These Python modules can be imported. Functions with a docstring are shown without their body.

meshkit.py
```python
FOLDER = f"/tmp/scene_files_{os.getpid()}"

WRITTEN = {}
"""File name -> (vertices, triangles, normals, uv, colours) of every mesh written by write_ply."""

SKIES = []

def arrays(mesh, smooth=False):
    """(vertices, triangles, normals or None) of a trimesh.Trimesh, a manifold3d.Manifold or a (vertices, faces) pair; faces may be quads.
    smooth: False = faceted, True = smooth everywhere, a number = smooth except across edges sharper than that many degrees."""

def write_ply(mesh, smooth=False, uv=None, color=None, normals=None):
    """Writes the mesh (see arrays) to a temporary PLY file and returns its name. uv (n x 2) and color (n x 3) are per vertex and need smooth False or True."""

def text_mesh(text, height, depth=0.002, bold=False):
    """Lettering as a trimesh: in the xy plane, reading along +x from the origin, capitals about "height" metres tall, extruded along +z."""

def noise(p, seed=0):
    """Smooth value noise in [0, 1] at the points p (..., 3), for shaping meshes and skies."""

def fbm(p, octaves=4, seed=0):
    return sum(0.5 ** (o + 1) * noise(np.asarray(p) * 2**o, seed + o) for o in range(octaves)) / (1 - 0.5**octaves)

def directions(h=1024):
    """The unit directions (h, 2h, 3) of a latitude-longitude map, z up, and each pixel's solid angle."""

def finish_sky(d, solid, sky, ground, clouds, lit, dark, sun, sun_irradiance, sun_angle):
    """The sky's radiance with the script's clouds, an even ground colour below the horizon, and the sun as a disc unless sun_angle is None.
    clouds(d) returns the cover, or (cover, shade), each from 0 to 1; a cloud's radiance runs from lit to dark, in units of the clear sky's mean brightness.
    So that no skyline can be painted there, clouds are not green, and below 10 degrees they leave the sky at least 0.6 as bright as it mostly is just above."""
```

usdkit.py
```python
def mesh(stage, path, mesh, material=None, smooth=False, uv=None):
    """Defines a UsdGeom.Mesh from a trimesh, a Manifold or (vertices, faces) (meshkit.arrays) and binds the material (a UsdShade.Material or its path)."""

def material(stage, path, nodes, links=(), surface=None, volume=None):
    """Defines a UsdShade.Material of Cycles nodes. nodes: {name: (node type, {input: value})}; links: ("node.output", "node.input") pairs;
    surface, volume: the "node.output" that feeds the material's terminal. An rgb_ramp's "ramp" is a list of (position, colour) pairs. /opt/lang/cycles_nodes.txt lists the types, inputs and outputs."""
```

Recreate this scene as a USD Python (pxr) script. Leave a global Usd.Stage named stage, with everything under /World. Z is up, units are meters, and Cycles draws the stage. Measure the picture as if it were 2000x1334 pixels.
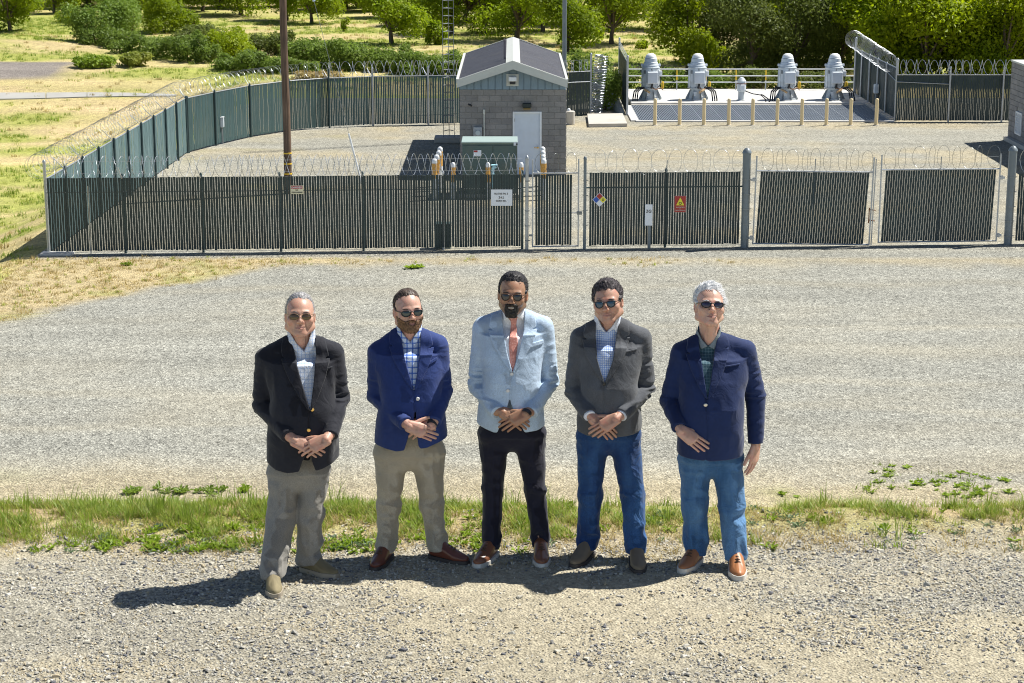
import math, re
import numpy as np, trimesh, manifold3d, usdkit, meshkit
from scipy import ndimage
from pxr import Usd, UsdGeom, UsdLux, UsdShade, Gf, Sdf, Vt

stage = Usd.Stage.CreateInMemory()
UsdGeom.SetStageUpAxis(stage, UsdGeom.Tokens.z)
UsdGeom.SetStageMetersPerUnit(stage, 1.0)
UsdGeom.Xform.Define(stage, '/World')
UsdGeom.Scope.Define(stage, '/World/Looks')
PI = math.pi

# ------------------------------------------------------------------ camera, sky, sun, exposure
FPX = 3800.0                                   # focal length in pixels of the 2000 px wide photograph
PITCH = math.atan(892.0 / FPX)                 # the camera looks down by this much
CT, ST = math.cos(PITCH), math.sin(PITCH)
CAM_H = CT / 0.0979                            # height above the yard
LEVEE_Z = CAM_H - 4.13                         # the men stand on a levee crown
cam = UsdGeom.Camera.Define(stage, '/World/camera')
cam.CreateProjectionAttr('perspective')
cam.CreateHorizontalApertureAttr(36.0)
cam.CreateFocalLengthAttr(36.0 * FPX / 2000.0)
cam.CreateClippingRangeAttr(Gf.Vec2f(0.1, 5000))
cam.CreateExposureAttr(0.74)
cam.AddTranslateOp().Set(Gf.Vec3d(0, 0, CAM_H))
cam.AddRotateXOp().Set(90 - math.degrees(PITCH))

SUN = np.array([0.60, 0.255, 1.0]); SUN /= np.linalg.norm(SUN)
sun = UsdLux.DistantLight.Define(stage, '/World/sun')
sun.CreateIntensityAttr(1.25)
sun.CreateAngleAttr(0.53)
sun.CreateNormalizeAttr(True)
sun.CreateColorAttr(Gf.Vec3f(1.0, 0.97, 0.90))
_q = Gf.Rotation(Gf.Vec3d(0, 0, 1), Gf.Vec3d(*map(float, SUN))).GetQuat()
sun.AddOrientOp(UsdGeom.XformOp.PrecisionDouble).Set(Gf.Quatd(_q))
dome = UsdLux.DomeLight.Define(stage, '/World/sky')
dome.GetPrim().SetCustomDataByKey('kind', 'structure')
sky_m = usdkit.material(stage, '/World/Looks/sky_look', {
    's': ('sky_texture', {'sky_type': 'single_scattering', 'sun_disc': False, 'sun_elevation': math.asin(SUN[2]),
                          'sun_rotation': math.atan2(SUN[0], SUN[1]), 'air_density': 1.0, 'aerosol_density': 0.6, 'ozone_density': 1.0}),
    'b': ('background_shader', {'strength': 0.055})}, [('s.color', 'b.color')], surface='b.background')
UsdShade.MaterialBindingAPI.Apply(dome.GetPrim()).Bind(sky_m)


# ------------------------------------------------------------------ from a spot measured in the photograph to a place in the world
def ground(px, py, z=0.0):
    """The point of the level z that is seen at a pixel of the photograph."""
    dx, dv = (px - 1000.0) / FPX, (py - 667.0) / FPX
    wy, wz = CT - dv * ST, -ST - dv * CT
    t = (z - CAM_H) / wz
    return np.array([dx * t, wy * t, z])


def on_wall(px, py, y):
    """The point of the vertical plane at distance y that is seen at a pixel."""
    dx, dv = (px - 1000.0) / FPX, (py - 667.0) / FPX
    wy, wz = CT - dv * ST, -ST - dv * CT
    t = y / wy
    return np.array([dx * t, y, CAM_H + wz * t])


# ------------------------------------------------------------------ helpers
_names = {}


def numbered(path):
    n = _names.get(path, -1) + 1
    _names[path] = n
    return path if n == 0 else f'{path}_{n:03d}'


def tag(prim, label=None, cat=None, group=None, kind=None):
    for k, v in (('label', label), ('category', cat), ('group', group), ('kind', kind)):
        if v:
            prim.SetCustomDataByKey(k, v)
    return prim


class Thing:
    def __init__(self, name, label=None, cat=None, base=(0, 0, 0), group=None, kind=None, rotz=0.0, scale=None):
        self.path = numbered('/World/' + name)
        self.base = np.array(base, float)
        self.rotz = rotz
        self.x = UsdGeom.Xform.Define(stage, self.path)
        self.x.AddTranslateOp().Set(Gf.Vec3d(*map(float, base)))
        if rotz:
            self.x.AddRotateZOp().Set(math.degrees(rotz))
        if scale is not None:
            s = (scale,) * 3 if np.ndim(scale) == 0 else scale
            self.x.AddScaleOp().Set(Gf.Vec3f(*map(float, s)))
        self.prim = self.x.GetPrim()
        tag(self.prim, label, cat, group, kind)


def dup(src, label, base, rotz=0.0, scale=None, cat=None, group=None, name=None):
    """A copy of a thing with its parts, under the next number."""
    was = src.prim.GetCustomData()
    t = Thing(name or re.sub(r'_\d{3}$', '', src.path.split('/')[-1]), label, cat or was.get('category'), base, group or was.get('group'), None, rotz, scale)
    t.prim.GetReferences().AddInternalReference(src.path)
    t.prim.SetInstanceable(True)
    return t


class Part:
    def __init__(self, path, base):
        self.path, self.base = path, base


class MB:
    """Collects shapes for ONE mesh."""
    def __init__(self):
        self.v, self.f, self.n = [], [], 0

    def raw(self, v, f):
        v, f = np.asarray(v, float), np.asarray(f, int)
        if len(v) == 0:
            return self
        if f.shape[1] == 4:
            f = np.vstack([f[:, [0, 1, 2]], f[:, [0, 2, 3]]])
        self.v.append(v); self.f.append(f + self.n); self.n += len(v)
        return self

    def mesh(self, m):
        if hasattr(m, 'to_mesh'):
            q = m.to_mesh(); return self.raw(q.vert_properties[:, :3], q.tri_verts)
        return self.raw(m.vertices, m.faces)

    def box(self, c, s, rz=0.0, rx=0.0, bevel=0.0):
        h = np.array(s, float) / 2
        if bevel:
            b = min(bevel, h.min() * 0.9)
            pts = []
            for a in range(3):
                e = np.full(3, 0.0)
                for q in np.ndindex(2, 2, 2):
                    sg = np.array(q) * 2 - 1
                    p = sg * (h - b); p[a] = sg[a] * h[a]
                    pts.append(p)
            m = trimesh.convex.convex_hull(np.array(pts))
            v, f = np.array(m.vertices), np.array(m.faces)
        else:
            v = np.array([[x, y, z] for x in (-1, 1) for y in (-1, 1) for z in (-1, 1)]) * h
            f = np.array([[0, 1, 3, 2], [4, 6, 7, 5], [0, 4, 5, 1], [2, 3, 7, 6], [0, 2, 6, 4], [1, 5, 7, 3]])
        if rx:
            c_, s_ = math.cos(rx), math.sin(rx)
            v = v @ np.array([[1, 0, 0], [0, c_, s_], [0, -s_, c_]])
        if rz:
            c_, s_ = math.cos(rz), math.sin(rz)
            v = v @ np.array([[c_, s_, 0], [-s_, c_, 0], [0, 0, 1]])
        return self.raw(v + np.array(c, float), f)

    def tube(self, pts, r, n=6, closed=False, cap=True):
        p = np.asarray(pts, float)
        k = len(p)
        if closed:
            t = np.roll(p, -1, 0) - np.roll(p, 1, 0)
        else:
            t = np.gradient(p, axis=0)
        t /= np.linalg.norm(t, axis=1, keepdims=True) + 1e-12
        ref = np.where(np.abs(t[:, 2:]) < 0.9, [0, 0, 1.0], [1.0, 0, 0])
        if np.ptp(np.abs(t[:, 2])) > 0.05:      # one reference for the whole line keeps it from twisting
            d = np.abs(t).mean(0); ref = np.broadcast_to(np.eye(3)[np.argmin(d)], p.shape)
        a = np.cross(t, ref); a /= np.linalg.norm(a, axis=1, keepdims=True) + 1e-12
        b = np.cross(t, a)
        ang = np.arange(n) * 2 * PI / n
        rr = np.broadcast_to(r, (k,))[:, None, None]
        v = (p[:, None] + rr * (np.cos(ang)[None, :, None] * a[:, None] + np.sin(ang)[None, :, None] * b[:, None])).reshape(-1, 3)
        m = k if closed else k - 1
        i, j = np.meshgrid(np.arange(m), np.arange(n), indexing='ij')
        i2 = (i + 1) % k
        q = np.stack([i * n + j, i2 * n + j, i2 * n + (j + 1) % n, i * n + (j + 1) % n], -1).reshape(-1, 4)
        f = np.vstack([q[:, [0, 1, 2]], q[:, [0, 2, 3]]])
        if cap and not closed:
            j = np.arange(1, n - 1)
            f = np.vstack([f, np.stack([0 * j, j, j + 1], 1), (k - 1) * n + np.stack([0 * j, j + 1, j], 1)])
        return self.raw(v, f)

    def cyl(self, p0, p1, r0, r1=None, n=12):
        return self.tube([p0, p1], np.array([r0, r0 if r1 is None else r1]), n)

    def lathe(self, prof, c=(0, 0, 0), n=20):
        """prof: (radius, height) pairs from the bottom up."""
        prof = np.asarray(prof, float)
        return self.tube(np.array([[c[0], c[1], c[2] + h] for _, h in prof]), np.maximum(prof[:, 0], 1e-4), n)

    def prism(self, poly, z0, z1):
        from shapely.geometry import Polygon
        m = trimesh.creation.extrude_polygon(Polygon(poly), z1 - z0, engine='earcut')
        return self.raw(np.array(m.vertices) + [0, 0, z0], m.faces)

    def quad(self, a, b, c, d):
        return self.raw([a, b, c, d], [[0, 1, 2, 3]])

    def build(self, name, mat, parent=None, smooth=False, label=None, **kw):
        path = numbered((parent.path if parent else '/World') + '/' + name)
        v, f = np.vstack(self.v), np.vstack(self.f)
        if parent is not None:
            v = v - parent.base
        m = usdkit.mesh(stage, path, (v, f), mat, smooth)
        tag(m.GetPrim(), label, **kw)
        return Part(path, parent.base if parent is not None else np.zeros(3))


def instancer(name, protos, pos, idx, rot, scale, parent=None, **kw):
    """protos: (vertices, faces, material). rot: quaternions (w, x, y, z)."""
    path = numbered((parent.path if parent else '/World') + '/' + name)
    pi = UsdGeom.PointInstancer.Define(stage, path)
    tg = []
    for k, (v, f, m) in enumerate(protos):
        p = f'{path}/prototypes/piece_{k:03d}'
        usdkit.mesh(stage, p, (v, f), m, False); tg.append(p)
    pi.CreatePrototypesRel().SetTargets([Sdf.Path(p) for p in tg])
    pi.CreatePositionsAttr(Vt.Vec3fArray.FromNumpy(np.asarray(pos, np.float32)))
    pi.CreateProtoIndicesAttr(Vt.IntArray.FromNumpy(np.asarray(idx, np.int32)))
    pi.CreateScalesAttr(Vt.Vec3fArray.FromNumpy(np.asarray(scale, np.float32)))
    r = np.asarray(rot, np.float32)
    pi.CreateOrientationsAttr(Vt.QuathArray([Gf.Quath(*map(float, q)) for q in r]))
    tag(pi.GetPrim(), **kw)
    return pi


def quat_z(a):
    return np.stack([np.cos(a / 2), 0 * a, 0 * a, np.sin(a / 2)], 1)


def rand_quat(rng, n):
    q = rng.normal(size=(n, 4)); return q / np.linalg.norm(q, axis=1, keepdims=True)


# ------------------------------------------------------------------ materials
def M(name, nodes, links, surface='p.BSDF'):
    return usdkit.material(stage, '/World/Looks/' + name, nodes, links, surface=surface)


def plain(name, col, rough=0.6, metal=0.0, var=0.12, scale=6.0, spec=0.5, bump=0.0, bscale=60.0, sheen=0.0, coat=0.0, dirt=None):
    """A paint, metal or cloth whose tone wanders a little."""
    c = np.array(col, float)
    nodes = {'tc': ('texture_coordinate', {}),
             'n': ('noise_texture', {'scale': scale, 'detail': 5.0, 'roughness': 0.6}),
             'r': ('rgb_ramp', {'ramp': [(0.25, tuple(c * (1 - var))), (0.75, tuple(np.minimum(c * (1 + var), 0.95)))]}),
             'p': ('principled_bsdf', {'roughness': rough, 'metallic': metal, 'specular_ior_level': spec, 'sheen_weight': sheen, 'coat_weight': coat})}
    links = [('tc.object', 'n.vector'), ('n.fac', 'r.fac')]
    out = 'r.color'
    if dirt is not None:
        nodes['n2'] = ('noise_texture', {'scale': scale * 0.6, 'detail': 8.0, 'roughness': 0.72})
        nodes['r2'] = ('rgb_ramp', {'ramp': [(0.5, (0, 0, 0)), (0.68, (dirt[3],) * 3)]})
        nodes['mx'] = ('mix_color', {'b': tuple(dirt[:3])})
        links += [('tc.object', 'n2.vector'), ('n2.fac', 'r2.fac'), ('r2.color', 'mx.fac'), (out, 'mx.a')]
        out = 'mx.result'
    links.append((out, 'p.base_color'))
    if bump:
        nodes['nb'] = ('noise_texture', {'scale': bscale, 'detail': 4.0, 'roughness': 0.6})
        nodes['b'] = ('bump', {'strength': min(bump * 1.0, 1.0), 'distance': 0.01})
        links += [('tc.object', 'nb.vector'), ('nb.fac', 'b.height'), ('b.normal', 'p.normal')]
    return M(name, nodes, links)


galv = plain('galvanised_steel', (0.42, 0.44, 0.46), 0.42, 0.6, 0.15, 5)
galv_dark = plain('weathered_steel', (0.22, 0.24, 0.25), 0.5, 0.5, 0.2, 5)
wire_m = plain('razor_wire_steel', (0.46, 0.48, 0.50), 0.32, 0.85, 0.1, 5)
wire_dark = plain('dull_wire', (0.22, 0.23, 0.22), 0.4, 0.8, 0.2, 5)
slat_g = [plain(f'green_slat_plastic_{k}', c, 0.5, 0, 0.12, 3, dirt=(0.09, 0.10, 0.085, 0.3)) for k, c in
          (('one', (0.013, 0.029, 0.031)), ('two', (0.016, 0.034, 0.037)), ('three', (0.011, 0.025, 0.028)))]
post_g = plain('green_coated_post', (0.030, 0.058, 0.062), 0.45, 0.1, 0.12, 4)
post_blue = plain('grey_painted_post', (0.17, 0.20, 0.22), 0.45, 0.2, 0.15, 4, dirt=(0.2, 0.18, 0.15, 0.3))
concrete = plain('concrete', (0.46, 0.43, 0.38), 0.85, 0, 0.12, 1.2, bump=0.25, bscale=30, dirt=(0.3, 0.26, 0.2, 0.5))
concrete_w = plain('pale_concrete', (0.52, 0.51, 0.49), 0.85, 0, 0.10, 1.2, bump=0.2, bscale=30, dirt=(0.38, 0.34, 0.28, 0.5))
cream = plain('cream_bollard_paint', (0.72, 0.58, 0.34), 0.5, 0, 0.06, 4, dirt=(0.45, 0.36, 0.22, 0.5))
white_p = plain('white_paint', (0.74, 0.76, 0.78), 0.45, 0, 0.05, 3, dirt=(0.5, 0.47, 0.42, 0.25))
door_p = plain('pale_door_paint', (0.60, 0.66, 0.74), 0.45, 0, 0.05, 3, dirt=(0.5, 0.5, 0.5, 0.25))
pump_p = plain('pale_grey_pump_paint', (0.60, 0.65, 0.69), 0.4, 0, 0.06, 4, dirt=(0.40, 0.38, 0.34, 0.4))
pump_d = plain('grey_pump_base_paint', (0.50, 0.55, 0.58), 0.45, 0, 0.08, 4, dirt=(0.33, 0.27, 0.2, 0.5))
trim_p = plain('pale_trim_paint', (0.52, 0.53, 0.49), 0.45, 0, 0.05, 3, dirt=(0.45, 0.43, 0.38, 0.35))
siding_p = plain('blue_grey_siding', (0.19, 0.265, 0.325), 0.5, 0, 0.08, 3)
roof_p = plain('grey_roof_panel', (0.17, 0.17, 0.19), 0.55, 0.1, 0.12, 2, dirt=(0.24, 0.22, 0.2, 0.4))
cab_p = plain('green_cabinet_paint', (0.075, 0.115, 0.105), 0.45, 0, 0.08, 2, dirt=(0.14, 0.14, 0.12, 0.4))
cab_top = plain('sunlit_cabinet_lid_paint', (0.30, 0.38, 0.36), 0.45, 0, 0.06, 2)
orange_p = plain('faded_orange_tape', (0.56, 0.30, 0.07), 0.5, 0, 0.3, 25)
yellow_p = plain('yellow_paint', (0.75, 0.48, 0.03), 0.45, 0, 0.1, 4, dirt=(0.3, 0.2, 0.08, 0.4))
black_p = plain('black_rubber', (0.02, 0.02, 0.022), 0.5, 0, 0.1, 4)
bronze = plain('dark_bronze_lamp', (0.025, 0.035, 0.035), 0.4, 0.2, 0.1, 4)
rust = plain('rusty_steel', (0.22, 0.10, 0.045), 0.8, 0.1, 0.3, 12)
brass = plain('gold_button', (0.85, 0.55, 0.18), 0.25, 0.9, 0.05, 10)
teal_p = plain('pale_blue_pipe_paint', (0.35, 0.62, 0.72), 0.45, 0, 0.1, 4)
sign_w = plain('white_sign_face', (0.74, 0.77, 0.82), 0.4, 0, 0.03, 3)
sign_r = plain('red_sign_face', (0.36, 0.035, 0.03), 0.4, 0, 0.06, 6)
sign_b = plain('blue_sign_face', (0.03, 0.10, 0.42), 0.4, 0, 0.06, 6)
sign_y = plain('yellow_sign_face', (0.80, 0.72, 0.05), 0.4, 0, 0.05, 6)
ink = plain('black_sign_ink', (0.03, 0.03, 0.035), 0.5, 0, 0.05, 6)
grating_m = plain('steel_grating', (0.30, 0.33, 0.37), 0.45, 0.5, 0.12, 3)
meter_g = plain('meter_glass', (0.5, 0.55, 0.55), 0.1, 0, 0.05, 8)
pit_m = plain('dark_pit', (0.10, 0.11, 0.12), 0.9, 0, 0.2, 2)


def wood_pole():
    return M('weathered_pole_wood', {
        'tc': ('texture_coordinate', {}), 'mp': ('mapping', {'scale': (14, 14, 0.6)}),
        'n': ('noise_texture', {'scale': 2.0, 'detail': 6.0, 'roughness': 0.65}),
        'r': ('rgb_ramp', {'ramp': [(0.3, (0.055, 0.033, 0.021)), (0.5, (0.13, 0.080, 0.052)), (0.75, (0.23, 0.155, 0.105))]}),
        'n2': ('noise_texture', {'scale': 1.3, 'detail': 2.0}), 'r2': ('rgb_ramp', {'ramp': [(0.3, (0.55,) * 3), (0.7, (1.2,) * 3)]}),
        'mu': ('mix_color', {'blend_type': 'multiply', 'fac': 1.0, 'use_clamp': False}),
        'b': ('bump', {'strength': 0.5, 'distance': 0.02}), 'p': ('principled_bsdf', {'roughness': 0.8})},
        [('tc.object', 'mp.vector'), ('mp.vector', 'n.vector'), ('n.fac', 'r.fac'), ('tc.object', 'n2.vector'), ('n2.fac', 'r2.fac'),
         ('r.color', 'mu.a'), ('r2.color', 'mu.b'), ('mu.result', 'p.base_color'), ('n.fac', 'b.height'), ('b.normal', 'p.normal')])


pole_m = wood_pole()


def block_mat(name, c):
    c = np.array(c)
    return M(name, {'g': ('geometry', {}), 'n': ('noise_texture', {'scale': 2.2, 'detail': 3.0}), 'r': ('rgb_ramp', {'ramp': [(0.3, tuple(c * 0.86)), (0.7, tuple(c * 1.12))]}),
                    'n2': ('noise_texture', {'scale': 70.0, 'detail': 4.0, 'roughness': 0.7}), 'r2': ('rgb_ramp', {'ramp': [(0.3, (0.72,) * 3), (0.7, (1.2,) * 3)]}),
                    'mu': ('mix_color', {'blend_type': 'multiply', 'fac': 1.0}), 'b': ('bump', {'strength': 0.6, 'distance': 0.008}), 'p': ('principled_bsdf', {'roughness': 0.9})},
             [('g.position', 'n.vector'), ('n.fac', 'r.fac'), ('g.position', 'n2.vector'), ('n2.fac', 'r2.fac'), ('r.color', 'mu.a'), ('r2.color', 'mu.b'),
              ('mu.result', 'p.base_color'), ('n2.fac', 'b.height'), ('b.normal', 'p.normal')])


blocks_m = [block_mat('concrete_block_' + k, c) for k, c in (('one', (0.235, 0.225, 0.215)), ('two', (0.26, 0.245, 0.235)), ('three', (0.215, 0.205, 0.20)), ('four', (0.245, 0.235, 0.228)))]
mortar_m = block_mat('mortar', (0.33, 0.32, 0.30))


def leaf_mat(name, dark, mid, light, trans=0.35, rough=0.5):
    """Leaves: tone by clump and by leaf, some light shining through."""
    return M(name, {
        'g': ('geometry', {}), 'oi': ('object_info', {}), 'tc': ('texture_coordinate', {}),
        'n': ('noise_texture', {'scale': 0.9, 'detail': 3.0}),
        'm1': ('math', {'math_type': 'multiply_add', 'value2': 0.55}), 'm2': ('math', {'math_type': 'multiply_add', 'value2': 0.45}),
        'r': ('rgb_ramp', {'ramp': [(0.2, dark), (0.5, mid), (0.8, light)]}),
        'v': ('hsv', {'fac': 1.0}), 'mr': ('map_range', {'to_min': 0.82, 'to_max': 1.18}),
        'p': ('principled_bsdf', {'roughness': rough, 'specular_ior_level': 0.35}), 't': ('translucent_bsdf', {}),
        'x': ('mix_closure', {'fac': trans})},
        [('tc.object', 'n.vector'), ('n.fac', 'm1.value1'), ('g.random_per_island', 'm2.value1'), ('m2.value', 'm1.value3'), ('m1.value', 'r.fac'),
         ('oi.random', 'mr.value'), ('mr.result', 'v.value'), ('r.color', 'v.color'), ('v.color', 'p.base_color'), ('v.color', 't.color'),
         ('p.BSDF', 'x.closure1'), ('t.BSDF', 'x.closure2')], surface='x.closure')


leaf_walnut = leaf_mat('walnut_leaves', (0.20, 0.28, 0.008), (0.36, 0.44, 0.014), (0.52, 0.56, 0.025), 0.56)
leaf_olive = leaf_mat('olive_green_leaves', (0.12, 0.155, 0.03), (0.20, 0.245, 0.05), (0.30, 0.33, 0.08), 0.54)
leaf_bright = leaf_mat('bright_lime_leaves', (0.22, 0.29, 0.006), (0.36, 0.42, 0.010), (0.48, 0.50, 0.02), 0.5)
leaf_rip = leaf_mat('riverside_leaves', (0.24, 0.32, 0.006), (0.42, 0.49, 0.010), (0.56, 0.59, 0.02), 0.56)
leaf_bram = leaf_mat('bramble_leaves', (0.175, 0.265, 0.035), (0.30, 0.405, 0.075), (0.43, 0.53, 0.14), 0.52)
leaf_weed = leaf_mat('weed_leaves', (0.22, 0.32, 0.025), (0.33, 0.44, 0.045), (0.46, 0.55, 0.09), 0.45)
leaf_thistle = leaf_mat('pale_thistle_leaves', (0.13, 0.19, 0.09), (0.2, 0.27, 0.14), (0.28, 0.34, 0.2), 0.3)
grass_green = leaf_mat('green_grass_blades', (0.20, 0.29, 0.035), (0.33, 0.42, 0.06), (0.47, 0.51, 0.11), 0.48)
grass_dry = leaf_mat('dry_grass_blades', (0.40, 0.31, 0.12), (0.54, 0.43, 0.18), (0.64, 0.53, 0.26), 0.4)
grass_mix = leaf_mat('yellowing_grass_blades', (0.28, 0.33, 0.05), (0.46, 0.48, 0.10), (0.62, 0.58, 0.18), 0.48)
bark_m = plain('bark', (0.10, 0.075, 0.055), 0.9, 0, 0.3, 6, bump=0.6, bscale=12)

mesh_dark = plain('dark_coated_wire', (0.05, 0.065, 0.07), 0.5, 0.2, 0.1, 5)
path_m = plain('worn_path_concrete', (0.33, 0.32, 0.295), 0.9, 0, 0.1, 1.0)

slat_mid = plain('half_sunlit_tone_slat_plastic', (0.042, 0.085, 0.088), 0.5, 0, 0.12, 1.2, dirt=(0.09, 0.11, 0.10, 0.3))  # lighter copy of the green slats: sun on the curving run put into colour
slat_side = plain('sunlit_tone_slat_plastic', (0.105, 0.175, 0.185), 0.5, 0, 0.12, 1.2, dirt=(0.12, 0.14, 0.13, 0.3))  # same green slats, the sun on the side run painted in as paler colour

rail_m = plain('pale_rail_paint', (0.55, 0.57, 0.57), 0.45, 0.1, 0.08, 4)

# ================================================================== the setting: levee, yard, field
def lat_noise(x, y, cell, seed, octaves=3):
    p = np.stack([np.asarray(x, float) / cell, np.asarray(y, float) / cell, np.zeros_like(np.asarray(x, float)) + 0.37], -1)
    return meshkit.fbm(p, octaves, seed)


def sstep(a, b, x):
    t = np.clip((np.asarray(x, float) - a) / (b - a), 0, 1); return t * t * (3 - 2 * t)


def ground_mat(name, layers, cell, contrast, bump_d, fine=0.35, streak=0.18):
    """Loose ground: three tones mixed by the painted-in mask of what lies where (stone, sand, dry grass, green), small stones from cells."""
    nodes = {'g': ('geometry', {}), 'a': ('attribute', {'attribute': 'cover'}), 'sx': ('separate_xyz', {}),
             'v': ('voronoi_texture', {'scale': cell, 'randomness': 1.0}), 'bw': ('rgb_to_bw', {}),
             'vr': ('rgb_ramp', {'ramp': [(0.0, (1 - contrast,) * 3), (0.3, (0.86,) * 3), (0.65, (1.05,) * 3), (1.0, (1 + contrast * 0.75,) * 3)]}),
             'n': ('noise_texture', {'scale': cell * 0.7, 'detail': 4.0, 'roughness': 0.75}),
             'nr': ('rgb_ramp', {'ramp': [(0.28, (1 - fine,) * 3), (0.72, (1 + fine,) * 3)]}),
             'mp': ('mapping', {'scale': (0.10, 0.75, 1.0)}), 'n2': ('noise_texture', {'scale': 1.0, 'detail': 7.0, 'roughness': 0.62}),
             'n2r': ('rgb_ramp', {'ramp': [(0.3, (1 - streak,) * 3), (0.7, (1 + streak,) * 3)]}),
             'b': ('bump', {'strength': 0.9, 'distance': bump_d}), 'p': ('principled_bsdf', {'roughness': 0.95, 'specular_ior_level': 0.2})}
    links = [('g.position', 'v.vector'), ('v.color', 'bw.color'), ('bw.val', 'vr.fac'), ('g.position', 'n.vector'), ('n.fac', 'nr.fac'),
             ('g.position', 'mp.vector'), ('mp.vector', 'n2.vector'), ('n2.fac', 'n2r.fac'), ('a.vector', 'sx.vector'),
             ('v.distance', 'b.height'), ('b.normal', 'p.normal')]
    nodes['c0'] = ('mix_color', {'blend_type': 'multiply', 'fac': 1.0, 'a': layers[0], 'use_clamp': False})
    links += [('vr.color', 'c0.b')]
    prev = 'c0.result'
    for k, ax in enumerate('xyz'):
        nodes[f'c{k + 1}'] = ('mix_color', {'b': layers[k + 1]})
        links += [(f'sx.{ax}', f'c{k + 1}.fac'), (prev, f'c{k + 1}.a')]
        prev = f'c{k + 1}.result'
    nodes['v2'] = ('voronoi_texture', {'scale': cell * 0.42}); nodes['bw2'] = ('rgb_to_bw', {}); nodes['v2r'] = ('rgb_ramp', {'ramp': [(0.1, (1 - fine * 0.45,) * 3), (0.8, (1 + fine * 0.35,) * 3)]}); nodes['m0'] = ('mix_color', {'blend_type': 'multiply', 'fac': 1.0})
    links += [('g.position', 'v2.vector'), ('v2.color', 'bw2.color'), ('bw2.val', 'v2r.fac'), (prev, 'm0.a'), ('v2r.color', 'm0.b')]
    prev = 'm0.result'
    nodes['m1'] = ('mix_color', {'blend_type': 'multiply', 'fac': 1.0}); nodes['m2'] = ('mix_color', {'blend_type': 'multiply', 'fac': 1.0})
    links += [(prev, 'm1.a'), ('nr.color', 'm1.b'), ('m1.result', 'm2.a'), ('n2r.color', 'm2.b'), ('m2.result', 'p.base_color')]
    return M(name, nodes, links)


def sheet(name, xs, ys, zf, cover, mat, label=None):
    X, Y = np.meshgrid(xs, ys)
    Z = zf(X, Y)
    v = np.stack([X, Y, Z], -1).reshape(-1, 3)
    nx, ny = len(xs), len(ys)
    i, j = np.meshgrid(np.arange(ny - 1), np.arange(nx - 1), indexing='ij')
    a = i * nx + j
    f = np.stack([a, a + 1, a + nx + 1, a + nx], -1).reshape(-1, 4)
    m = usdkit.mesh(stage, '/World/' + name, (v, f), mat, True)
    c = np.clip(np.stack(cover(X, Y), -1), 0, 1).reshape(-1, 3).astype(np.float32)
    UsdGeom.PrimvarsAPI(m).CreatePrimvar('cover', Sdf.ValueTypeNames.Float3Array, 'vertex').Set(Vt.Vec3fArray.FromNumpy(c))
    tag(m.GetPrim(), label, kind='structure')
    return m


CORNER = ground(95, 497)                              # front left corner of the fence
SIDE_END = ground(366, 299)                           # where the side fence starts to bend
FRONT_R = ground(2080, 476)


def side_x(y):
    return CORNER[0] + (y - CORNER[1]) * (SIDE_END[0] - CORNER[0]) / (SIDE_END[1] - CORNER[1])


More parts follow.
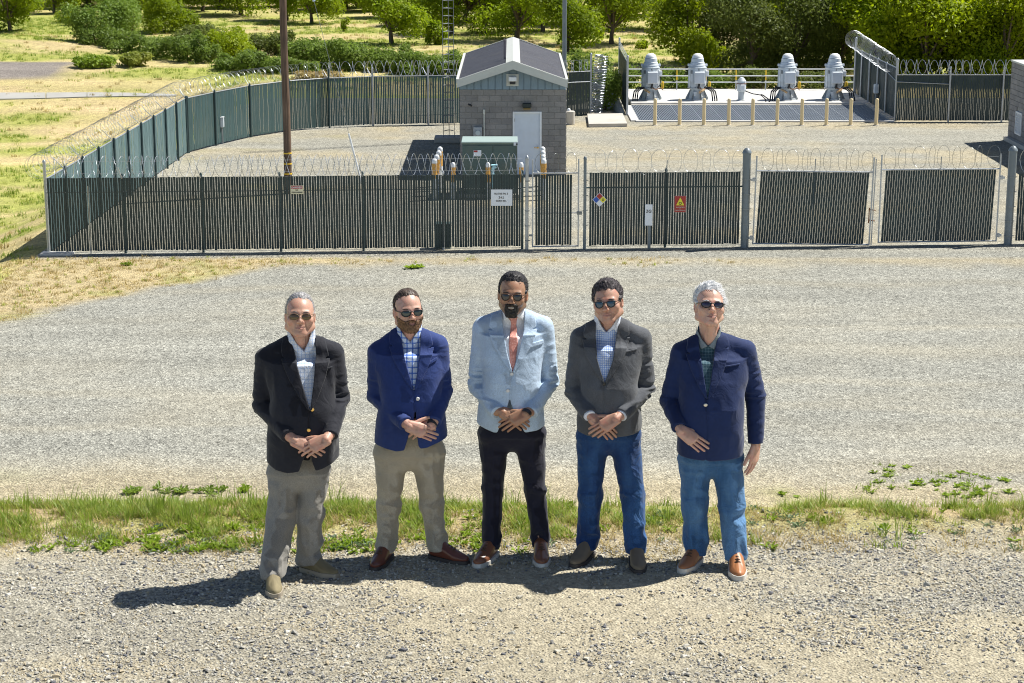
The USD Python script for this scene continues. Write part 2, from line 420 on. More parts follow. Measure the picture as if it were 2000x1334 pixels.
def field_z(X, Y):
    out = sstep(0.35, 6.0, side_x(Y) - X)
    drop = 1.75 * sstep(46.5, 52.5, Y) * (1 - sstep(92, 112, Y))
    hump = 0.9 * np.exp(-((X + 33) / 9) ** 2 - ((Y - 121) / 7) ** 2)
    far = 0.012 * np.clip(Y - 150, 0, 400) * sstep(150, 190, Y)
    base = -0.012 - 6 * (Y < 26)
    return base - drop * out + hump + far + 0.10 * (lat_noise(X, Y, 6, 5) - 0.5) * sstep(0.5, 4, side_x(Y) - X) + 0.25 * (lat_noise(X, Y, 14, 6) - 0.5) * sstep(100, 112, Y)


def field_cover(X, Y):
    n1, n2, n3 = lat_noise(X, Y * 1.6, 7, 11), lat_noise(X * 0.5, Y * 2.0, 4.5, 12), lat_noise(X, Y, 1.6, 13)
    orchard = sstep(104, 116, Y)
    left = 1 - orchard
    bare = sstep(0.50, 0.63, n1) * left * 0.85 + orchard * sstep(0.50, 0.62, n1) * 0.6
    green = sstep(0.42, 0.55, n2 * 0.75 + n3 * 0.25) * (1 - bare * 0.8) * (0.85 * left + 0.9 * orchard)
    green = np.maximum(green, 0.75 * sstep(-20, -26, X + 0.0 * Y) * sstep(113, 118, Y) * sstep(0.35, 0.5, n2))
    road = sstep(3.2, 2.6, np.abs(Y - (109.2 + 0.05 * (X + 28)))) * sstep(-23.5, -25.5, X + 2 * (n3 - 0.5))
    green = green * (1 - road); bare = bare * (1 - road)
    return road, bare, green


def on_field(px, py):
    """The first spot of the field's surface that is seen at a pixel."""
    p0 = np.array([0, 0, CAM_H]); d = ground(px, py, -3.0) - p0
    t = np.linspace(0.5, 1.0, 1500)
    P = p0 + t[:, None] * d
    k = int(np.argmax(P[:, 2] < field_z(P[:, 0], P[:, 1])))
    return P[k]


field_m = ground_mat('dry_grass_field', ((0.44, 0.36, 0.17), (0.21, 0.185, 0.165), (0.45, 0.35, 0.19), (0.27, 0.295, 0.06)), 16.0, 0.35, 0.03, 0.38, 0.20)
sheet('field', np.arange(-75, 75.1, 0.9), np.concatenate([np.arange(24, 130, 0.75), np.arange(130, 260, 2.0), np.arange(260, 900, 20)]), field_z, field_cover, field_m)


def yard_cover(X, Y):
    n1 = lat_noise(X * 0.35, Y * 1.2, 3.2, 21); n2 = lat_noise(X, Y, 1.7, 22); n3 = lat_noise(X * 0.6, Y * 1.5, 5.0, 23)
    edge = np.minimum(44.6 + (X + 12.1) * 1.2, 51.3 + 0.6 * (n1 - 0.5))
    straw = sstep(-0.7, 0.9, Y - edge + 2.2 * (n2 - 0.5)) * sstep(CORNER[1] - 0.2, CORNER[1] - 0.9, Y) * (0.45 + 0.5 * sstep(-2, -6, X))
    straw = np.maximum(straw, 0.55 * sstep(33.6, 31.2, Y + 1.8 * (n2 - 0.5)) * sstep(0.36, 0.55, n1 + 0.12 * sstep(-1, -5, X)))
    inside = sstep(CORNER[1], CORNER[1] + 1, Y)
    straw = np.maximum(straw, inside * 0.42 * sstep(0.46, 0.66, n3 * 0.6 + n2 * 0.4))
    sand = 0.62 * sstep(0.44, 0.70, n1 * 0.75 + n2 * 0.25) + inside * 0.22
    for y0, sl_, w_ in ((36.3, 0.03, 0.30), (38.2, 0.03, 0.30), (42.2, -0.02, 0.35), (44.1, -0.02, 0.32), (48.4, 0.05, 0.4), (33.9, -0.015, 0.25)):
        tr = np.exp(-((Y - (y0 + sl_ * X + 0.004 * X ** 2 * np.sin(y0) + 2.4 * (lat_noise(X, Y * 0 + y0, 6.0, 7) - 0.5))) / w_) ** 2) * sstep(0.30, 0.52, lat_noise(X * 0.25, Y * 0.2, 3.0, int(y0)))
        sand = sand * (1 - 0.6 * tr) if int(y0) % 2 else np.maximum(sand, 0.42 * tr)
    green = 0.55 * sstep(0.58, 0.68, n2) * np.maximum(straw, 0.0) * sstep(-4, -9, X)
    green = np.maximum(green, 0.8 * sstep(33.5, 31.5, Y) * sstep(3.5, 5.0, X) * sstep(0.52, 0.62, n2))
    return sand, straw, green


yard_m = ground_mat('yard_gravel', ((0.268, 0.264, 0.230), (0.335, 0.305, 0.230), (0.40, 0.32, 0.175), (0.24, 0.26, 0.07)), 26.0, 0.7, 0.03, 0.5, 0.15)
_xl = lambda X, Y: X
ys = np.arange(25.0, 93.6, 0.3)
# the yard's left edge follows the side fence, so its columns are spread between that edge and the right
_t = np.linspace(0, 1, 190)


def yard_sheet():
    sx = np.where(ys > 47.5, side_x(ys) - 0.30, side_x(47.5) - 0.30 - 14 * sstep(47.5, 40, ys))
    X = sx[:, None] + (34.0 - sx[:, None]) * _t[None, :]
    Y = np.broadcast_to(ys[:, None], X.shape)
    Z = 0.02 * (lat_noise(X, Y, 2.5, 31) - 0.5)
    near = np.clip((X - sx[:, None]) / 0.8, 0, 1)
    Z = Z * near
    v = np.stack([X, Y, Z], -1).reshape(-1, 3)
    nx, ny = len(_t), len(ys)
    i, j = np.meshgrid(np.arange(ny - 1), np.arange(nx - 1), indexing='ij')
    a = i * nx + j
    f = np.stack([a, a + 1, a + nx + 1, a + nx], -1).reshape(-1, 4)
    m = usdkit.mesh(stage, '/World/gravel_yard', (v, f), yard_m, True)
    c = np.clip(np.stack(yard_cover(X, Y), -1), 0, 1).reshape(-1, 3).astype(np.float32)
    UsdGeom.PrimvarsAPI(m).CreatePrimvar('cover', Sdf.ValueTypeNames.Float3Array, 'vertex').Set(Vt.Vec3fArray.FromNumpy(c))
    tag(m.GetPrim(), None, kind='structure')


yard_sheet()

EDGE_Y = ground(1000, 1012, LEVEE_Z)[1]                 # where the levee crown starts to fall away


def levee_z(X, Y):
    run = np.clip(Y - EDGE_Y - 0.25 * (lat_noise(X, Y * 0 + 1, 1.5, 41) - 0.5), 0, None)
    fall = np.where(run < 0.8, 0.25 * run ** 2 / 0.8, 0.2 + (run - 0.8) * 0.46)
    z = LEVEE_Z - fall + 0.02 * (lat_noise(X, Y, 0.5, 42) - 0.5) * sstep(11.75, 12.3, Y)
    return np.maximum(z, -0.6)


def levee_cover(X, Y):
    n1, n2, n3 = lat_noise(X * 0.5, Y * 1.4, 0.9, 51), lat_noise(X, Y, 0.45, 52), lat_noise(X * 0.3, Y, 0.7, 53)
    grow = sstep(11.55, 12.35, Y + 0.55 * (n2 - 0.5) - 0.28 * sstep(0.3, 1.8, X))
    straw = grow * 0.85
    green = grow * sstep(0.42, 0.58, n1) * 0.75
    sand = np.maximum(0.85 * sstep(0.42, 0.6, n3), sstep(11.2, 11.9, Y) * 0.5)
    return sand, straw, green


levee_m = ground_mat('levee_gravel', ((0.285, 0.265, 0.213), (0.345, 0.303, 0.215), (0.35, 0.265, 0.14), (0.23, 0.25, 0.06)), 60.0, 0.55, 0.012, 0.4, 0.12)
sheet('levee_road', np.arange(-16, 16.1, 0.16), np.concatenate([np.arange(-6, 8, 0.5), np.arange(8, 15, 0.10), np.arange(15, 30, 0.4)]), levee_z, levee_cover, levee_m)

# loose stones on the levee crown, and grass along its shoulder
rng = np.random.default_rng(7)


def stone_protos():
    out = []
    cols = [(0.43, 0.40, 0.33), (0.30, 0.285, 0.25), (0.11, 0.11, 0.12), (0.56, 0.525, 0.45), (0.40, 0.335, 0.225), (0.21, 0.20, 0.185), (0.35, 0.335, 0.29)]
    for k, c in enumerate(cols):
        r = np.random.default_rng(100 + k)
        p = r.normal(size=(14, 3)); p /= np.linalg.norm(p, axis=1, keepdims=True)
        p *= np.array([1.0, 0.78, 0.52]) * r.uniform(0.8, 1.1, (14, 1))
        h = trimesh.convex.convex_hull(p)
        out.append((np.array(h.vertices), np.array(h.faces), plain(f'gravel_stone_{"abcdefg"[k]}', c, 0.85, 0, 0.15, 30)))
    return out


n = 60000
Y = rng.uniform(8.7, 12.6, n * 2); X = rng.uniform(-1, 1, n * 2) * (0.29 * Y + 0.4)
dens = 0.10 + 0.9 * sstep(0.40, 0.60, 0.6 * lat_noise(X * 0.4, Y * 1.3, 0.8, 61) + 0.4 * lat_noise(X, Y, 0.25, 62))
dens *= 1 - 0.85 * sstep(11.8, 12.4, Y)
keep = np.where(rng.uniform(size=n * 2) < dens)[0][:n]
X, Y = X[keep], Y[keep]; k = len(X)
size = np.exp(rng.normal(math.log(0.0062), 0.44, k)).clip(0.0035, 0.024)
feet_clear = np.ones(k, bool)
Z = LEVEE_Z + size * 0.22
instancer('gravel_stones', stone_protos(), np.stack([X, Y, Z], 1), rng.choice(7, k, p=[.2, .2, .11, .13, .16, .09, .11]), quat_z(rng.uniform(0, 6.28, k)),
          size[:, None] * np.stack([rng.uniform(0.8, 1.3, k), rng.uniform(0.8, 1.2, k), rng.uniform(0.8, 1.5, k)], 1), kind='stuff',
          label='loose grey and tan gravel stones strewn over the foreground road')


def blades(seed, n, h, spread, width, lean, bend=0.5):
    """A tuft of tapering bent blades."""
    r = np.random.default_rng(seed); V, F = [], []
    for i in range(n):
        a, q = r.uniform(0, 6.28), r.uniform(0, spread)
        base = np.array([math.cos(a) * q, math.sin(a) * q, -0.01])
        hh, d = h * r.uniform(0.45, 1.0), r.uniform(0, 6.28)
        dirv = np.array([math.cos(d), math.sin(d), 0]); side = np.array([-dirv[1], dirv[0], 0]) * width * r.uniform(0.7, 1.3)
        l = lean * r.uniform(0.1, 1.0)
        p1 = base + np.array([0, 0, hh * 0.55]) + dirv * hh * l * 0.3
        p2 = base + np.array([0, 0, hh]) + dirv * hh * (l * 0.3 + l * bend)
        b = len(V) and sum(len(x) for x in V)
        V.append(np.array([base - side, base + side, p1 + side * 0.75, p1 - side * 0.75, p2]))
        F.append(np.array([[0, 1, 2], [0, 2, 3], [3, 2, 4]]) + b)
    return np.vstack(V), np.vstack(F)


def rosette(seed, n, r0, up, w):
    """A low plant of broad pointed leaves."""
    r = np.random.default_rng(seed); V, F = [], []
    for i in range(n):
        a = r.uniform(0, 6.28); d = np.array([math.cos(a), math.sin(a), 0]); s = np.array([-d[1], d[0], 0])
        L, u = r0 * r.uniform(0.5, 1), up * r.uniform(0.3, 1)
        c = np.array([r.normal() * 0.02, r.normal() * 0.02, 0])
        q = [c, c + d * L * 0.55 + s * w * L + [0, 0, u * 0.7], c + d * L + [0, 0, u * r.uniform(0.5, 1)], c + d * L * 0.55 - s * w * L + [0, 0, u * 0.7]]
        V.append(np.array(q)); F.append(np.array([[0, 1, 2], [0, 2, 3]]) + 4 * i)
    return np.vstack(V), np.vstack(F)


def scatter(name, protos, X, Y, Z, smin, smax, seed, p=None, **kw):
    r = np.random.default_rng(seed); k = len(X)
    s = r.uniform(smin, smax, k)
    return instancer(name, protos, np.stack([X, Y, Z], 1), r.choice(len(protos), k, p=p), quat_z(r.uniform(0, 6.28, k)), np.stack([s, s, s * r.uniform(0.75, 1.25, k)], 1), kind='stuff', **kw)


n = 24000
Y = rng.uniform(11.75, EDGE_Y + 0.55, n); X = rng.uniform(-4.2, 4.2, n)
nn = lat_noise(X * 0.5, Y, 0.7, 71)
n5 = lat_noise(X, Y, 0.28, 73)
w = 0.75 * sstep(12.0, 12.7, Y - 0.12 * sstep(0.2, 1.5, X) + 0.5 * (n5 - 0.5)) * (0.05 + 0.85 * sstep(0.40, 0.58, nn * 0.45 + n5 * 0.55)) * (1 - 0.55 * sstep(0.0, 0.5, Y - EDGE_Y)) + 0.30 * sstep(11.7, 12.15, Y) * sstep(0.42, 0.6, n5) * (0.35 + 0.65 * sstep(1.0, -0.5, X))
keep = rng.uniform(size=n) < w
X, Y = X[keep], Y[keep]
tufts = [(*blades(1, 14, 0.085, 0.06, 0.0034, 1.5), grass_green), (*blades(2, 14, 0.075, 0.07, 0.0032, 1.9), grass_mix), (*blades(3, 14, 0.06, 0.08, 0.003, 2.4), grass_dry),
         (*blades(4, 7, 0.19, 0.04, 0.0026, 0.8, 0.6), grass_green), (*blades(5, 11, 0.10, 0.06, 0.003, 1.4), grass_mix)]
scatter('shoulder_grass', tufts, X, Y, levee_z(X, Y), 0.40, 1.15, 72, [.28, .30, .20, .06, .16], label='yellow green grass strip along the levee shoulder behind the men')
# broad-leaved weeds in the nearer half of that strip
n = 2600
Y = rng.uniform(11.72, 12.75, n); X = rng.uniform(-4.0, 4.0, n)
nn = lat_noise(X * 0.7, Y, 0.5, 81)
spot = lambda x, y, r: np.exp(-((X - x) / r) ** 2 - ((Y - y) / (r * 0.55)) ** 2)
c1 = ground(655, 1085, LEVEE_Z); c2 = ground(1930, 1058, LEVEE_Z); c3 = ground(280, 1080, LEVEE_Z); c4 = ground(930, 1075, LEVEE_Z); c5 = ground(430, 1085, LEVEE_Z)
w = 0.22 * sstep(0.49, 0.62, nn) * sstep(1.2, -0.2, X) + 0.05 * sstep(0.5, 0.62, nn) + 1.0 * spot(c1[0], c1[1], 0.42) + 0.7 * spot(c3[0], c3[1], 0.5) + 0.5 * spot(c4[0], c4[1], 0.3) + 0.6 * spot(c5[0], c5[1], 0.4)
keep = rng.uniform(size=n) < w
weeds = [(*rosette(1, 14, 0.055, 0.045, 0.22), leaf_weed), (*rosette(2, 16, 0.045, 0.055, 0.25), leaf_weed), (*rosette(3, 12, 0.055, 0.04, 0.2), leaf_thistle)]
scatter('shoulder_weeds', weeds, X[keep], Y[keep], levee_z(X[keep], Y[keep]), 0.6, 1.25, 82, [.45, .35, .2], label='bright green broad leaved weeds at the front of the grass strip')
# dry stalks lying between the stones below the strip
n = 5200
Y = rng.uniform(11.2, 12.6, n); X = rng.uniform(-4, 4, n)
keep = rng.uniform(size=n) < 0.75 * sstep(11.3, 12.0, Y) * sstep(0.38, 0.6, lat_noise(X, Y, 0.5, 91))
scatter('dry_stalks', [(*blades(11, 7, 0.06, 0.05, 0.0028, 2.6), grass_dry), (*blades(12, 6, 0.05, 0.06, 0.003, 3.2), grass_dry)], X[keep], Y[keep], LEVEE_Z + 0 * X[keep], 0.6, 1.2, 92,
        label='dry straw stalks among the stones below the grass strip')

# small weeds on the gravel just beyond the levee
for k, (px, py, w_, lab) in enumerate([(262, 962, 0.30, 'small dark weed on bare gravel, leftmost of the row beyond the grass'), (355, 958, 0.34, 'roundest dark green weed on tan soil beyond the grass strip'),
                                  (412, 962, 0.26, 'thin spreading weed on tan soil right of a rounder one'), (486, 960, 0.22, 'faint low weed beside the legs of the man in black blazer'),
                                  (808, 524, 0.42, 'flat green weed alone on the gravel between fence and bearded man'), (246, 518, 0.22, 'tiny green weed in straw below the fence corner')]):
    o = ground(px, py)
    t = Thing('weed', lab, 'weed', o)
    b = MB(); r = np.random.default_rng(300 + k)
    for q in range(7):
        v, f = rosette(310 + 7 * k + q, 12, w_ * 0.45, 0.11, 0.22)
        b.raw(v + [r.normal() * w_ * 0.35, r.normal() * w_ * 0.3, 0.01] + o, f)
    b.build('leaves', leaf_bram if k < 3 else leaf_weed, t, kind='stuff')
n = 900
P = rng.uniform(size=(n, 2)); px = 1480 + 520 * P[:, 0]; py = 905 + 70 * P[:, 1]
gxy = np.array([ground(a, b) for a, b in zip(px, py)])
keep = lat_noise(gxy[:, 0], gxy[:, 1], 1.1, 95) > 0.55
gxy = gxy[keep & (rng.uniform(size=n) < 0.22)]
scatter('verge_weeds', [(*rosette(21, 14, 0.12, 0.07, 0.25), leaf_weed), (*blades(22, 16, 0.12, 0.2, 0.008, 1.8), grass_green), (*rosette(23, 12, 0.14, 0.06, 0.22), leaf_weed)], gxy[:, 0], gxy[:, 1], gxy[:, 2], 0.5, 1.2, 96,
        label='scattered green weed patches on the gravel beyond the grass at right')

# tufts over the dry field
n = 34000
Y = rng.uniform(46, 150, n); X = rng.uniform(-46, 14, n)
cov = field_cover(X, Y)
inv = (np.abs(X) < 0.28 * Y + 3) & (((X < side_x(Y) - 0.5) & (Y > 48)) | (Y > 97)) & (cov[0] < 0.4)
keep = inv & (rng.uniform(size=n) < 0.12 + 0.6 * cov[2] * sstep(0.1, 0.7, cov[2]))
X, Y = X[keep], Y[keep]; g = field_cover(X, Y)[2]
for nm, sel, pr, lab in (('field_dry_grass', g < 0.35, [(*blades(31, 16, 0.2, 0.22, 0.012, 1.6), grass_dry), (*blades(32, 14, 0.16, 0.25, 0.012, 2.0), grass_mix)], 'short dry straw grass over the field outside the fence'),
                         ('field_green_grass', g >= 0.35, [(*blades(33, 18, 0.2, 0.22, 0.012, 1.4), grass_green), (*blades(34, 16, 0.18, 0.25, 0.012, 1.6), grass_mix)], 'patches of green grass over the field outside the fence')):
    scatter(nm, pr, X[sel], Y[sel], field_z(X[sel], Y[sel]), 0.6, 1.3, 35, label=lab)
# straw tufts in front of the fence at left
n = 5000
Y = rng.uniform(43, CORNER[1] - 0.3, n); X = rng.uniform(-15, 6, n)
cv = yard_cover(X, Y)
keep = rng.uniform(size=n) < cv[1] * 0.8
X, Y = X[keep], Y[keep]
scatter('verge_straw', [(*blades(41, 14, 0.10, 0.16, 0.008, 2.2), grass_dry), (*blades(42, 12, 0.12, 0.14, 0.008, 1.6), grass_mix)], X, Y, 0 * X, 0.5, 1.1, 43, [.8, .2], label='dry straw grass on the verge before the fence')

# concrete path across the field
pathT = Thing('concrete_path', kind='structure')
pts = []
for px, ya, yb in ((-60, 183, 196), (90, 182.5, 193), (170, 182, 190.8), (240, 182.6, 189.5), (300, 184, 188.8), (345, 186, 188.6)):
    a, b = on_field(px, ya), on_field(px, yb)
    pts.append((a, b))
for (a0, b0), (a1, b1) in zip(pts[:-1], pts[1:]):
    b = MB(); sub = 5
    for s in range(sub):
        q = []
        for t in (s / sub * 0.985 + 0.008, (s + 1) / sub * 0.985 + 0.008):
            for A, B in ((a0, a1), (b0, b1)):
                p = A + (B - A) * t; q.append(np.array([p[0], p[1], float(field_z(p[0], p[1])) + 0.05]))
        lo = [p - [0, 0, 0.4] for p in q]
        b.raw(np.array(q + lo), np.array([[1, 3, 2, 0], [5, 4, 6, 7], [1, 5, 7, 3], [0, 2, 6, 4]]))
    b.build('slab', path_m, pathT)

# ================================================================== fences, gates and their wire
def front(px):
    """Foot of the front fence at a column of the photograph."""
    return ground(px, 497 - (px - 95) * 20.0 / 1873.0)


FENCE_H = 2.12
PITCH_S = 0.0715


def coil(mb, p0, p1, r, pitch, wire=0.006, double=True, seed=0, n=14, up=None, jitter=0.03, phase=0.0):
    """Concertina wire from p0 to p1: one helix, or two of opposite hand clipped together."""
    rg = np.random.default_rng(seed)
    p0, p1 = np.array(p0, float), np.array(p1, float)
    d = p1 - p0; L = np.linalg.norm(d); d /= L
    u = np.array([0, 0, 1.0]) if abs(d[2]) < 0.8 else np.array([0, -1.0, 0])
    a = np.cross(u, d); a /= np.linalg.norm(a); b = np.cross(d, a)
    turns = L / pitch
    for hand in ((1, -1) if double else (1,)):
        t = np.linspace(0, turns, max(int(turns * n), 8))
        wob = 1 + jitter * np.sin(t * 1.7 + seed + hand) + jitter * 0.7 * np.sin(t * 0.53 + 2 * seed)
        ph = 2 * PI * t * hand + phase
        sway = 0.35 * pitch * np.sin(t * 0.9 + seed)
        p = p0 + np.outer(t * pitch + sway * np.minimum(1, np.minimum(t, turns - t)), d) + (r * wob * np.cos(ph))[:, None] * a + (r * wob * np.sin(ph))[:, None] * b
        mb.tube(p, wire, 4, cap=False)
    return mb


def loops(mb, p0, p1, r, step, wire=0.0055, seed=0, tilt=0.95):
    """A slack coil: nearly flat rings that lean against each other."""
    rg = np.random.default_rng(seed)
    p0, p1 = np.array(p0, float), np.array(p1, float)
    d = p1 - p0; L = np.linalg.norm(d); d /= L
    k = int(L / step)
    ang = np.linspace(0, 2 * PI, 20, endpoint=False)
    for i in range(k + 1):
        c = p0 + d * (L * i / k) + [rg.normal() * 0.04, 0, rg.normal() * 0.02]
        q = (tilt if i % 2 else -tilt * 0.8) + rg.normal() * 0.15
        ax = np.array([math.cos(q), math.sin(q) * 0.8, 0]); ax = ax[0] * d + ax[1] * np.cross([0, 0, 1.0], d)
        rr = r * rg.uniform(0.9, 1.05)
        mb.tube(c + rr * np.cos(ang)[:, None] * ax * 0.85 + rr * np.sin(ang)[:, None] * np.array([0, 0, 1.0]) + np.outer(np.sin(ang * 0.5) * 0.1, d), wire, 4, closed=True)
    return mb


def link_mesh(mb, p0, p1, z0, z1, pitch, wire=0.0014, step=0.075):
    """Chain link: one zigzag wire per slat column, front and back of it."""
    p0, p1 = np.array(p0, float), np.array(p1, float)
    d = p1 - p0; L = np.linalg.norm(d); d /= L
    nrm = np.array([d[1], -d[0], 0])
    n = int(L / pitch)
    zs = np.arange(z0, z1, step)
    for i in range(n):
        off = (np.arange(len(zs)) % 2) * pitch
        p = p0 + np.outer(i * pitch + off, d) + np.outer(np.where(np.arange(len(zs)) % 2, 0.012, -0.012), nrm)
        p[:, 2] += zs
        mb.tube(p, wire, 3, cap=False)
    return mb


def slats(T, p0, p1, z0, z1, pitch=PITCH_S, width=0.0615, seed=0, single=True, lean=0.0, thick=0.008, mat=None):
    rg = np.random.default_rng(seed)
    p0, p1 = np.array(p0, float), np.array(p1, float)
    d = p1 - p0; L = np.linalg.norm(d); d /= L
    rz = math.atan2(d[1], d[0]); n = int(L / pitch)
    allb = MB()
    for i in range(n):
        c = p0 + d * ((i + 0.5) * L / n)
        b = MB() if single else allb
        s0 = len(b.v)
        ztop, zbot = z1 + rg.normal() * 0.006, z0 + rg.normal() * 0.008
        b.box([0, 0, 0], [width * rg.uniform(0.94, 1.04), thick, ztop - zbot])
        v = b.v[-1]
        v[:, 0] += lean * (v[:, 2]) + rg.normal() * 0.002 * v[:, 2]
        v[:, 1] += 0.004 * rg.normal()
        c_, s_ = math.cos(rz + rg.normal() * 0.05), math.sin(rz)
        b.v[-1] = v @ np.array([[math.cos(rz), math.sin(rz), 0], [-math.sin(rz), math.cos(rz), 0], [0, 0, 1]]) + c + [0, 0, (ztop + zbot) / 2]
        if single:
            b.build('slat', slat_g[int(rg.integers(3))], T)
    if not single:
        allb.build('slat_panel', mat or slat_g[0], T, kind='stuff')


def post(T, p, h, r=0.03, mat=None, name='post', cap=True, n=10, label=None):
    b = MB().cyl(p + [0, 0, -0.05], p + [0, 0, h], r, n=n)
    if cap:
        b.lathe([(r * 1.15, 0), (r * 1.15, 0.02), (r * 0.95, 0.04 + r * 0.3), (r * 0.5, 0.05 + r * 0.75), (0.001, 0.05 + r * 0.9)], p + [0, 0, h], n)
    return b.build(name, mat or galv, T, smooth=40, label=label)


def arm(b, p, h, out, up=0.32):
    """The bracket on a post that carries the coil."""
    b.cyl(p + [0, 0, h - 0.03], p + np.array([out[0], out[1], h + up]), 0.013, n=5)


# ---- front fence, long left run
T = Thing('slatted_fence', 'long green slatted fence with razor wire, from the left corner to the white sign', 'fence', CORNER)
px_posts = [95, 178, 245, 397, 549, 710, 866, 1020]
P = [front(x) for x in px_posts]
for k, (x, p) in enumerate(zip(px_posts, P)):
    if x == 178:
        MB().cyl(p, p + [0, 0, 1.9], 0.016, n=6).build('brace_pipe', galv, T); continue
    post(T, p + [0, 0.05, 0], FENCE_H + (0.42 if k == 0 else 0.03), 0.042 if k == 0 else 0.036, galv if x in (95, 866) else post_g, label='tall galvanised corner post' if k == 0 else None)
slats(T, P[0] + (P[-1] - P[0]) * 0.004, P[-1] - (P[-1] - P[0]) * 0.003, 0.09, FENCE_H, seed=1)
b = MB()
for z in (0.05, 1.72, FENCE_H - 0.01):
    b.cyl(P[0] + [0, 0.02, z], P[-1] + [0, 0.02, z], 0.006 if z != 1.72 else 0.014, n=5)
b.build('tension_wire', galv_dark, T)
link_mesh(MB(), P[0], P[-1], 0.03, FENCE_H + 0.02, PITCH_S).build('chain_link', mesh_dark, T, kind='stuff')
b = coil(MB(), P[0] + [0.2, 0, FENCE_H + 0.30], P[-1] + [-0.15, 0, FENCE_H + 0.30], 0.29, 0.38, 0.0062, seed=3)
b.build('razor_wire', wire_m, T)
b = MB()
for p in P[2:]:
    arm(b, p, FENCE_H, (-0.08, -0.10), 0.30)
for z in (0.12, 0.45):
    b.cyl(P[0] + [0, 0, FENCE_H + z], P[-1] + [0, 0, FENCE_H + z], 0.003, n=4)
b.build('wire_bracket', galv, T)

# ---- galvanised post between that run and the small gate, small gate, its post
def gate_post(px, h, r, mat, label):
    p = front(px)
    t = Thing('gate_post', label, 'post', p)
    post(t, p, h, r, mat, 'pipe')
    bb = MB()
    for z in np.arange(0.25, h - 0.45, 0.42):
        bb.lathe([(r + 0.006, -0.012), (r + 0.006, 0.012)], p + [0, 0, z], 10)
        bb.box(p + [r + 0.02, 0, z], [0.05, 0.012, 0.02])
    bb.build('clamp_band', galv_dark, t)
    return t


gate_post(1029, 2.55, 0.05, galv, 'round capped galvanised post at the left of the narrow walk-in gate')
gate_post(1141.5, 2.52, 0.045, post_blue, 'slim round post at the right of the narrow walk-in gate')
pl, pr = front(1040), front(1129)
T = Thing('walk_in_gate', 'narrow green slatted walk-in gate beside the white sign', 'gate', pl)
b = MB()
for p in (pl, pr):
    b.cyl(p + [0, 0, 0.06], p + [0, 0, FENCE_H + 0.42], 0.02, n=8)
b.cyl(pl + [0, 0, 0.08], pr + [0, 0, 0.08], 0.02, n=8); b.cyl(pl + [0, 0, FENCE_H + 0.02], pr + [0, 0, FENCE_H + 0.02], 0.02, n=8)
b.cyl(pl + [0, 0.02, 1.02], pr + [0, 0.02, 1.02], 0.014, n=6)
b.build('gate_frame', galv, T, smooth=40)
slats(T, pl + [0.07, 0, 0], pl + (pr - pl) * 0.86, 0.12, FENCE_H - 0.02, seed=2)
link_mesh(MB(), pl, pr, 0.08, FENCE_H, PITCH_S).build('chain_link', mesh_dark, T, kind='stuff')
loops(MB(), pl + [0.2, 0, FENCE_H + 0.30], pr + [-0.2, 0, FENCE_H + 0.30], 0.30, 0.3, seed=4).build('razor_wire', wire_dark, T)
for z in (0.4, 1.75):
    MB().box(pl + [-0.05, 0, z], [0.10, 0.05, 0.05]).build('hinge', galv_dark, T)
MB().box(pr + [0.03, -0.02, 1.02], [0.14, 0.05, 0.09]).cyl(pr + [-0.05, -0.05, 1.05], pr + [0.10, -0.05, 1.05], 0.012, n=6).build('latch', galv_dark, T)

# ---- run between the small gate and the tall gate post
pl, pr = front(1150), front(1447)
T = Thing('slatted_fence', 'green slatted fence carrying the coloured diamond sign and the red warning sign', 'fence', pl)
slats(T, pl, pr - [0.06, 0, 0], 0.10, FENCE_H + 0.02, seed=3)
for x in (1299,):
    post(T, front(x) + [0, 0.05, 0], FENCE_H + 0.05, 0.036, post_g)
b = MB()
for z in (0.06, FENCE_H + 0.01):
    b.cyl(pl + [-0.1, 0.02, z], pr + [0, 0.02, z], 0.006, n=5)
b.cyl(pl + [-0.1, 0.045, 1.72], pr + [0, 0.045, 1.72], 0.02, n=6)
b.build('rail', post_g, T)
link_mesh(MB(), pl, pr, 0.04, FENCE_H + 0.03, PITCH_S).build('chain_link', mesh_dark, T, kind='stuff')
loops(MB(), pl + [0.2, 0, FENCE_H + 0.32], pr + [-0.25, 0, FENCE_H + 0.32], 0.33, 0.42, 0.0045, seed=6, tilt=0.6).build('razor_wire', wire_m, T)
b = MB(); b.cyl(front(1299) + [0, 0, FENCE_H], front(1299) + [0.02, 0, FENCE_H + 0.36], 0.013, n=5)
for z in (0.2, 0.45):
    b.cyl(pl + [0, 0, FENCE_H + z], pr + [0, 0, FENCE_H + z], 0.0022, n=4)
b.build('wire_bracket', galv_dark, T)

gate_post(1454, 2.66, 0.115, post_blue, 'thick grey capped steel post left of the wide double gate')
gate_post(1968, 2.66, 0.115, post_blue, 'thick grey capped steel post right of the wide double gate')


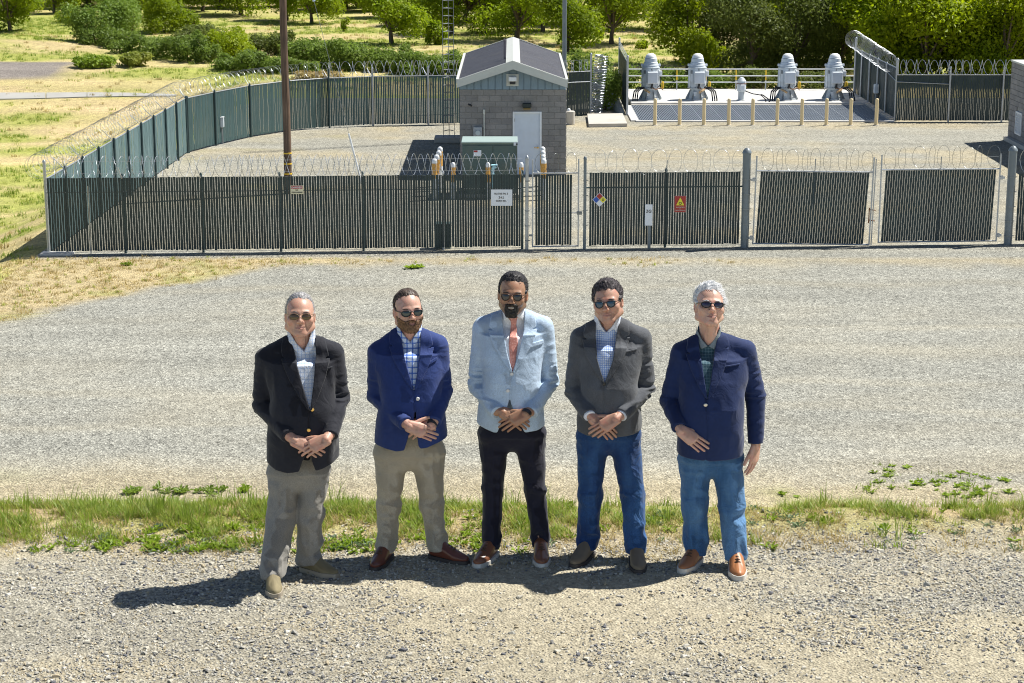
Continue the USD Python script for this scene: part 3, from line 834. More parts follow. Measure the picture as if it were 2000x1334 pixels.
def leaf(xa, xb, tilt, label, seed, latch):
    pl, pr = front(xa), front(xb)
    T = Thing('vehicle_gate_leaf', label, 'gate', pl)
    d = pr - pl; L = np.linalg.norm(d); d = d / L
    up = np.array([-math.sin(tilt) * d[0], -math.sin(tilt) * d[1], math.cos(tilt)]); al = np.array([d[0] * math.cos(tilt), d[1] * math.cos(tilt), math.sin(tilt)])
    at = lambda s, z: pl + [0, 0, 0.10] + al * s + up * z
    H = FENCE_H - 0.06
    b = MB()
    for s in (0, L):
        b.cyl(at(s, -0.02), at(s, H + 0.42), 0.022, n=8)
    b.cyl(at(0, 0), at(L, 0), 0.02, n=8); b.cyl(at(0, H), at(L, H), 0.022, n=8); b.cyl(at(L / 2, 0) + [0, 0.02, 0], at(L / 2, H) + [0, 0.02, 0], 0.018, n=6)
    b.build('gate_frame', galv, T, smooth=40)
    n = int((L - 0.16) / PITCH_S); rg = np.random.default_rng(seed)
    for i in range(n):
        s = 0.10 + (i + 0.5) * (L - 0.24) / n
        lean = 0.02 + rg.normal() * 0.001
        q0, q1 = at(s - 0.03, 0.02 + rg.normal() * 0.008), at(s + 0.03, H - 0.02 + rg.normal() * 0.006)
        w = al * 0.0305
        dn = np.array([d[1], -d[0], 0]) * 0.004
        v = [q0 - w - dn, q0 + w - dn, q1 + w - dn, q1 - w - dn, q0 - w + dn, q0 + w + dn, q1 + w + dn, q1 - w + dn]
        MB().raw(v, [[0, 1, 2, 3], [5, 4, 7, 6], [1, 5, 6, 2], [4, 0, 3, 7], [3, 2, 6, 7], [4, 5, 1, 0]]).build('slat', slat_g[int(rg.integers(3))], T)
    lm = MB()
    link_mesh(lm, pl + [0.03, 0, 0.1], pr + [-0.03, 0, 0.1 + tilt * 0], 0.0, H, PITCH_S)
    lm.build('chain_link', mesh_dark, T, kind='stuff')
    loops(MB(), at(0.25, H + 0.32), at(L - 0.25, H + 0.32), 0.33, 0.34, 0.005, seed=seed).build('razor_wire', wire_dark, T)
    b = MB().cyl(at(L / 2, H), at(L / 2, H + 0.36), 0.013, n=5)
    for z in (0.15, 0.34):
        b.cyl(at(0, H + z), at(L, H + z), 0.002, n=4)
    b.build('wire_bracket', galv_dark, T)
    s0 = -0.06 if latch > 0 else L + 0.06
    for z in (0.16, H - 0.25):
        MB().box(at(s0, z), [0.16, 0.07, 0.06]).cyl(at(s0, z) + [0, 0, -0.05], at(s0, z) + [0, 0, 0.06], 0.035, n=8).build('hinge', galv, T)
    if latch > 0:
        b = MB()
        for z in (0.70, 1.0):
            b.cyl(at(L - 0.06, z), at(L + 0.13, z - 0.02), 0.016, n=6)
        b.cyl(at(L - 0.05, 0.62), at(L - 0.05, 1.05), 0.018, n=6)
        b.build('latch', rust, T)
        MB().cyl(at(L + 0.06, -0.1), at(L + 0.06, H + 0.38), 0.018, n=6).build('drop_rod', galv, T)
    return T


leaf(1470, 1697, -0.020, 'sagging left leaf of the wide slatted double gate, with a rusty latch', 7, 1)
leaf(1715, 1945, 0.0, 'level right leaf of the wide slatted double gate', 8, -1)
pl, pr = front(1982), front(2075)
T = Thing('slatted_fence', 'green slatted fence cut off by the edge, right of the thick gate post', 'fence', pl)
slats(T, pl, pr, 0.10, FENCE_H - 0.1, seed=9)
post(T, pr + [0, 0.05, 0], FENCE_H, 0.036, post_g)
coil(MB(), pl + [0.1, 0, FENCE_H + 0.25], pr + [0, 0, FENCE_H + 0.25], 0.32, 0.34, 0.007, seed=5).build('razor_wire', wire_m, T)
link_mesh(MB(), pl, pr, 0.04, FENCE_H - 0.08, PITCH_S).build('chain_link', mesh_dark, T, kind='stuff')

# ---- left side fence and its bend into the back fence: joined slats, posts each a part
def side_run(name, label, bases, heights, post_mats, coil_r, out, wire, seed, slat_w=0.062, arm_out=None, posts=True, mat=None):
    T = Thing(name, label, 'fence', bases[0])
    for k in range(len(bases) - 1):
        a, c = bases[k], bases[k + 1]
        h = (heights[k] + heights[k + 1]) / 2
        slats(T, a, c, 0.06, h, seed=seed + k, single=False, width=slat_w, mat=mat)
    b = MB()
    for k in range(len(bases) - 1):
        a, c = bases[k], bases[k + 1]
        nb = max(1, int(np.linalg.norm(c - a) / 2.4))
        b.cyl(a + [0, 0, heights[k]], c + [0, 0, heights[k + 1]], 0.02, n=6)
    b.build('rail', galv, T)
    return T


SH = 2.08
# spaced posts along the side
side_posts = [CORNER]
L_side = np.linalg.norm(SIDE_END - CORNER)
nb = 10
side_posts = [CORNER + (SIDE_END - CORNER) * k / nb for k in range(nb + 1)]
inn = np.array([1.0, 0, 0])
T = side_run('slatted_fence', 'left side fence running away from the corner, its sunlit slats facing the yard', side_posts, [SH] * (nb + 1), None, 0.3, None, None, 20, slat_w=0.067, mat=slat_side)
for p in side_posts[1:]:
    post(T, p + [0.06, 0, 0], SH + 0.02, 0.038, post_g)
b = MB()
for p in side_posts[1:]:
    arm(b, p + [0.06, 0, 0], SH, (-0.34, -0.02), 0.34)
for q in (0.12, 0.23, 0.34):
    b.cyl(side_posts[0] + [-q, 0, SH + q], side_posts[-1] + [-q, 0, SH + q], 0.003, n=4)
b.build('wire_bracket', galv, T)
b = MB()
coil(b, side_posts[0] + [-0.22, 0.1, SH + 0.34], side_posts[-1] + [-0.22, 0, SH + 0.34], 0.34, 0.42, 0.0032, seed=11, n=16)
b.build('razor_wire', wire_m, T)
MB().box(side_posts[0] + [0.25, -0.05, 0.03], [0.9, 0.35, 0.10], bevel=0.03).build('footing', concrete_w, T)

bend = [SIDE_END] + [ground(x, y) for x, y in ((422, 284), (490, 268), (566, 256), (643, 249.5), (728, 245.5), (836, 243.5), (905, 243))]
hb = [SH] * len(bend)
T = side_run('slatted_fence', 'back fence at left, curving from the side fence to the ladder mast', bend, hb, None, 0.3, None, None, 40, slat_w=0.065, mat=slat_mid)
for k, p in enumerate(bend[:-1]):
    post(T, p + [0.02, -0.06, 0], SH + (0.02 if k < 4 else 0.32), 0.04 if k < 5 else 0.045, post_g if k < 5 else galv)
b = MB(); br = MB()
for k in range(len(bend) - 1):
    a, c = bend[k], bend[k + 1]
    o = np.array([-0.18, 0.12, SH + 0.32])
    coil(b, a + o, c + o, 0.32, 0.46 if k > 3 else 0.42, 0.009 if k > 3 else 0.0045, seed=50 + k, n=14)
    arm(br, a, SH, (-0.22, 0.12), 0.34)
b.build('razor_wire', wire_m, T); br.build('wire_bracket', galv, T)
# grey meter box on a fence post
o = ground(434, 281)
T = Thing('meter_box', 'small grey utility box on a stub pipe by the curving left fence', 'utility box', o)
MB().cyl(o, o + [0, 0, 0.75], 0.05, n=8).build('pipe', galv_dark, T)
MB().box(o + [0, -0.02, 0.85], [0.2, 0.16, 0.38], bevel=0.02).build('box', pump_p, T)
MB().box(o + [0, -0.02, 1.055], [0.22, 0.18, 0.03], bevel=0.008).build('lid', white_p, T)

# ---- back fence pieces near the pumps
a, c = ground(1098, 231), ground(1152, 228)
T = side_run('slatted_fence', 'short dark slatted back fence between the block hut and the pump yard', [a, c], [2.0, 2.0], None, 0, None, None, 60, slat_w=0.064)
MB().cyl(a + [0, -0.03, 1.55], c + [0, -0.03, 1.55], 0.02, n=6).build('brace_rail', galv, T)
coil(MB(), a + [0, 0, 2.25], c + [-0.1, 0, 2.25], 0.26, 0.3, 0.008, seed=61).build('razor_wire', wire_m, T)
o = ground(1153.5, 223)
T = Thing('fence_post', 'tall round galvanised post with an upright bundle of razor wire beside it', 'post', o)
post(T, o, 2.62, 0.05, galv, 'pipe')
b = MB(); o2 = ground(1164, 223)
coil(b, o2 + [0.0, 0, 0.1], o2 + [0.22, 0, 2.62], 0.30, 0.10, 0.011, seed=62, n=14)
b.build('razor_wire', wire_m, T)
near, far = ground(1224.5, 225), ground(1208, 189)
far[0] = near[0] + 0.05
T = Thing('slatted_fence', 'slatted fence seen edge-on at the left of the pump pad', 'fence', near)
slats(T, near, far, 0.05, 2.3, seed=63, single=False, width=0.064)
post(T, near, 2.55, 0.05, galv); post(T, far, 2.75, 0.05, galv)
b = MB()
for z in (2.32, 2.45, 2.58):
    b.cyl(near + [0, 0, z], far + [0, 0, z + 0.08], 0.02, n=5)
b.build('rail', galv, T)
a, c = ground(1200, 222), ground(1222, 226)
T = Thing('wing_wall', 'low sloping concrete wing wall below the edge-on fence', 'wall', a)
p1, p2 = near + [-0.12, 0.1, 0], near + [-0.45, 4.2, 0]
v = np.array([p1, p1 + [-0.2, 0, 0], p2 + [-0.2, 0, 0], p2, p1 + [0, 0, 0.15], p1 + [-0.2, 0, 0.15], p2 + [-0.2, 0, 0.85], p2 + [0, 0, 0.85]])
MB().raw(v, [[0, 1, 2, 3], [4, 7, 6, 5], [0, 4, 5, 1], [1, 5, 6, 2], [2, 6, 7, 3], [3, 7, 4, 0]]).build('wall', post_blue, T)

# right side fence of the pump pad
near, far = ground(1748, 237), ground(1668, 187)
T = Thing('slatted_fence', 'slatted fence right of the pumps, seen at a slant, fat coil on top', 'fence', near)
slats(T, near, far, 0.05, 2.25, seed=64, single=False, width=0.066)
for k in range(1, 5):
    post(T, near + (far - near) * k / 5 + [-0.06, 0, 0], 2.28, 0.045, galv)
post(T, near, 2.62, 0.06, galv); post(T, far, 2.72, 0.06, galv)
b = MB(); b.cyl(near + [0, 0, 2.28], far + [0, 0, 2.28], 0.022, n=6); b.cyl(near + [-0.05, 0, 1.75], near + (far - near) * 0.2 + [-0.05, 0, 1.95], 0.02, n=6)
b.build('rail', galv, T)
b = MB(); coil(b, near + [-0.35, 0.1, 2.5], far + [-0.15, 0, 2.75], 0.40, 0.34, 0.0034, seed=65, n=18)
b.build('razor_wire', wire_m, T)
MB().box((near + far) / 2 + [-0.1, 0, 0.06], [0.35, np.linalg.norm(far - near), 0.16], rz=math.atan2(far[1] - near[1], far[0] - near[0]) - PI / 2).build('kerb', concrete, T)
o = near + (far - near) * 0.38 + [-0.14, 0, 0]
T = Thing('meter_box', 'small pale utility box on the slanting fence right of the pumps', 'utility box', o)
MB().box(o + [0, 0, 1.0], [0.2, 0.28, 0.42], bevel=0.03).build('box', pump_p, T)
MB().cyl(o, o + [0, 0, 0.8], 0.04, n=8).build('pipe', galv_dark, T)
# right back fence
a, c = ground(1748, 238), ground(1985, 238.5)
pp = [a, ground(1851, 238), ground(1955, 238), c]
T = side_run('slatted_fence', 'dark slatted back fence between the pump yard and the right hand building', pp, [2.02] * 4, None, 0, None, None, 70, slat_w=0.067)
for p in pp[1:3]:
    post(T, p + [0, -0.06, 0], 2.3, 0.04, galv)
b = MB(); b.cyl(a + [0, -0.03, 1.72], pp[1] + [0, -0.03, 1.62], 0.018, n=6); b.build('brace_rail', galv, T)
coil(MB(), a + [0.2, 0.1, 2.34], c + [0, 0.1, 2.34], 0.31, 0.40, 0.011, seed=67).build('razor_wire', wire_m, T)


# ================================================================== signs on the front fence
def text_at(b, s, x, y, z, h, bold=True, center=True):
    m = meshkit.text_mesh(s, h, 0.003, bold)
    v = np.array(m.vertices); w = np.ptp(v[:, 0])
    v = np.stack([v[:, 0] - v[:, 0].min() - (w / 2 if center else 0) + x, y - v[:, 2], v[:, 1] + z], 1)
    b.raw(v, m.faces)
    return b


def plate(b, x0, x1, z0, z1, y, t=0.006):
    b.box([(x0 + x1) / 2, y, (z0 + z1) / 2], [x1 - x0, t, z1 - z0], bevel=0.002)
    return b


def sign_box(pa, pb):
    """World rectangle of a sign that spans two pixels on the front fence."""
    y = front((pa[0] + pb[0]) / 2)[1] - 0.035
    A, B = on_wall(pa[0], pa[1], y), on_wall(pb[0], pb[1], y)
    return A[0], B[0], B[2], A[2], y


x0, x1, z0, z1, y = sign_box((959, 370), (1000.5, 402))
T = Thing('site_sign', 'white rectangular sign with three lines of black letters by the small gate', 'sign', ((x0 + x1) / 2, y, z0))
plate(MB(), x0, x1, z0, z1, y).build('panel', sign_w, T)
b = MB(); xm = (x0 + x1) / 2 - 0.01
text_at(b, 'NATRS PS 3', xm, y - 0.004, z0 + 0.315, 0.048); text_at(b, '341', xm, y - 0.004, z0 + 0.205, 0.06); text_at(b, 'GISH RD.', xm, y - 0.004, z0 + 0.115, 0.048)
b.build('lettering', ink, T)
x0, x1, z0, z1, y = sign_box((567, 362), (592.5, 379))
T = Thing('danger_sign', 'small cream sign with a red danger heading near the wooden pole', 'sign', ((x0 + x1) / 2, y, z0))
plate(MB(), x0, x1, z0, z1, y).build('panel', plain('cream_sign_face', (0.66, 0.63, 0.46), 0.5, 0, 0.05, 4), T)
plate(MB(), x0 + 0.02, x1 - 0.02, z1 - 0.10, z1 - 0.012, y - 0.004).build('red_heading', sign_r, T)
b = MB(); text_at(b, 'DANGER', (x0 + x1) / 2, y - 0.0085, z1 - 0.083, 0.05); b.build('heading_letters', sign_w, T)
b = MB(); text_at(b, 'NO', (x0 + x1) / 2, y - 0.005, z0 + 0.092, 0.036); text_at(b, 'TRESPASSING', (x0 + x1) / 2, y - 0.005, z0 + 0.03, 0.032); b.build('lettering', ink, T, kind='stuff')
# diamond
y = front(1171)[1] - 0.035
c = on_wall(1171, 390, y); q = 0.192
T = Thing('hazard_diamond_sign', 'four colour hazard diamond sign, red, blue, yellow and white', 'sign', c)
def dia(cx, cz, h, yy, t=0.005):
    v = [[cx - h, yy - t, cz], [cx, yy - t, cz - h], [cx + h, yy - t, cz], [cx, yy - t, cz + h], [cx - h, yy + t, cz], [cx, yy + t, cz - h], [cx + h, yy + t, cz], [cx, yy + t, cz + h]]
    return MB().raw(v, [[0, 1, 2, 3], [7, 6, 5, 4], [0, 4, 5, 1], [1, 5, 6, 2], [2, 6, 7, 3], [3, 7, 4, 0]])
dia(c[0], c[2], q * 1.06, y).build('panel', sign_w, T)
for dx, dz, m, nm in ((0, 1, sign_r, 'red_square'), (-1, 0, sign_b, 'blue_square'), (1, 0, sign_y, 'yellow_square'), (0, -1, sign_w, 'white_square')):
    dia(c[0] + dx * q / 2, c[2] + dz * q / 2, q / 2 * 0.93, y - 0.006).build(nm, m, T)
b = MB(); text_at(b, '0', c[0] + q / 2, y - 0.012, c[2] - 0.035, 0.07); b.build('digit', ink, T)
# red warning sign
x0, x1, z0, z1, y = sign_box((1318, 383), (1339, 414))
T = Thing('warning_sign', 'upright red warning sign with a yellow triangle on the fence', 'sign', ((x0 + x1) / 2, y, z0))
plate(MB(), x0 - 0.008, x1 + 0.008, z0 - 0.008, z1 + 0.008, y + 0.002).build('border', plain('pink_sign_edge', (0.6, 0.4, 0.38), 0.5), T)
plate(MB(), x0, x1, z0, z1, y - 0.003).build('panel', sign_r, T)
xm = (x0 + x1) / 2; w = (x1 - x0)
tri = MB().raw([[xm - w * .36, y - .008, z0 + .19], [xm + w * .36, y - .008, z0 + .19], [xm, y - .008, z1 - .035], [xm - w * .36, y - .004, z0 + .19], [xm + w * .36, y - .004, z0 + .19], [xm, y - .004, z1 - .035]],
               [[0, 1, 2], [5, 4, 3], [0, 3, 4], [0, 4, 1], [1, 4, 5], [1, 5, 2], [2, 5, 3], [2, 3, 0]])
tri.build('yellow_triangle', sign_y, T)
MB().tube([[xm + 0.035 * math.cos(a), y - 0.010, z0 + 0.245 + 0.035 * math.sin(a)] for a in np.linspace(0, 2 * PI, 10)[:-1]], 0.009, 5, closed=True).build('black_symbol', ink, T)
b = MB(); text_at(b, 'WARNING', xm, y - 0.008, z0 + 0.115, 0.035); text_at(b, 'NO', xm, y - 0.008, z0 + 0.075, 0.022); text_at(b, 'TRESPASSING', xm, y - 0.008, z0 + 0.03, 0.03); b.build('lettering', plain('pale_sign_ink', (0.62, 0.42, 0.38), 0.5), T)
# 3G marker
x0, x1, z0, z1, y = sign_box((1259.5, 398), (1273.5, 439.5))
o = front(1267) - [0, 0.10, 0]
T = Thing('marker_post', 'slim white marker sign reading 3G on a grey stake before the fence', 'marker post', o)
MB().box([o[0], o[1], (z0 + 0.1) / 2], [0.085, 0.035, z0 + 0.1], bevel=0.006).build('stake', post_blue, T)
plate(MB(), x0, x1, z0, z1, o[1] - 0.03).build('panel', sign_w, T)
b = MB(); text_at(b, '3G', (x0 + x1) / 2, o[1] - 0.034, z1 - 0.24, 0.085); b.build('lettering', ink, T)

# ================================================================== block hut
HUT_Y = ground(1000, 342)[1]
hl, hr = on_wall(899, 342, HUT_Y)[0], on_wall(1105, 342, HUT_Y)[0]
WALL_Z = on_wall(1000, 175, HUT_Y)[2]
FY = HUT_Y - 0.28
el, er = on_wall(892, 168, FY), on_wall(1108.5, 167, FY)
RIDGE = on_wall(1000, 122, FY)[2]; EAVE = (el[2] + er[2]) / 2 + 0.16
BACK_Y = ground(1003, 75, RIDGE)[1]
HUT_D = BACK_Y - 0.3 - HUT_Y
cx = (hl + hr) / 2
ROW = WALL_Z / round(WALL_Z / 0.203); NR = round(WALL_Z / 0.203)
hut = Thing('block_hut', 'small gabled hut of grey concrete blocks with a pale door', 'building', (cx, HUT_Y, 0))
MB().box([cx, HUT_Y + 0.012 + HUT_D / 2, WALL_Z / 2], [hr - hl - 0.024, HUT_D, WALL_Z]).build('wall', mortar_m, hut)
dl, dr, dt = on_wall(1001.5, 218, HUT_Y)[0], on_wall(1058, 218, HUT_Y)[0], on_wall(1030, 218, HUT_Y)[2]
BL = (hr - hl) / 9.0
rb = np.random.default_rng(5)
for r_ in range(NR):
    xs = np.arange(-1 if r_ % 2 else 0, 10) * BL + (BL / 2 if r_ % 2 else 0) + hl
    for x in xs:
        xa, xb = max(x, hl), min(x + BL, hr)
        if xb - xa < 0.05:
            continue
        za, zb = r_ * ROW, (r_ + 1) * ROW
        cuts = [(xa, xb)]
        if za < dt - 0.05:
            cuts = [(xa, min(xb, dl)), (max(xa, dr), xb)]
        for u, v_ in cuts:
            if v_ - u > 0.04:
                MB().box([(u + v_) / 2, HUT_Y + 0.02, (za + zb) / 2], [v_ - u - 0.010, 0.045 + rb.normal() * 0.002, zb - za - 0.010], bevel=0.004).build('concrete_block', blocks_m[int(rb.integers(4))], hut)
side = MB()
for xw in (hl, hr):
    for r_ in range(NR):
        for k in range(int(HUT_D / BL)):
            side.box([xw, HUT_Y + 0.045 + (k + 0.5 + (0.5 if r_ % 2 else 0)) * BL, (r_ + 0.5) * ROW], [0.03, BL - 0.010, ROW - 0.010])
side.build('side_blocks', blocks_m[0], hut, kind='stuff')
# gable siding: one board after another
sl = (RIDGE - EAVE) / (cx - el[0])
nb = 15; bw = (hr - hl) / nb
for k in range(nb):
    xa = hl + k * bw; xm = xa + bw / 2
    zt = min(RIDGE - abs(xa - cx) * sl, RIDGE - abs(xa + bw - cx) * sl) - 0.16
    zt = max(zt, WALL_Z + 0.06)
    MB().box([xm, HUT_Y - 0.005 + (0.006 if k % 2 else 0), (WALL_Z + zt) / 2], [bw - 0.035, 0.05, zt - WALL_Z - 0.01]).build('siding_board', siding_p, hut)
    MB().box([xa, HUT_Y + 0.012, (WALL_Z + zt) / 2], [0.034, 0.03, zt - WALL_Z - 0.012]).build('siding_batten', siding_p, hut)
v = np.array([[hl, HUT_Y + 0.02, WALL_Z], [hr, HUT_Y + 0.02, WALL_Z], [cx, HUT_Y + 0.02, RIDGE - 0.14]])
v = np.vstack([v, v + [0, HUT_D, 0]])
MB().raw(v, [[0, 1, 2], [5, 4, 3], [0, 3, 4], [0, 4, 1], [1, 4, 5], [1, 5, 2], [2, 5, 3], [2, 3, 0]]).build('gable', siding_p, hut)
# roof
for s, xe in ((-1, el[0]), (1, er[0])):
    b = MB()
    A, B = np.array([xe, FY, EAVE]), np.array([cx, FY, RIDGE])
    nn = np.cross(B - A, [0, 1, 0]) * (1 if s < 0 else -1); nn /= np.linalg.norm(nn); nn *= np.sign(nn[2])
    D = np.array([0, BACK_Y - FY, 0])
    q = [A, B, B + D, A + D]
    v = np.array(q + [p - nn * 0.05 for p in q])
    b.raw(v, [[0, 1, 2, 3], [7, 6, 5, 4], [0, 4, 5, 1], [1, 5, 6, 2], [2, 6, 7, 3], [3, 7, 4, 0]])
    for yy in np.arange(0.12, BACK_Y - FY, 0.20):
        for w_, hgt in ((0.022, 0.022),):
            r0, r1 = A + [0, yy, 0] + nn * 0.002, B + [0, yy, 0] + nn * 0.002
            e = np.array([0, w_, 0])
            b.raw([r0 - e, r0 + e, r1 + e, r1 - e, r0 - e * .5 + nn * hgt, r0 + e * .5 + nn * hgt, r1 + e * .5 + nn * hgt, r1 - e * .5 + nn * hgt],
                  [[4, 5, 6, 7], [0, 4, 7, 3], [1, 2, 6, 5], [0, 1, 5, 4], [3, 7, 6, 2]])
    rp = b.build('roof_panel', roof_p, hut)
    # fascia along the front slope, eave trim along the side, ridge cap, back trim
    fh = 0.27
    for yy, nm in ((FY - 0.02, 'gable_fascia'), (BACK_Y + 0.02, 'back_fascia')):
        a0, a1 = np.array([xe, yy, EAVE + 0.03]), np.array([cx, yy, RIDGE + 0.05])
        v = np.array([a0, a1, a1 - [0, 0, fh * 1.05], a0 - [0, 0, fh * 0.95]]); e = np.array([0, 0.022, 0])
        v = np.vstack([v - e, v + e])
        MB().raw(v, [[0, 1, 2, 3], [7, 6, 5, 4], [0, 4, 5, 1], [1, 5, 6, 2], [2, 6, 7, 3], [3, 7, 4, 0]]).build(nm, trim_p, hut)
        # turned-over top flange of the fascia
        up = np.array([0, 0, 0.012])
        q0, q1 = a0 + nn * 0.004, a1 + nn * 0.004
        e2 = np.array([0, 0.10 if yy < HUT_Y else -0.10, 0])
        MB().raw([q0, q1, q1 + e2, q0 + e2, q0 + up, q1 + up, q1 + e2 + up, q0 + e2 + up], [[0, 1, 2, 3], [7, 6, 5, 4], [0, 4, 5, 1], [1, 5, 6, 2], [2, 6, 7, 3], [3, 7, 4, 0]]).build('roof_edge_trim', trim_p, hut)
    MB().box([xe - s * 0.02, (FY + BACK_Y) / 2, EAVE + 0.0], [0.09, BACK_Y - FY - 0.06, 0.14]).build('eave_trim', trim_p, hut)
    c0, c1 = np.array([cx, FY + 0.09, RIDGE + 0.066]), np.array([cx + s * 0.25, FY + 0.09, RIDGE + 0.066 - 0.25 * sl])
    v = np.array([c0, c1, c1 + D * 0.98, c0 + D * 0.98]); v = np.vstack([v, v - [0, 0, 0.03]])
    MB().raw(v, [[0, 1, 2, 3], [7, 6, 5, 4], [0, 4, 5, 1], [1, 5, 6, 2], [2, 6, 7, 3], [3, 7, 4, 0]]).build('ridge_cap', trim_p, hut)
o = ground(988, 122, RIDGE - 0.15)
MB().cyl([cx - 0.30, FY + 2.2, RIDGE - 0.12], [cx - 0.30, FY + 2.2, RIDGE + 0.55], 0.035, n=8).lathe([(0.05, 0), (0.05, 0.08), (0.001, 0.1)], (cx - 0.30, FY + 2.2, RIDGE + 0.55), 8).build('vent_pipe', plain('dull_purple_grey_pipe', (0.10, 0.09, 0.11), 0.5), hut)
# gable floodlight on its plate
gp = on_wall(1001, 156, HUT_Y)
vp = MB().box([gp[0], HUT_Y - 0.045, gp[2]], [0.43, 0.03, 0.42], bevel=0.006).build('light_plate', trim_p, hut)
MB().box([gp[0] + 0.005, HUT_Y - 0.16, gp[2] + 0.05], [0.28, 0.20, 0.16], bevel=0.02).build('floodlight_hood', white_p, hut)
MB().box([gp[0] + 0.005, HUT_Y - 0.13, gp[2] - 0.085], [0.20, 0.14, 0.10], bevel=0.01).build('floodlight_lens', black_p, hut)
# lamp over the door
lp = on_wall(1029, 207, HUT_Y)
b = MB().box([lp[0], HUT_Y - 0.08, lp[2] + 0.03], [0.31, 0.16, 0.17], bevel=0.03)
b.build('door_lamp', bronze, hut)
MB().box([lp[0], HUT_Y - 0.09, lp[2] - 0.085], [0.25, 0.12, 0.05], bevel=0.01).build('door_lamp_lens', plain('amber_lens', (0.25, 0.16, 0.05), 0.3), hut)
# camera at the left
cp = on_wall(918, 204, HUT_Y)
MB().cyl(cp + [0, 0, 0], cp + [0, -0.16, 0], 0.02, n=6).cyl(cp + [-0.06, -0.16, 0.02], cp + [0.06, -0.24, -0.02], 0.035, n=8).build('security_camera', black_p, hut)
# meter and conduit
mp_ = on_wall(933, 259, HUT_Y)
MB().box([mp_[0], HUT_Y - 0.06, mp_[2]], [0.31, 0.11, 0.42], bevel=0.012).build('meter_cabinet', plain('grey_meter_cabinet', (0.33, 0.35, 0.37), 0.5), hut)
MB().cyl([mp_[0] + 0.01, HUT_Y - 0.11, mp_[2] + 0.01], [mp_[0] + 0.01, HUT_Y - 0.18, mp_[2] + 0.01], 0.085, n=16).build('meter_dial', meter_g, hut)
kp = on_wall(945.5, 215, HUT_Y)
MB().cyl([kp[0], HUT_Y - 0.04, 0.6], [kp[0], HUT_Y - 0.04, kp[2]], 0.025, n=8).box([kp[0], HUT_Y - 0.04, kp[2] - 0.05], [0.08, 0.06, 0.16], bevel=0.01).build('conduit', trim_p, hut)
# door
door = MB().box([(dl + dr) / 2, HUT_Y + 0.025, dt / 2 - 0.02], [dr - dl - 0.12, 0.045, dt - 0.09]).build('door', door_p, hut)
b = MB()
b.box([dl + 0.03, HUT_Y - 0.006, dt / 2], [0.06, 0.07, dt]); b.box([dr - 0.03, HUT_Y - 0.006, dt / 2], [0.06, 0.07, dt]); b.box([(dl + dr) / 2, HUT_Y - 0.006, dt - 0.03], [dr - dl - 0.124, 0.07, 0.06])
b.build('frame', white_p, door)
hz = on_wall(1055, 288, HUT_Y)[2]
MB().cyl([dr - 0.13, HUT_Y, hz], [dr - 0.13, HUT_Y - 0.07, hz], 0.03, n=8).box([dr - 0.19, HUT_Y - 0.07, hz], [0.15, 0.02, 0.025], bevel=0.006).build('handle', brass, door)
b = MB()
for z in (0.25, 1.05, dt - 0.35):
    b.cyl([dl + 0.065, HUT_Y - 0.02, z], [dl + 0.065, HUT_Y - 0.02, z + 0.11], 0.012, n=6)
b.build('hinge', galv_dark, door)

# barrel planter at the right side, slab behind
o = ground(1113.5, 243)
T = Thing('concrete_drum', 'stubby round concrete drum against the hut, behind its right side', 'drum', o)
MB().lathe([(0.19, 0), (0.205, 0.03), (0.20, 0.55), (0.17, 0.575), (0.001, 0.58)], o, 18).build('drum', concrete, T, smooth=40)
MB().lathe([(0.07, 0.575), (0.075, 0.62), (0.05, 0.68), (0.001, 0.70)], o + [-0.06, 0, 0], 12).build('cap', white_p, T, smooth=40)
sa, sb, sc, sd = ground(1147, 222, 0.15), ground(1216, 221, 0.15), ground(1225, 241, 0.15), ground(1150, 242, 0.15)
v = np.array([sa, sd, sc, sb]); v = np.vstack([v, v - [0, 0, 0.2]])
T = Thing('concrete_slab', 'raised concrete slab in front of the pump yard fence', 'slab', (sa + sc) / 2 * [1, 1, 0])
MB().raw(v, [[0, 1, 2, 3], [7, 6, 5, 4], [0, 4, 5, 1], [1, 5, 6, 2], [2, 6, 7, 3], [3, 7, 4, 0]]).build('slab', concrete, T)

# ================================================================== cabinet, its bollards, pipe, mast, poles
CY = ground(956, 386)[1]
c0, c1 = on_wall(902.5, 386, CY)[0], on_wall(1010, 386, CY)[0]
ctop = on_wall(956, 277, CY)[2]
cdep = 1.35
T = Thing('transformer_cabinet', 'big dark green transformer cabinet standing before the hut', 'cabinet', ((c0 + c1) / 2, CY, 0))
MB().box([(c0 + c1) / 2, CY + cdep / 2, 0.06], [c1 - c0 + 0.3, cdep + 0.3, 0.14], bevel=0.02).build('pad', concrete, T)
MB().box([(c0 + c1) / 2, CY + cdep / 2, (0.13 + ctop - 0.03) / 2], [c1 - c0 - 0.03, cdep - 0.03, ctop - 0.16], bevel=0.015).build('body', cab_p, T)
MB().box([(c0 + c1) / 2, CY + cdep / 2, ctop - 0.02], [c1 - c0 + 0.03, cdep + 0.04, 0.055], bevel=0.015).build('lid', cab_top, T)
for k, (u, w) in enumerate(((c0 + 0.03, 0.54), (c0 + 0.03 + 0.55 * (c1 - c0), 0.42))):
    MB().box([u + w * (c1 - c0) / 2, CY + 0.005, ctop / 2 + 0.03], [w * (c1 - c0), 0.025, ctop - 0.32], bevel=0.006).build('door', cab_p, T)
s0, s1 = on_wall(925, 293, CY), on_wall(940, 305, CY)
plate(MB(), s0[0], s1[0], s1[2], s0[2], CY - 0.012).build('sticker', sign_w, T)
plate(MB(), s0[0] + 0.01, s1[0] - 0.12, s0[2] - 0.07, s0[2] - 0.01, CY - 0.017).build('sticker_heading', sign_r, T)
s0 = on_wall(1006, 281, CY)
MB().box(s0 + [0, -0.015, 0], [0.09, 0.012, 0.11]).build('label', sign_w, T)
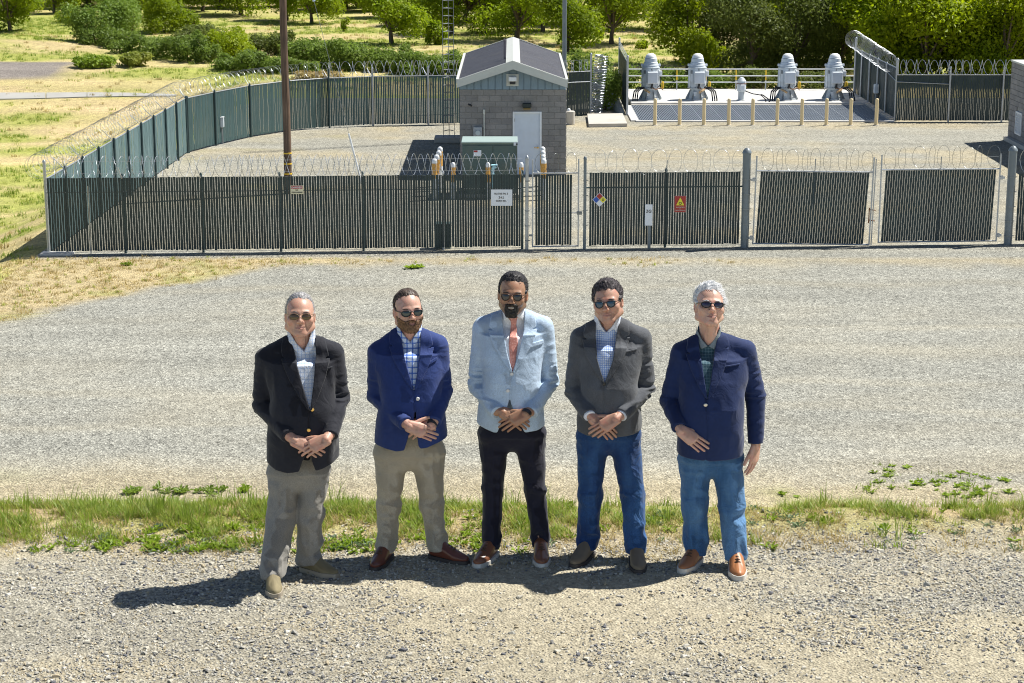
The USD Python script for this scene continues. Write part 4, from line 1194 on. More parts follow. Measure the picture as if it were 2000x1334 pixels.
MB().box(s0 + [0.06, -0.03, -0.01], [0.05, 0.05, 0.07], bevel=0.01).cyl(s0 + [0.06, -0.03, -0.05], s0 + [0.06, -0.03, -1.2], 0.012, n=6).build('padlock_bar', black_p, T)


def guard(px, py_top, label, short=False):
    zt = 1.18 if short else 1.32
    o = ground(px, py_top, zt); o[2] = 0
    r = 0.072 if short else 0.088
    T = Thing('guard_bollard', label, 'bollard', o, 'guard bollards round the green cabinet')
    MB().cyl(o, o + [0, 0, zt - 0.62], r, n=14).cyl(o + [0, 0, zt - 0.13], o + [0, 0, zt - 0.07], r, n=14).build('pipe', white_p, T, smooth=40)
    b = MB()
    b.cyl(o + [0, 0, zt - 0.62], o + [0, 0, zt - 0.13], r + 0.003, n=14)
    b.build('orange_tape', orange_p, T, smooth=40)
    MB().lathe([(r, -0.07), (r * 0.98, -0.03), (r * 0.72, 0.005), (r * 0.35, 0.025), (0.001, 0.03)], o + [0, 0, zt], 14).build('cap', white_p, T, smooth=40)


for k, (x, y, n_) in enumerate(((848.5, 311, 'nearest'), (853, 303.5, 'second'), (857, 295.5, 'third'), (859.5, 288, 'farthest'))):
    guard(x, y, f'orange taped white bollard, {n_} of the row left of the green cabinet')
for k, (x, y, n_) in enumerate(((1062, 311, 'nearest'), (1061, 303.5, 'second'), (1060.5, 295.5, 'third'), (1060, 288, 'farthest'))):
    guard(x, y, f'orange taped white bollard, {n_} of the row right of the green cabinet')
for x, w_ in ((885, 'below the left part'), (953, 'below the middle'), (1018, 'at the right corner')):
    guard(x, 318.5, f'shorter orange taped bollard {w_} of the cabinet front', True)
o = ground(962, 388)
T = Thing('standpipe', 'pale blue pipe with an elbow before the green cabinet', 'pipe', o)
MB().cyl(o, o + [0, 0, 0.95], 0.045, n=10).tube([o + [0.0, 0, 0.95], o + [0.03, 0, 1.02], o + [0.12, 0, 1.05]], 0.05, 8).build('pipe', teal_p, T, smooth=40)
MB().box(o + [0.06, 0, 1.10], [0.22, 0.10, 0.06], bevel=0.02).build('valve', teal_p, T)
MB().lathe([(0.07, 0.80), (0.075, 0.84), (0.045, 0.88)], o, 10).build('collar', teal_p, T)
o = front(864) + [0, 0.35, 0]
T = Thing('utility_pedestal', 'low green utility pedestal just behind the slatted fence', 'utility box', o)
MB().box(o + [0.02, 0, 0.34], [0.42, 0.35, 0.68], bevel=0.02).build('body', cab_p, T)
MB().box(o + [0.02, 0, 0.70], [0.46, 0.39, 0.05], bevel=0.012).build('lid', cab_p, T)

# wooden pole with yellow bands
o = ground(563, 378)
PH = 10.8
T = Thing('utility_pole', 'tall brown wooden pole with yellow bands, just behind the fence', 'utility pole', o)
zs = np.linspace(-0.2, PH, 24); rgp = np.random.default_rng(3)
MB().tube(np.stack([o[0] + 0.012 * np.sin(zs * 0.9), o[1] + 0 * zs, zs], 1), 0.132 - 0.0028 * zs, 16).build('shaft', pole_m, T, smooth=True)
for py in (299, 319.5, 339):
    z = on_wall(563, py, o[1])[2]
    MB().lathe([(0.134, -0.022), (0.137, -0.02), (0.137, 0.02), (0.134, 0.022)], (o[0] + 0.012 * math.sin(z * 0.9), o[1], z), 16).build('yellow_band', yellow_p, T, smooth=40)
top = o + [0, 0, PH - 0.4]
an = ground(708, 364)
T = Thing('guy_wire', 'thin guy wire with a pale guard tube, slanting to the ground right of the pole', 'guy wire', an)
d = top - an
MB().cyl(an, top, 0.008, n=5).build('cable', galv_dark, T)
MB().cyl(an + d * 0.01, an + d * 0.175, 0.034, n=8).build('guard_tube', white_p, T)
MB().cyl(an + d * 0.60, an + d * 0.645, 0.045, n=8).build('insulator', plain('pale_blue_insulator', (0.45, 0.55, 0.7), 0.3), T)
MB().cyl(an + [0, 0, -0.1], an + [0.03, 0, 0.25], 0.02, n=6).build('anchor', galv_dark, T)

# ladder mast
o = ground(877, 277)
T = Thing('ladder_mast', 'slender grey lattice mast with many rungs, left of the hut', 'mast', o)
MB().box(o + [-0.05, 0.1, 0.10], [1.05, 1.0, 0.2], bevel=0.02).build('base_slab', concrete, T)
w = 0.215; legs = [o + [-w, -0.1, 0], o + [w, -0.1, 0], o + [0, 0.28, 0]]
MH = 13.0
for l in legs:
    MB().cyl(l + [0, 0, 0.1], l + [0, 0, MH], 0.0145, n=6).build('leg', galv_dark, T)
for z in np.arange(0.45, MH, 0.30):
    b = MB()
    for i, j in ((0, 1), (1, 2), (2, 0)):
        b.cyl(legs[i] + [0, 0, z], legs[j] + [0, 0, z], 0.009, n=4)
    b.build('rung', galv_dark, T)
o = ground(1101.5, 212)
T = Thing('light_pole', 'tall plain grey steel pole rising behind the right roof edge', 'pole', o)
MB().cyl(o, o + [0, 0, 11.5], 0.105, 0.09, 12).build('shaft', post_blue, T, smooth=40)
MB().box(o + [0, 0, 0.02], [0.4, 0.4, 0.05], bevel=0.01).build('base_plate', galv_dark, T)

# ================================================================== pump pad
gl, gr2, fr, fl = ground(1232, 207), ground(1668, 203), ground(1738, 238), ground(1243, 237.5)
gl2 = ground(1243, 237.5)
padY = ground(1450, 207)[1]; padB = ground(1450, 180)[1]
pxl, pxr = ground(1226, 195)[0] - 0.0, ground(1668, 195)[0] + 0.3
T = Thing('pump_pad', 'long pale concrete pad under the pumps', 'pad', ((pxl + pxr) / 2, padY, 0))
MB().box([(pxl + pxr) / 2, (padY + padB) / 2, 0.06], [pxr - pxl, padB - padY, 0.20], bevel=0.02).build('slab', concrete_w, T)
MB().box([(pxl + pxr) / 2, padY - 0.12, 0.025], [pxr - pxl, 0.22, 0.09], bevel=0.01).build('kerb', concrete, T)
gy0 = ground(1450, 237.5)[1]; gy1 = padY - 0.26
gx0, gx1 = ground(1240, 222)[0], ground(1742, 237)[0] - 0.1
T = Thing('floor_grating', 'wide steel bar grating in front of the pumps', 'grating', ((gx0 + gx1) / 2, gy0, 0))
npan = 12; pw = (gx1 - gx0) / npan
MB().box([(gx0 + gx1) / 2, (gy0 + gy1) / 2, 0.015], [gx1 - gx0, gy1 - gy0, 0.012]).build('pit_floor', pit_m, T)
for k in range(npan):
    b = MB(); xa = gx0 + k * pw + 0.012; xb = xa + pw - 0.024
    for x in np.linspace(xa, xb, 13):
        b.box([x, (gy0 + gy1) / 2, 0.05], [0.026, gy1 - gy0 - 0.02, 0.04])
    for yy in np.arange(gy0 + 0.05, gy1, 0.32):
        b.box([(xa + xb) / 2, yy, 0.058], [xb - xa, 0.03, 0.03])
    b.build('grate_panel', grating_m, T)
b = MB().box([(gx0 + gx1) / 2, gy0 - 0.1, 0.03], [gx1 - gx0 + 0.3, 0.2, 0.07], bevel=0.01); b.box([gx0 - 0.18, (gy0 + gy1) / 2, 0.031], [0.34, gy1 - gy0, 0.07], bevel=0.01)
b.build('rim', concrete_w, T)


def pump(px, label, num, left_cable):
    o = ground(px, 194, 0.16)
    T = Thing('pump_motor', label, 'pump', o, 'tall pump motors on the pad')
    MB().lathe([(0.50, 0.0), (0.50, 0.05), (0.44, 0.07), (0.33, 0.46), (0.36, 0.50), (0.36, 0.55)], o, 20).build('pedestal', pump_d, T, smooth=35)
    b = MB()
    for a in np.arange(8) * PI / 4 + 0.3:
        ca, sa_ = math.cos(a), math.sin(a)
        v = np.array([[0.34, 0, 0.48], [0.40, 0, 0.06], [0.57, 0, 0.05], [0.57, 0, 0.02], [0.36, 0, 0.02]])
        v = np.vstack([v + [0, 0.015, 0], v - [0, 0.015, 0]])
        v = np.stack([v[:, 0] * ca - v[:, 1] * sa_, v[:, 0] * sa_ + v[:, 1] * ca, v[:, 2]], 1) + o
        b.raw(v, [[0, 1, 2], [0, 2, 3], [0, 3, 4], [7, 6, 5], [8, 7, 5], [9, 8, 5], [0, 5, 6], [0, 6, 1], [1, 6, 7], [1, 7, 2]])
    b.build('gusset', pump_d, T)
    MB().lathe([(0.36, 0.55), (0.405, 0.58), (0.415, 0.66), (0.415, 1.46), (0.40, 1.52), (0.36, 1.54)], o, 24).build('motor_body', pump_p, T, smooth=35)
    b = MB()
    for a in np.arange(16) * PI / 8 + 0.2:
        b.box(o + [0.415 * math.cos(a), 0.415 * math.sin(a), 1.0], [0.035, 0.02, 0.8], rz=a)
    b.build('cooling_rib', pump_p, T)
    MB().lathe([(0.36, 1.54), (0.37, 1.60), (0.33, 1.66), (0.325, 1.72), (0.30, 1.74), (0.285, 1.90), (0.25, 1.94)], o, 22).build('top_housing', pump_p, T, smooth=30)
    MB().lathe([(0.26, 1.94), (0.255, 1.98), (0.21, 2.07), (0.12, 2.13), (0.001, 2.15)], o, 22).build('dome_cap', white_p, T, smooth=40)
    for s in (-1, 1):
        MB().box(o + [s * 0.40, 0, 1.60], [0.12, 0.08, 0.12], bevel=0.02).build('lifting_lug', pump_p, T)
    MB().lathe([(0.37, 0.535), (0.445, 0.54), (0.445, 0.575), (0.40, 0.58)], o, 22).build('flange', pump_d, T, smooth=30)
    MB().lathe([(0.40, 1.47), (0.43, 1.475), (0.43, 1.505), (0.39, 1.51)], o, 22).build('rim_band', pump_d, T, smooth=30)
    MB().box(o + [0.45, -0.16, 1.22], [0.14, 0.18, 0.26], bevel=0.02).build('side_box', white_p, T)
    MB().box(o + [-0.30, -0.305, 1.30], [0.10, 0.02, 0.16], rz=-0.75).build('name_plate', galv_dark, T)
    MB().tube([o + [0.45, -0.2, 1.10], o + [0.46, -0.24, 0.9], o + [0.42, -0.30, 0.70], o + [0.30, -0.36, 0.58]], 0.02, 6).build('conduit', black_p, T, smooth=True)
    for a_ in np.arange(10) * PI / 5:
        MB().cyl(o + [0.425 * math.cos(a_), 0.425 * math.sin(a_), 0.57], o + [0.425 * math.cos(a_), 0.425 * math.sin(a_), 0.61], 0.016, n=6).build('bolt', galv_dark, T)
    MB().box(o + [-0.12, -0.34, 0.30], [0.16, 0.10, 0.20], bevel=0.02).build('access_cover', pump_p, T)
    jb = MB().box(o + [0.06, -0.50, 1.06], [0.50, 0.26, 0.54], bevel=0.02).build('terminal_box', pump_p, T)
    MB().box(o + [0.06, -0.64, 1.06], [0.46, 0.03, 0.50], bevel=0.01).build('lid', white_p, jb)
    b = MB(); text_at(b, num, o[0] + 0.02, o[1] - 0.435, o[2] + 1.375, 0.085); b.build('number', ink, T)
    MB().tube([o + [0.05, -0.50, 0.80], o + [0.04, -0.48, 0.66], o + [0.0, -0.44, 0.56]], 0.05, 7).build('cable_boot', black_p, T)
    MB().box(o + [0.56, -0.12, 0.68], [0.13, 0.12, 0.34], bevel=0.04).build('yellow_handle', yellow_p, T)
    MB().tube([o + [0.02, -0.45, 0.60], o + [0.22, -0.46, 0.50], o + [0.45, -0.3, 0.58], o + [0.58, -0.15, 0.45]], 0.022, 5).build('brown_cable', rust, T)
    s = -1 if left_cable else 1
    for q in range(3):
        b = MB(); r0 = 0.36 + 0.07 * q
        pts = [o + [s * 0.30, -0.30, 0.56], o + [s * (0.50 + 0.05 * q), -0.45, 0.52 + 0.05 * q], o + [s * (0.62 + 0.09 * q), -0.62, 0.42], o + [s * (0.66 + 0.10 * q), -0.75, 0.10], o + [s * (0.66 + 0.10 * q), -0.8, -0.2]]
        b.tube(pts, 0.032, 6); b.build('power_cable', black_p, T, smooth=True)
    MB().tube([o + [s * 0.3, -0.42, 0.50], o + [s * 0.18, -0.52, 0.44], o + [s * 0.05, -0.5, 0.36]], 0.05, 6).build('cable_gland', plain('tan_gland', (0.5, 0.33, 0.17), 0.5) if num == '4' else UsdShade.Material.Get(stage, '/World/Looks/tan_gland'), T)
    return T


pump(1270, 'leftmost tall pump motor, numbered 4, nearest the edge-on fence', '4', True)
pump(1361, 'tall pump motor numbered 3, second from the left', '3', False)
pump(1536, 'tall pump motor numbered 2, just right of the small pump', '2', True)
pump(1627.5, 'rightmost tall pump motor, numbered 1, beside the slanting fence', '1', False)
o = ground(1447.5, 196, 0.16)
T = Thing('small_pump', 'small grey pump on a pipe stub between the tall pump motors', 'pump', o)
MB().lathe([(0.22, 0), (0.22, 0.03), (0.15, 0.04), (0.15, 0.40), (0.19, 0.42)], o, 16).build('stand_pipe', pump_d, T, smooth=35)
MB().lathe([(0.19, 0.42), (0.21, 0.45), (0.21, 0.75), (0.19, 0.78)], o, 18).build('motor_body', pump_p, T, smooth=35)
MB().lathe([(0.20, 0.78), (0.21, 0.90), (0.17, 0.96), (0.10, 1.05), (0.001, 1.08)], o, 18).build('dome_cap', pump_p, T, smooth=35)
MB().box(o + [0.02, -0.24, 0.62], [0.2, 0.12, 0.26], bevel=0.02).build('terminal_box', white_p, T)
MB().lathe([(0.225, 0.77), (0.225, 0.80)], o, 16).build('brown_band', rust, T)
MB().tube([o + [0.15, -0.2, 0.46], o + [0.5, -0.35, 0.34], o + [0.85, -0.5, 0.30], o + [1.05, -0.62, 0.12], o + [1.1, -0.7, -0.15]], 0.025, 6).tube([o + [0.85, -0.5, 0.32], o + [0.95, -0.6, 0.30], o + [1.22, -0.66, 0.10], o + [1.25, -0.7, -0.15]], 0.03, 6).build('power_cable', black_p, T, smooth=True)

# handrail behind the pumps
hy = ground(1450, 181.5)[1]; ha, hb_ = ground(1222, 181.5)[0], ground(1666, 181.5)[0]
T = Thing('guard_rail', 'three bar steel guard rail with yellow posts behind the pumps', 'railing', ((ha + hb_) / 2, hy, 0))
for z in (0.42, 0.74, 1.06):
    MB().cyl([ha, hy, z + 0.1], [hb_, hy, z + 0.1], 0.032, n=8).build('rail', rail_m, T, smooth=40)
for px in (1263, 1321.5, 1379, 1437, 1495, 1553, 1611):
    x = ground(px, 181.5)[0]
    p = MB().cyl([x, hy + 0.05, 0.1], [x, hy + 0.05, 0.62], 0.032, n=8).build('post', galv, T)
    MB().cyl([x, hy + 0.05, 0.62], [x, hy + 0.05, 1.16], 0.034, n=8).build('yellow_sleeve', yellow_p, p)

# cream bollards in a row
order = ['leftmost', 'second from the left', 'third from the left', 'fourth from the left', 'fifth from the left', 'fifth from the right', 'fourth from the right', 'third from the right', 'second from the right', 'rightmost']
for k, px in enumerate((1279, 1327, 1374.5, 1423, 1469.5, 1517.5, 1565.5, 1613.5, 1661, 1711)):
    o = ground(px, 245)
    lab = f'cream steel bollard before the grating, {order[k]} in its row'
    if k == 0:
        b0 = Thing('cream_bollard', lab, 'bollard', o, 'cream bollards in a row before the grating')
        MB().lathe([(0.075, -0.05), (0.075, 1.07), (0.07, 1.11), (0.045, 1.14), (0.001, 1.15)], o, 14).build('pipe', cream, b0, smooth=40)
        MB().lathe([(0.13, -0.02), (0.125, 0.02), (0.08, 0.03)], o, 14).build('footing', concrete, b0)
    else:
        dup(b0, lab, o, rotz=0.5 * k)

# building at the right edge
cn = ground(1968.5, 274)
bx, by, bh = cn[0], cn[1], on_wall(1972, 120, cn[1])[2]
T = Thing('block_building', 'grey concrete block building cut off by the right edge, with a louvred vent', 'building', cn)
BD = 11.0
MB().box([bx + 4.0 + 0.012, by - BD / 2, bh / 2], [8.0, BD - 0.02, bh]).build('wall', mortar_m, T)
nr = round(bh / 0.203); rw = bh / nr
ly0 = ground(1976, 270)[1]
L0, L1 = by - 1.15, by - 2.05
lz0, lz1 = 0.42, 1.30
for r_ in range(nr):
    for k in range(-1, 26):
        y1 = by - (k + (0.5 if r_ % 2 else 0)) * 0.405; y0 = y1 - 0.405
        y1, y0 = min(y1, by), max(y0, by - BD)
        if y1 - y0 < 0.05:
            continue
        za, zb = r_ * rw, (r_ + 1) * rw
        segs = [(y0, y1)]
        if zb > lz0 + 0.02 and za < lz1 - 0.02:
            segs = [(y0, min(y1, L1)), (max(y0, L0), y1)]
        for u, w_ in segs:
            if w_ - u > 0.04 and k < 18:
                MB().box([bx, (u + w_) / 2, (za + zb) / 2], [0.045, w_ - u - 0.010, zb - za - 0.010], bevel=0.004).build('concrete_block', blocks_m[int(rb.integers(4))], T)
b = MB()
for r_ in range(nr):
    for k in range(19):
        b.box([bx + (k + 0.5 + (0.5 if r_ % 2 else 0)) * 0.405, by, (r_ + 0.5) * rw], [0.395, 0.03, rw - 0.01])
b.build('back_blocks', blocks_m[1], T, kind='stuff')
MB().box([bx + 4.0, by - BD / 2, bh + 0.03], [8.1, BD + 0.1, 0.07], bevel=0.01).build('coping', trim_p, T)
MB().box([bx + 3.9, by - BD / 2, 0.08], [8.15, BD + 0.15, 0.17], bevel=0.01).build('plinth', concrete, T)
b = MB(); yc = (L0 + L1) / 2
vent = MB().box([bx - 0.03, L0 - 0.03, (lz0 + lz1) / 2], [0.05, 0.06, lz1 - lz0]).box([bx - 0.03, L1 + 0.03, (lz0 + lz1) / 2], [0.05, 0.06, lz1 - lz0]).box([bx - 0.03, yc, lz0 + 0.03], [0.05, L0 - L1 - 0.12, 0.06]).box([bx - 0.03, yc, lz1 - 0.03], [0.05, L0 - L1 - 0.12, 0.06]).build('vent', white_p, T)
for z in np.arange(lz0 + 0.10, lz1 - 0.06, 0.10):
    v = np.array([[bx - 0.045, L1 + 0.06, z - 0.03], [bx - 0.045, L0 - 0.06, z - 0.03], [bx + 0.0, L0 - 0.06, z + 0.04], [bx + 0.0, L1 + 0.06, z + 0.04]])
    v = np.vstack([v, v + [0.0, 0, 0.012]])
    MB().raw(v, [[0, 1, 2, 3], [7, 6, 5, 4], [0, 4, 5, 1], [1, 5, 6, 2], [2, 6, 7, 3], [3, 7, 4, 0]]).build('louvre_blade', white_p, vent)

# ================================================================== people
def surface_nets(vol, org, step):
    """The zero surface of a sampled distance field as quads."""
    s = vol < 0
    c = [s[i:s.shape[0] - 1 + i, j:s.shape[1] - 1 + j, k:s.shape[2] - 1 + k] for i in (0, 1) for j in (0, 1) for k in (0, 1)]
    allin = np.logical_and.reduce(c); anyin = np.logical_or.reduce(c)
    act = anyin & ~allin
    idx = np.full(act.shape, -1, np.int64); cells = np.argwhere(act); idx[act] = np.arange(len(cells))
    acc = np.zeros((len(cells), 3)); cnt = np.zeros(len(cells))
    corner = np.array([[i, j, k] for i in (0, 1) for j in (0, 1) for k in (0, 1)])
    vals = np.stack([vol[cells[:, 0] + a, cells[:, 1] + b, cells[:, 2] + d] for a, b, d in corner], 1).astype(float)
    for p in range(8):
        for q in range(p + 1, 8):
            if np.abs(corner[p] - corner[q]).sum() != 1:
                continue
            m = (vals[:, p] < 0) != (vals[:, q] < 0)
            t = vals[m, p] / (vals[m, p] - vals[m, q])
            acc[m] += corner[p] + t[:, None] * (corner[q] - corner[p]); cnt[m] += 1
    v = (cells + acc / np.maximum(cnt, 1)[:, None]) * step + org
    F = []
    for ax in range(3):
        sl0 = [slice(1, -1)] * 3; sl1 = [slice(1, -1)] * 3
        sl0[ax] = slice(0, -1); sl1[ax] = slice(1, None)
        a, b = s[tuple(sl0)], s[tuple(sl1)]
        e = np.argwhere(a != b)
        if not len(e):
            continue
        off = np.ones(3, int); off[ax] = 0
        g = e + off
        flip = s[g[:, 0], g[:, 1], g[:, 2]]
        u, w = [(1, 2), (2, 0), (0, 1)][ax]
        du = np.zeros(3, int); du[u] = 1; dw = np.zeros(3, int); dw[w] = 1
        q = [idx[tuple((g - x).T)] for x in (du + dw, dw, np.zeros(3, int), du)]
        q = np.stack(q, 1)
        q[~flip] = q[~flip][:, ::-1]
        F.append(q)
    F = np.vstack(F)
    F = F[(F >= 0).all(1)]
    return v, F


class Field:
    """A block of sample points in a person's own space."""
    def __init__(self, lo, hi, step):
        self.lo = np.array(lo, float); self.step = step
        n = np.ceil((np.array(hi) - self.lo) / step).astype(int) + 1
        self.n = n
        ax = [(self.lo[k] + step * np.arange(n[k])).astype(np.float32) for k in range(3)]
        self.x, self.y, self.z = ax[0][:, None, None], ax[1][None, :, None], ax[2][None, None, :]

    def noise(self, cell, seed):
        """Smooth noise fixed in the person's space, whatever block it is sampled on."""
        out = np.random.default_rng(seed).normal(size=(19, 17, 23)).astype(np.float32)
        for k in range(3):
            c = (self.lo[k] + 5.0 + np.arange(self.n[k]) * self.step) / cell[k]
            i = np.floor(c).astype(int); t = (c - i).astype(np.float32); t = t * t * (3 - 2 * t)
            sh = [-1 if a == k else 1 for a in range(3)]
            m = out.shape[k]
            out = np.take(out, i % m, k) * (1 - t).reshape(sh) + np.take(out, (i + 1) % m, k) * t.reshape(sh)
        return out * 0.6

    def cone(self, a, b, ra, rb, sx=1.0, sy=1.0):
        a, b = np.array(a, np.float32), np.array(b, np.float32)
        d = b - a; L2 = float(d @ d) + 1e-9
        px, py, pz = self.x - a[0], self.y - a[1], self.z - a[2]
        t = np.clip((px * d[0] + py * d[1] + pz * d[2]) / L2, 0, 1)
        return np.sqrt(((px - t * d[0]) / sx) ** 2 + ((py - t * d[1]) / sy) ** 2 + (pz - t * d[2]) ** 2) - (ra + (rb - ra) * t)

    def ball(self, c, r):
        r = np.broadcast_to(np.array(r, float), 3)
        q = np.sqrt(((self.x - c[0]) / r[0]) ** 2 + ((self.y - c[1]) / r[1]) ** 2 + ((self.z - c[2]) / r[2]) ** 2)
        return (q - 1) * float(r.min())

    def stack(self, zs, cx, cy, a, b, p=2.4):
        o = np.argsort(zs); zs = np.array(zs)[o]
        f = lambda q: np.interp(self.z, zs, np.array(q)[o]).astype(np.float32)
        A, B = f(a), f(b)
        q = ((np.abs(self.x - f(cx)) / A) ** p + (np.abs(self.y - f(cy)) / B) ** p) ** (1 / p)
        return (q - 1) * np.minimum(A, B)

    def poly(self, pts):
        """Signed distance to a polygon in the x-z plane."""
        P = np.array(pts, float)
        X = np.broadcast_to(self.x[:, 0, :], (self.n[0], self.n[2])); Z = np.broadcast_to(self.z[:, 0, :], (self.n[0], self.n[2]))
        d = np.full(X.shape, 1e9); ins = np.zeros(X.shape, bool)
        for i in range(len(P)):
            a, b = P[i], P[(i + 1) % len(P)]
            e = b - a; wx, wz = X - a[0], Z - a[1]
            t = np.clip((wx * e[0] + wz * e[1]) / (e @ e + 1e-12), 0, 1)
            d = np.minimum(d, (wx - t * e[0]) ** 2 + (wz - t * e[1]) ** 2)
            cnd = (a[1] > Z) != (b[1] > Z)
            xi = a[0] + (Z - a[1]) * e[0] / (e[1] if abs(e[1]) > 1e-9 else 1e-9)
            ins ^= cnd & (X < xi)
        d = np.sqrt(d)
        return np.where(ins, -d, d).astype(np.float32)[:, None, :]

    def mesh(self, vol):
        vol = np.ascontiguousarray(np.broadcast_to(vol, self.n)).astype(np.float32)
        for k in range(3):
            i0 = [slice(None)] * 3; i0[k] = 0; vol[tuple(i0)] = np.maximum(vol[tuple(i0)], 1e-4)
            i0[k] = -1; vol[tuple(i0)] = np.maximum(vol[tuple(i0)], 1e-4)
        return surface_nets(vol, self.lo, self.step)


def smin(a, b, k):
    h = np.clip(0.5 + 0.5 * (b - a) / k, 0, 1)
    return b + (a - b) * h - k * h * (1 - h)


def smax(a, b, k):
    return -smin(-a, -b, k)


def rot(yaw, pitch, roll):
    cy, sy, cp, sp, cr, sr = math.cos(yaw), math.sin(yaw), math.cos(pitch), math.sin(pitch), math.cos(roll), math.sin(roll)
    Rz = np.array([[cy, -sy, 0], [sy, cy, 0], [0, 0, 1]]); Rx = np.array([[1, 0, 0], [0, cp, -sp], [0, sp, cp]]); Ry = np.array([[cr, 0, sr], [0, 1, 0], [-sr, 0, cr]])
    return Rz @ Rx @ Ry


def cloth(name, col, rough=0.85, weave=260.0, var=0.10, sheen=0.15, check=None, fold=0.012, fscale=11.0):
    """Woven cloth. check: (size in metres, line colour, width) draws a woven check."""
    c = np.array(col, float)
    nodes = {'tc': ('texture_coordinate', {}), 'n': ('noise_texture', {'scale': 9.0, 'detail': 4.0}),
             'r': ('rgb_ramp', {'ramp': [(0.3, tuple(c * (1 - var))), (0.7, tuple(np.minimum(c * (1 + var), 0.95)))]}),
             'w': ('noise_texture', {'scale': weave, 'detail': 2.0}), 'wr': ('rgb_ramp', {'ramp': [(0.3, (0.72,) * 3), (0.7, (1.25,) * 3)]}),
             'mu': ('mix_color', {'blend_type': 'multiply', 'fac': 1.0}), 'b': ('bump', {'strength': 0.25, 'distance': 0.003}),
             'p': ('principled_bsdf', {'roughness': rough, 'sheen_weight': sheen, 'specular_ior_level': 0.25})}
    nodes['wk'] = ('noise_texture', {'scale': fscale, 'detail': 3.0, 'roughness': 0.5, 'distortion': 1.2}); nodes['b2'] = ('bump', {'strength': 0.6, 'distance': fold})
    links = [('tc.object', 'n.vector'), ('n.fac', 'r.fac'), ('tc.object', 'w.vector'), ('w.fac', 'wr.fac'), ('wr.color', 'mu.b'), ('mu.result', 'p.base_color'), ('w.fac', 'b.height'), ('b.normal', 'b2.normal'), ('tc.object', 'wk.vector'), ('wk.fac', 'b2.height'), ('b2.normal', 'p.normal')]
    prev = 'r.color'
    if check:
        size, lc, lw, lf = check
        nodes['s'] = ('separate_xyz', {}); links.append(('tc.object', 's.vector'))
        for ax in 'xz':
            nodes[f'm{ax}'] = ('math', {'math_type': 'multiply', 'value2': 1.0 / size}); nodes[f'f{ax}'] = ('math', {'math_type': 'fraction'}); nodes[f'l{ax}'] = ('math', {'math_type': 'less_than', 'value2': lw}); nodes[f'k{ax}'] = ('math', {'math_type': 'multiply', 'value2': lf})
            nodes[f'c{ax}'] = ('mix_color', {'b': lc})
            links += [(f's.{ax}', f'm{ax}.value1'), (f'm{ax}.value', f'f{ax}.value1'), (f'f{ax}.value', f'l{ax}.value1'), (f'l{ax}.value', f'k{ax}.value1'), (f'k{ax}.value', f'c{ax}.fac'), (prev, f'c{ax}.a')]
            prev = f'c{ax}.result'
    links.append((prev, 'mu.a'))
    return M(name, nodes, links)


def denim(name, base, faded):
    """Jeans: faded over the thighs in long soft streaks."""
    return M(name, {'tc': ('texture_coordinate', {}), 'mp': ('mapping', {'scale': (6, 6, 2.0)}), 'n': ('noise_texture', {'scale': 1.0, 'detail': 4.0}),
                    'r': ('rgb_ramp', {'ramp': [(0.35, base), (0.72, faded)]}), 'w': ('noise_texture', {'scale': 220.0, 'detail': 2.0}), 'wr': ('rgb_ramp', {'ramp': [(0.3, (0.7,) * 3), (0.7, (1.3,) * 3)]}),
                    'mu': ('mix_color', {'blend_type': 'multiply', 'fac': 1.0}), 'wk': ('noise_texture', {'scale': 9.0, 'detail': 3.0, 'distortion': 1.5}), 'b': ('bump', {'strength': 0.7, 'distance': 0.03}), 'p': ('principled_bsdf', {'roughness': 0.85, 'sheen_weight': 0.1, 'specular_ior_level': 0.25})},
             [('tc.object', 'wk.vector'), ('wk.fac', 'b.height'), ('b.normal', 'p.normal'), ('tc.object', 'mp.vector'), ('mp.vector', 'n.vector'), ('n.fac', 'r.fac'), ('tc.object', 'w.vector'), ('w.fac', 'wr.fac'), ('r.color', 'mu.a'), ('wr.color', 'mu.b'), ('mu.result', 'p.base_color')])


def skin(name, col, ruddy):
    c = np.array(col)
    return M(name, {'tc': ('texture_coordinate', {}), 'n': ('noise_texture', {'scale': 24.0, 'detail': 6.0, 'roughness': 0.65}), 'r': ('rgb_ramp', {'ramp': [(0.32, tuple(c * 0.80)), (0.5, tuple(c)), (0.66, ruddy)]}),
                    'p': ('principled_bsdf', {'roughness': 0.42, 'subsurface_weight': 0.12, 'subsurface_scale': 0.006, 'subsurface_radius': (1.0, 0.35, 0.2), 'specular_ior_level': 0.45})},
             [('tc.object', 'n.vector'), ('n.fac', 'r.fac'), ('r.color', 'p.base_color')])


def hair_mat(name, a, b, scale=90.0):
    return M(name, {'tc': ('texture_coordinate', {}), 'n': ('noise_texture', {'scale': scale, 'detail': 3.0}), 'r': ('rgb_ramp', {'ramp': [(0.35, a), (0.65, b)]}), 'b': ('bump', {'strength': 0.3, 'distance': 0.003}),
                    'p': ('principled_bsdf', {'roughness': 0.5, 'specular_ior_level': 0.35})},
             [('tc.object', 'n.vector'), ('n.fac', 'r.fac'), ('r.color', 'p.base_color'), ('n.fac', 'b.height'), ('b.normal', 'p.normal')])


def lens_mat(name, col):
    return M(name, {'p': ('principled_bsdf', {'base_color': col, 'roughness': 0.06, 'specular_ior_level': 0.8, 'coat_weight': 0.6})}, [])


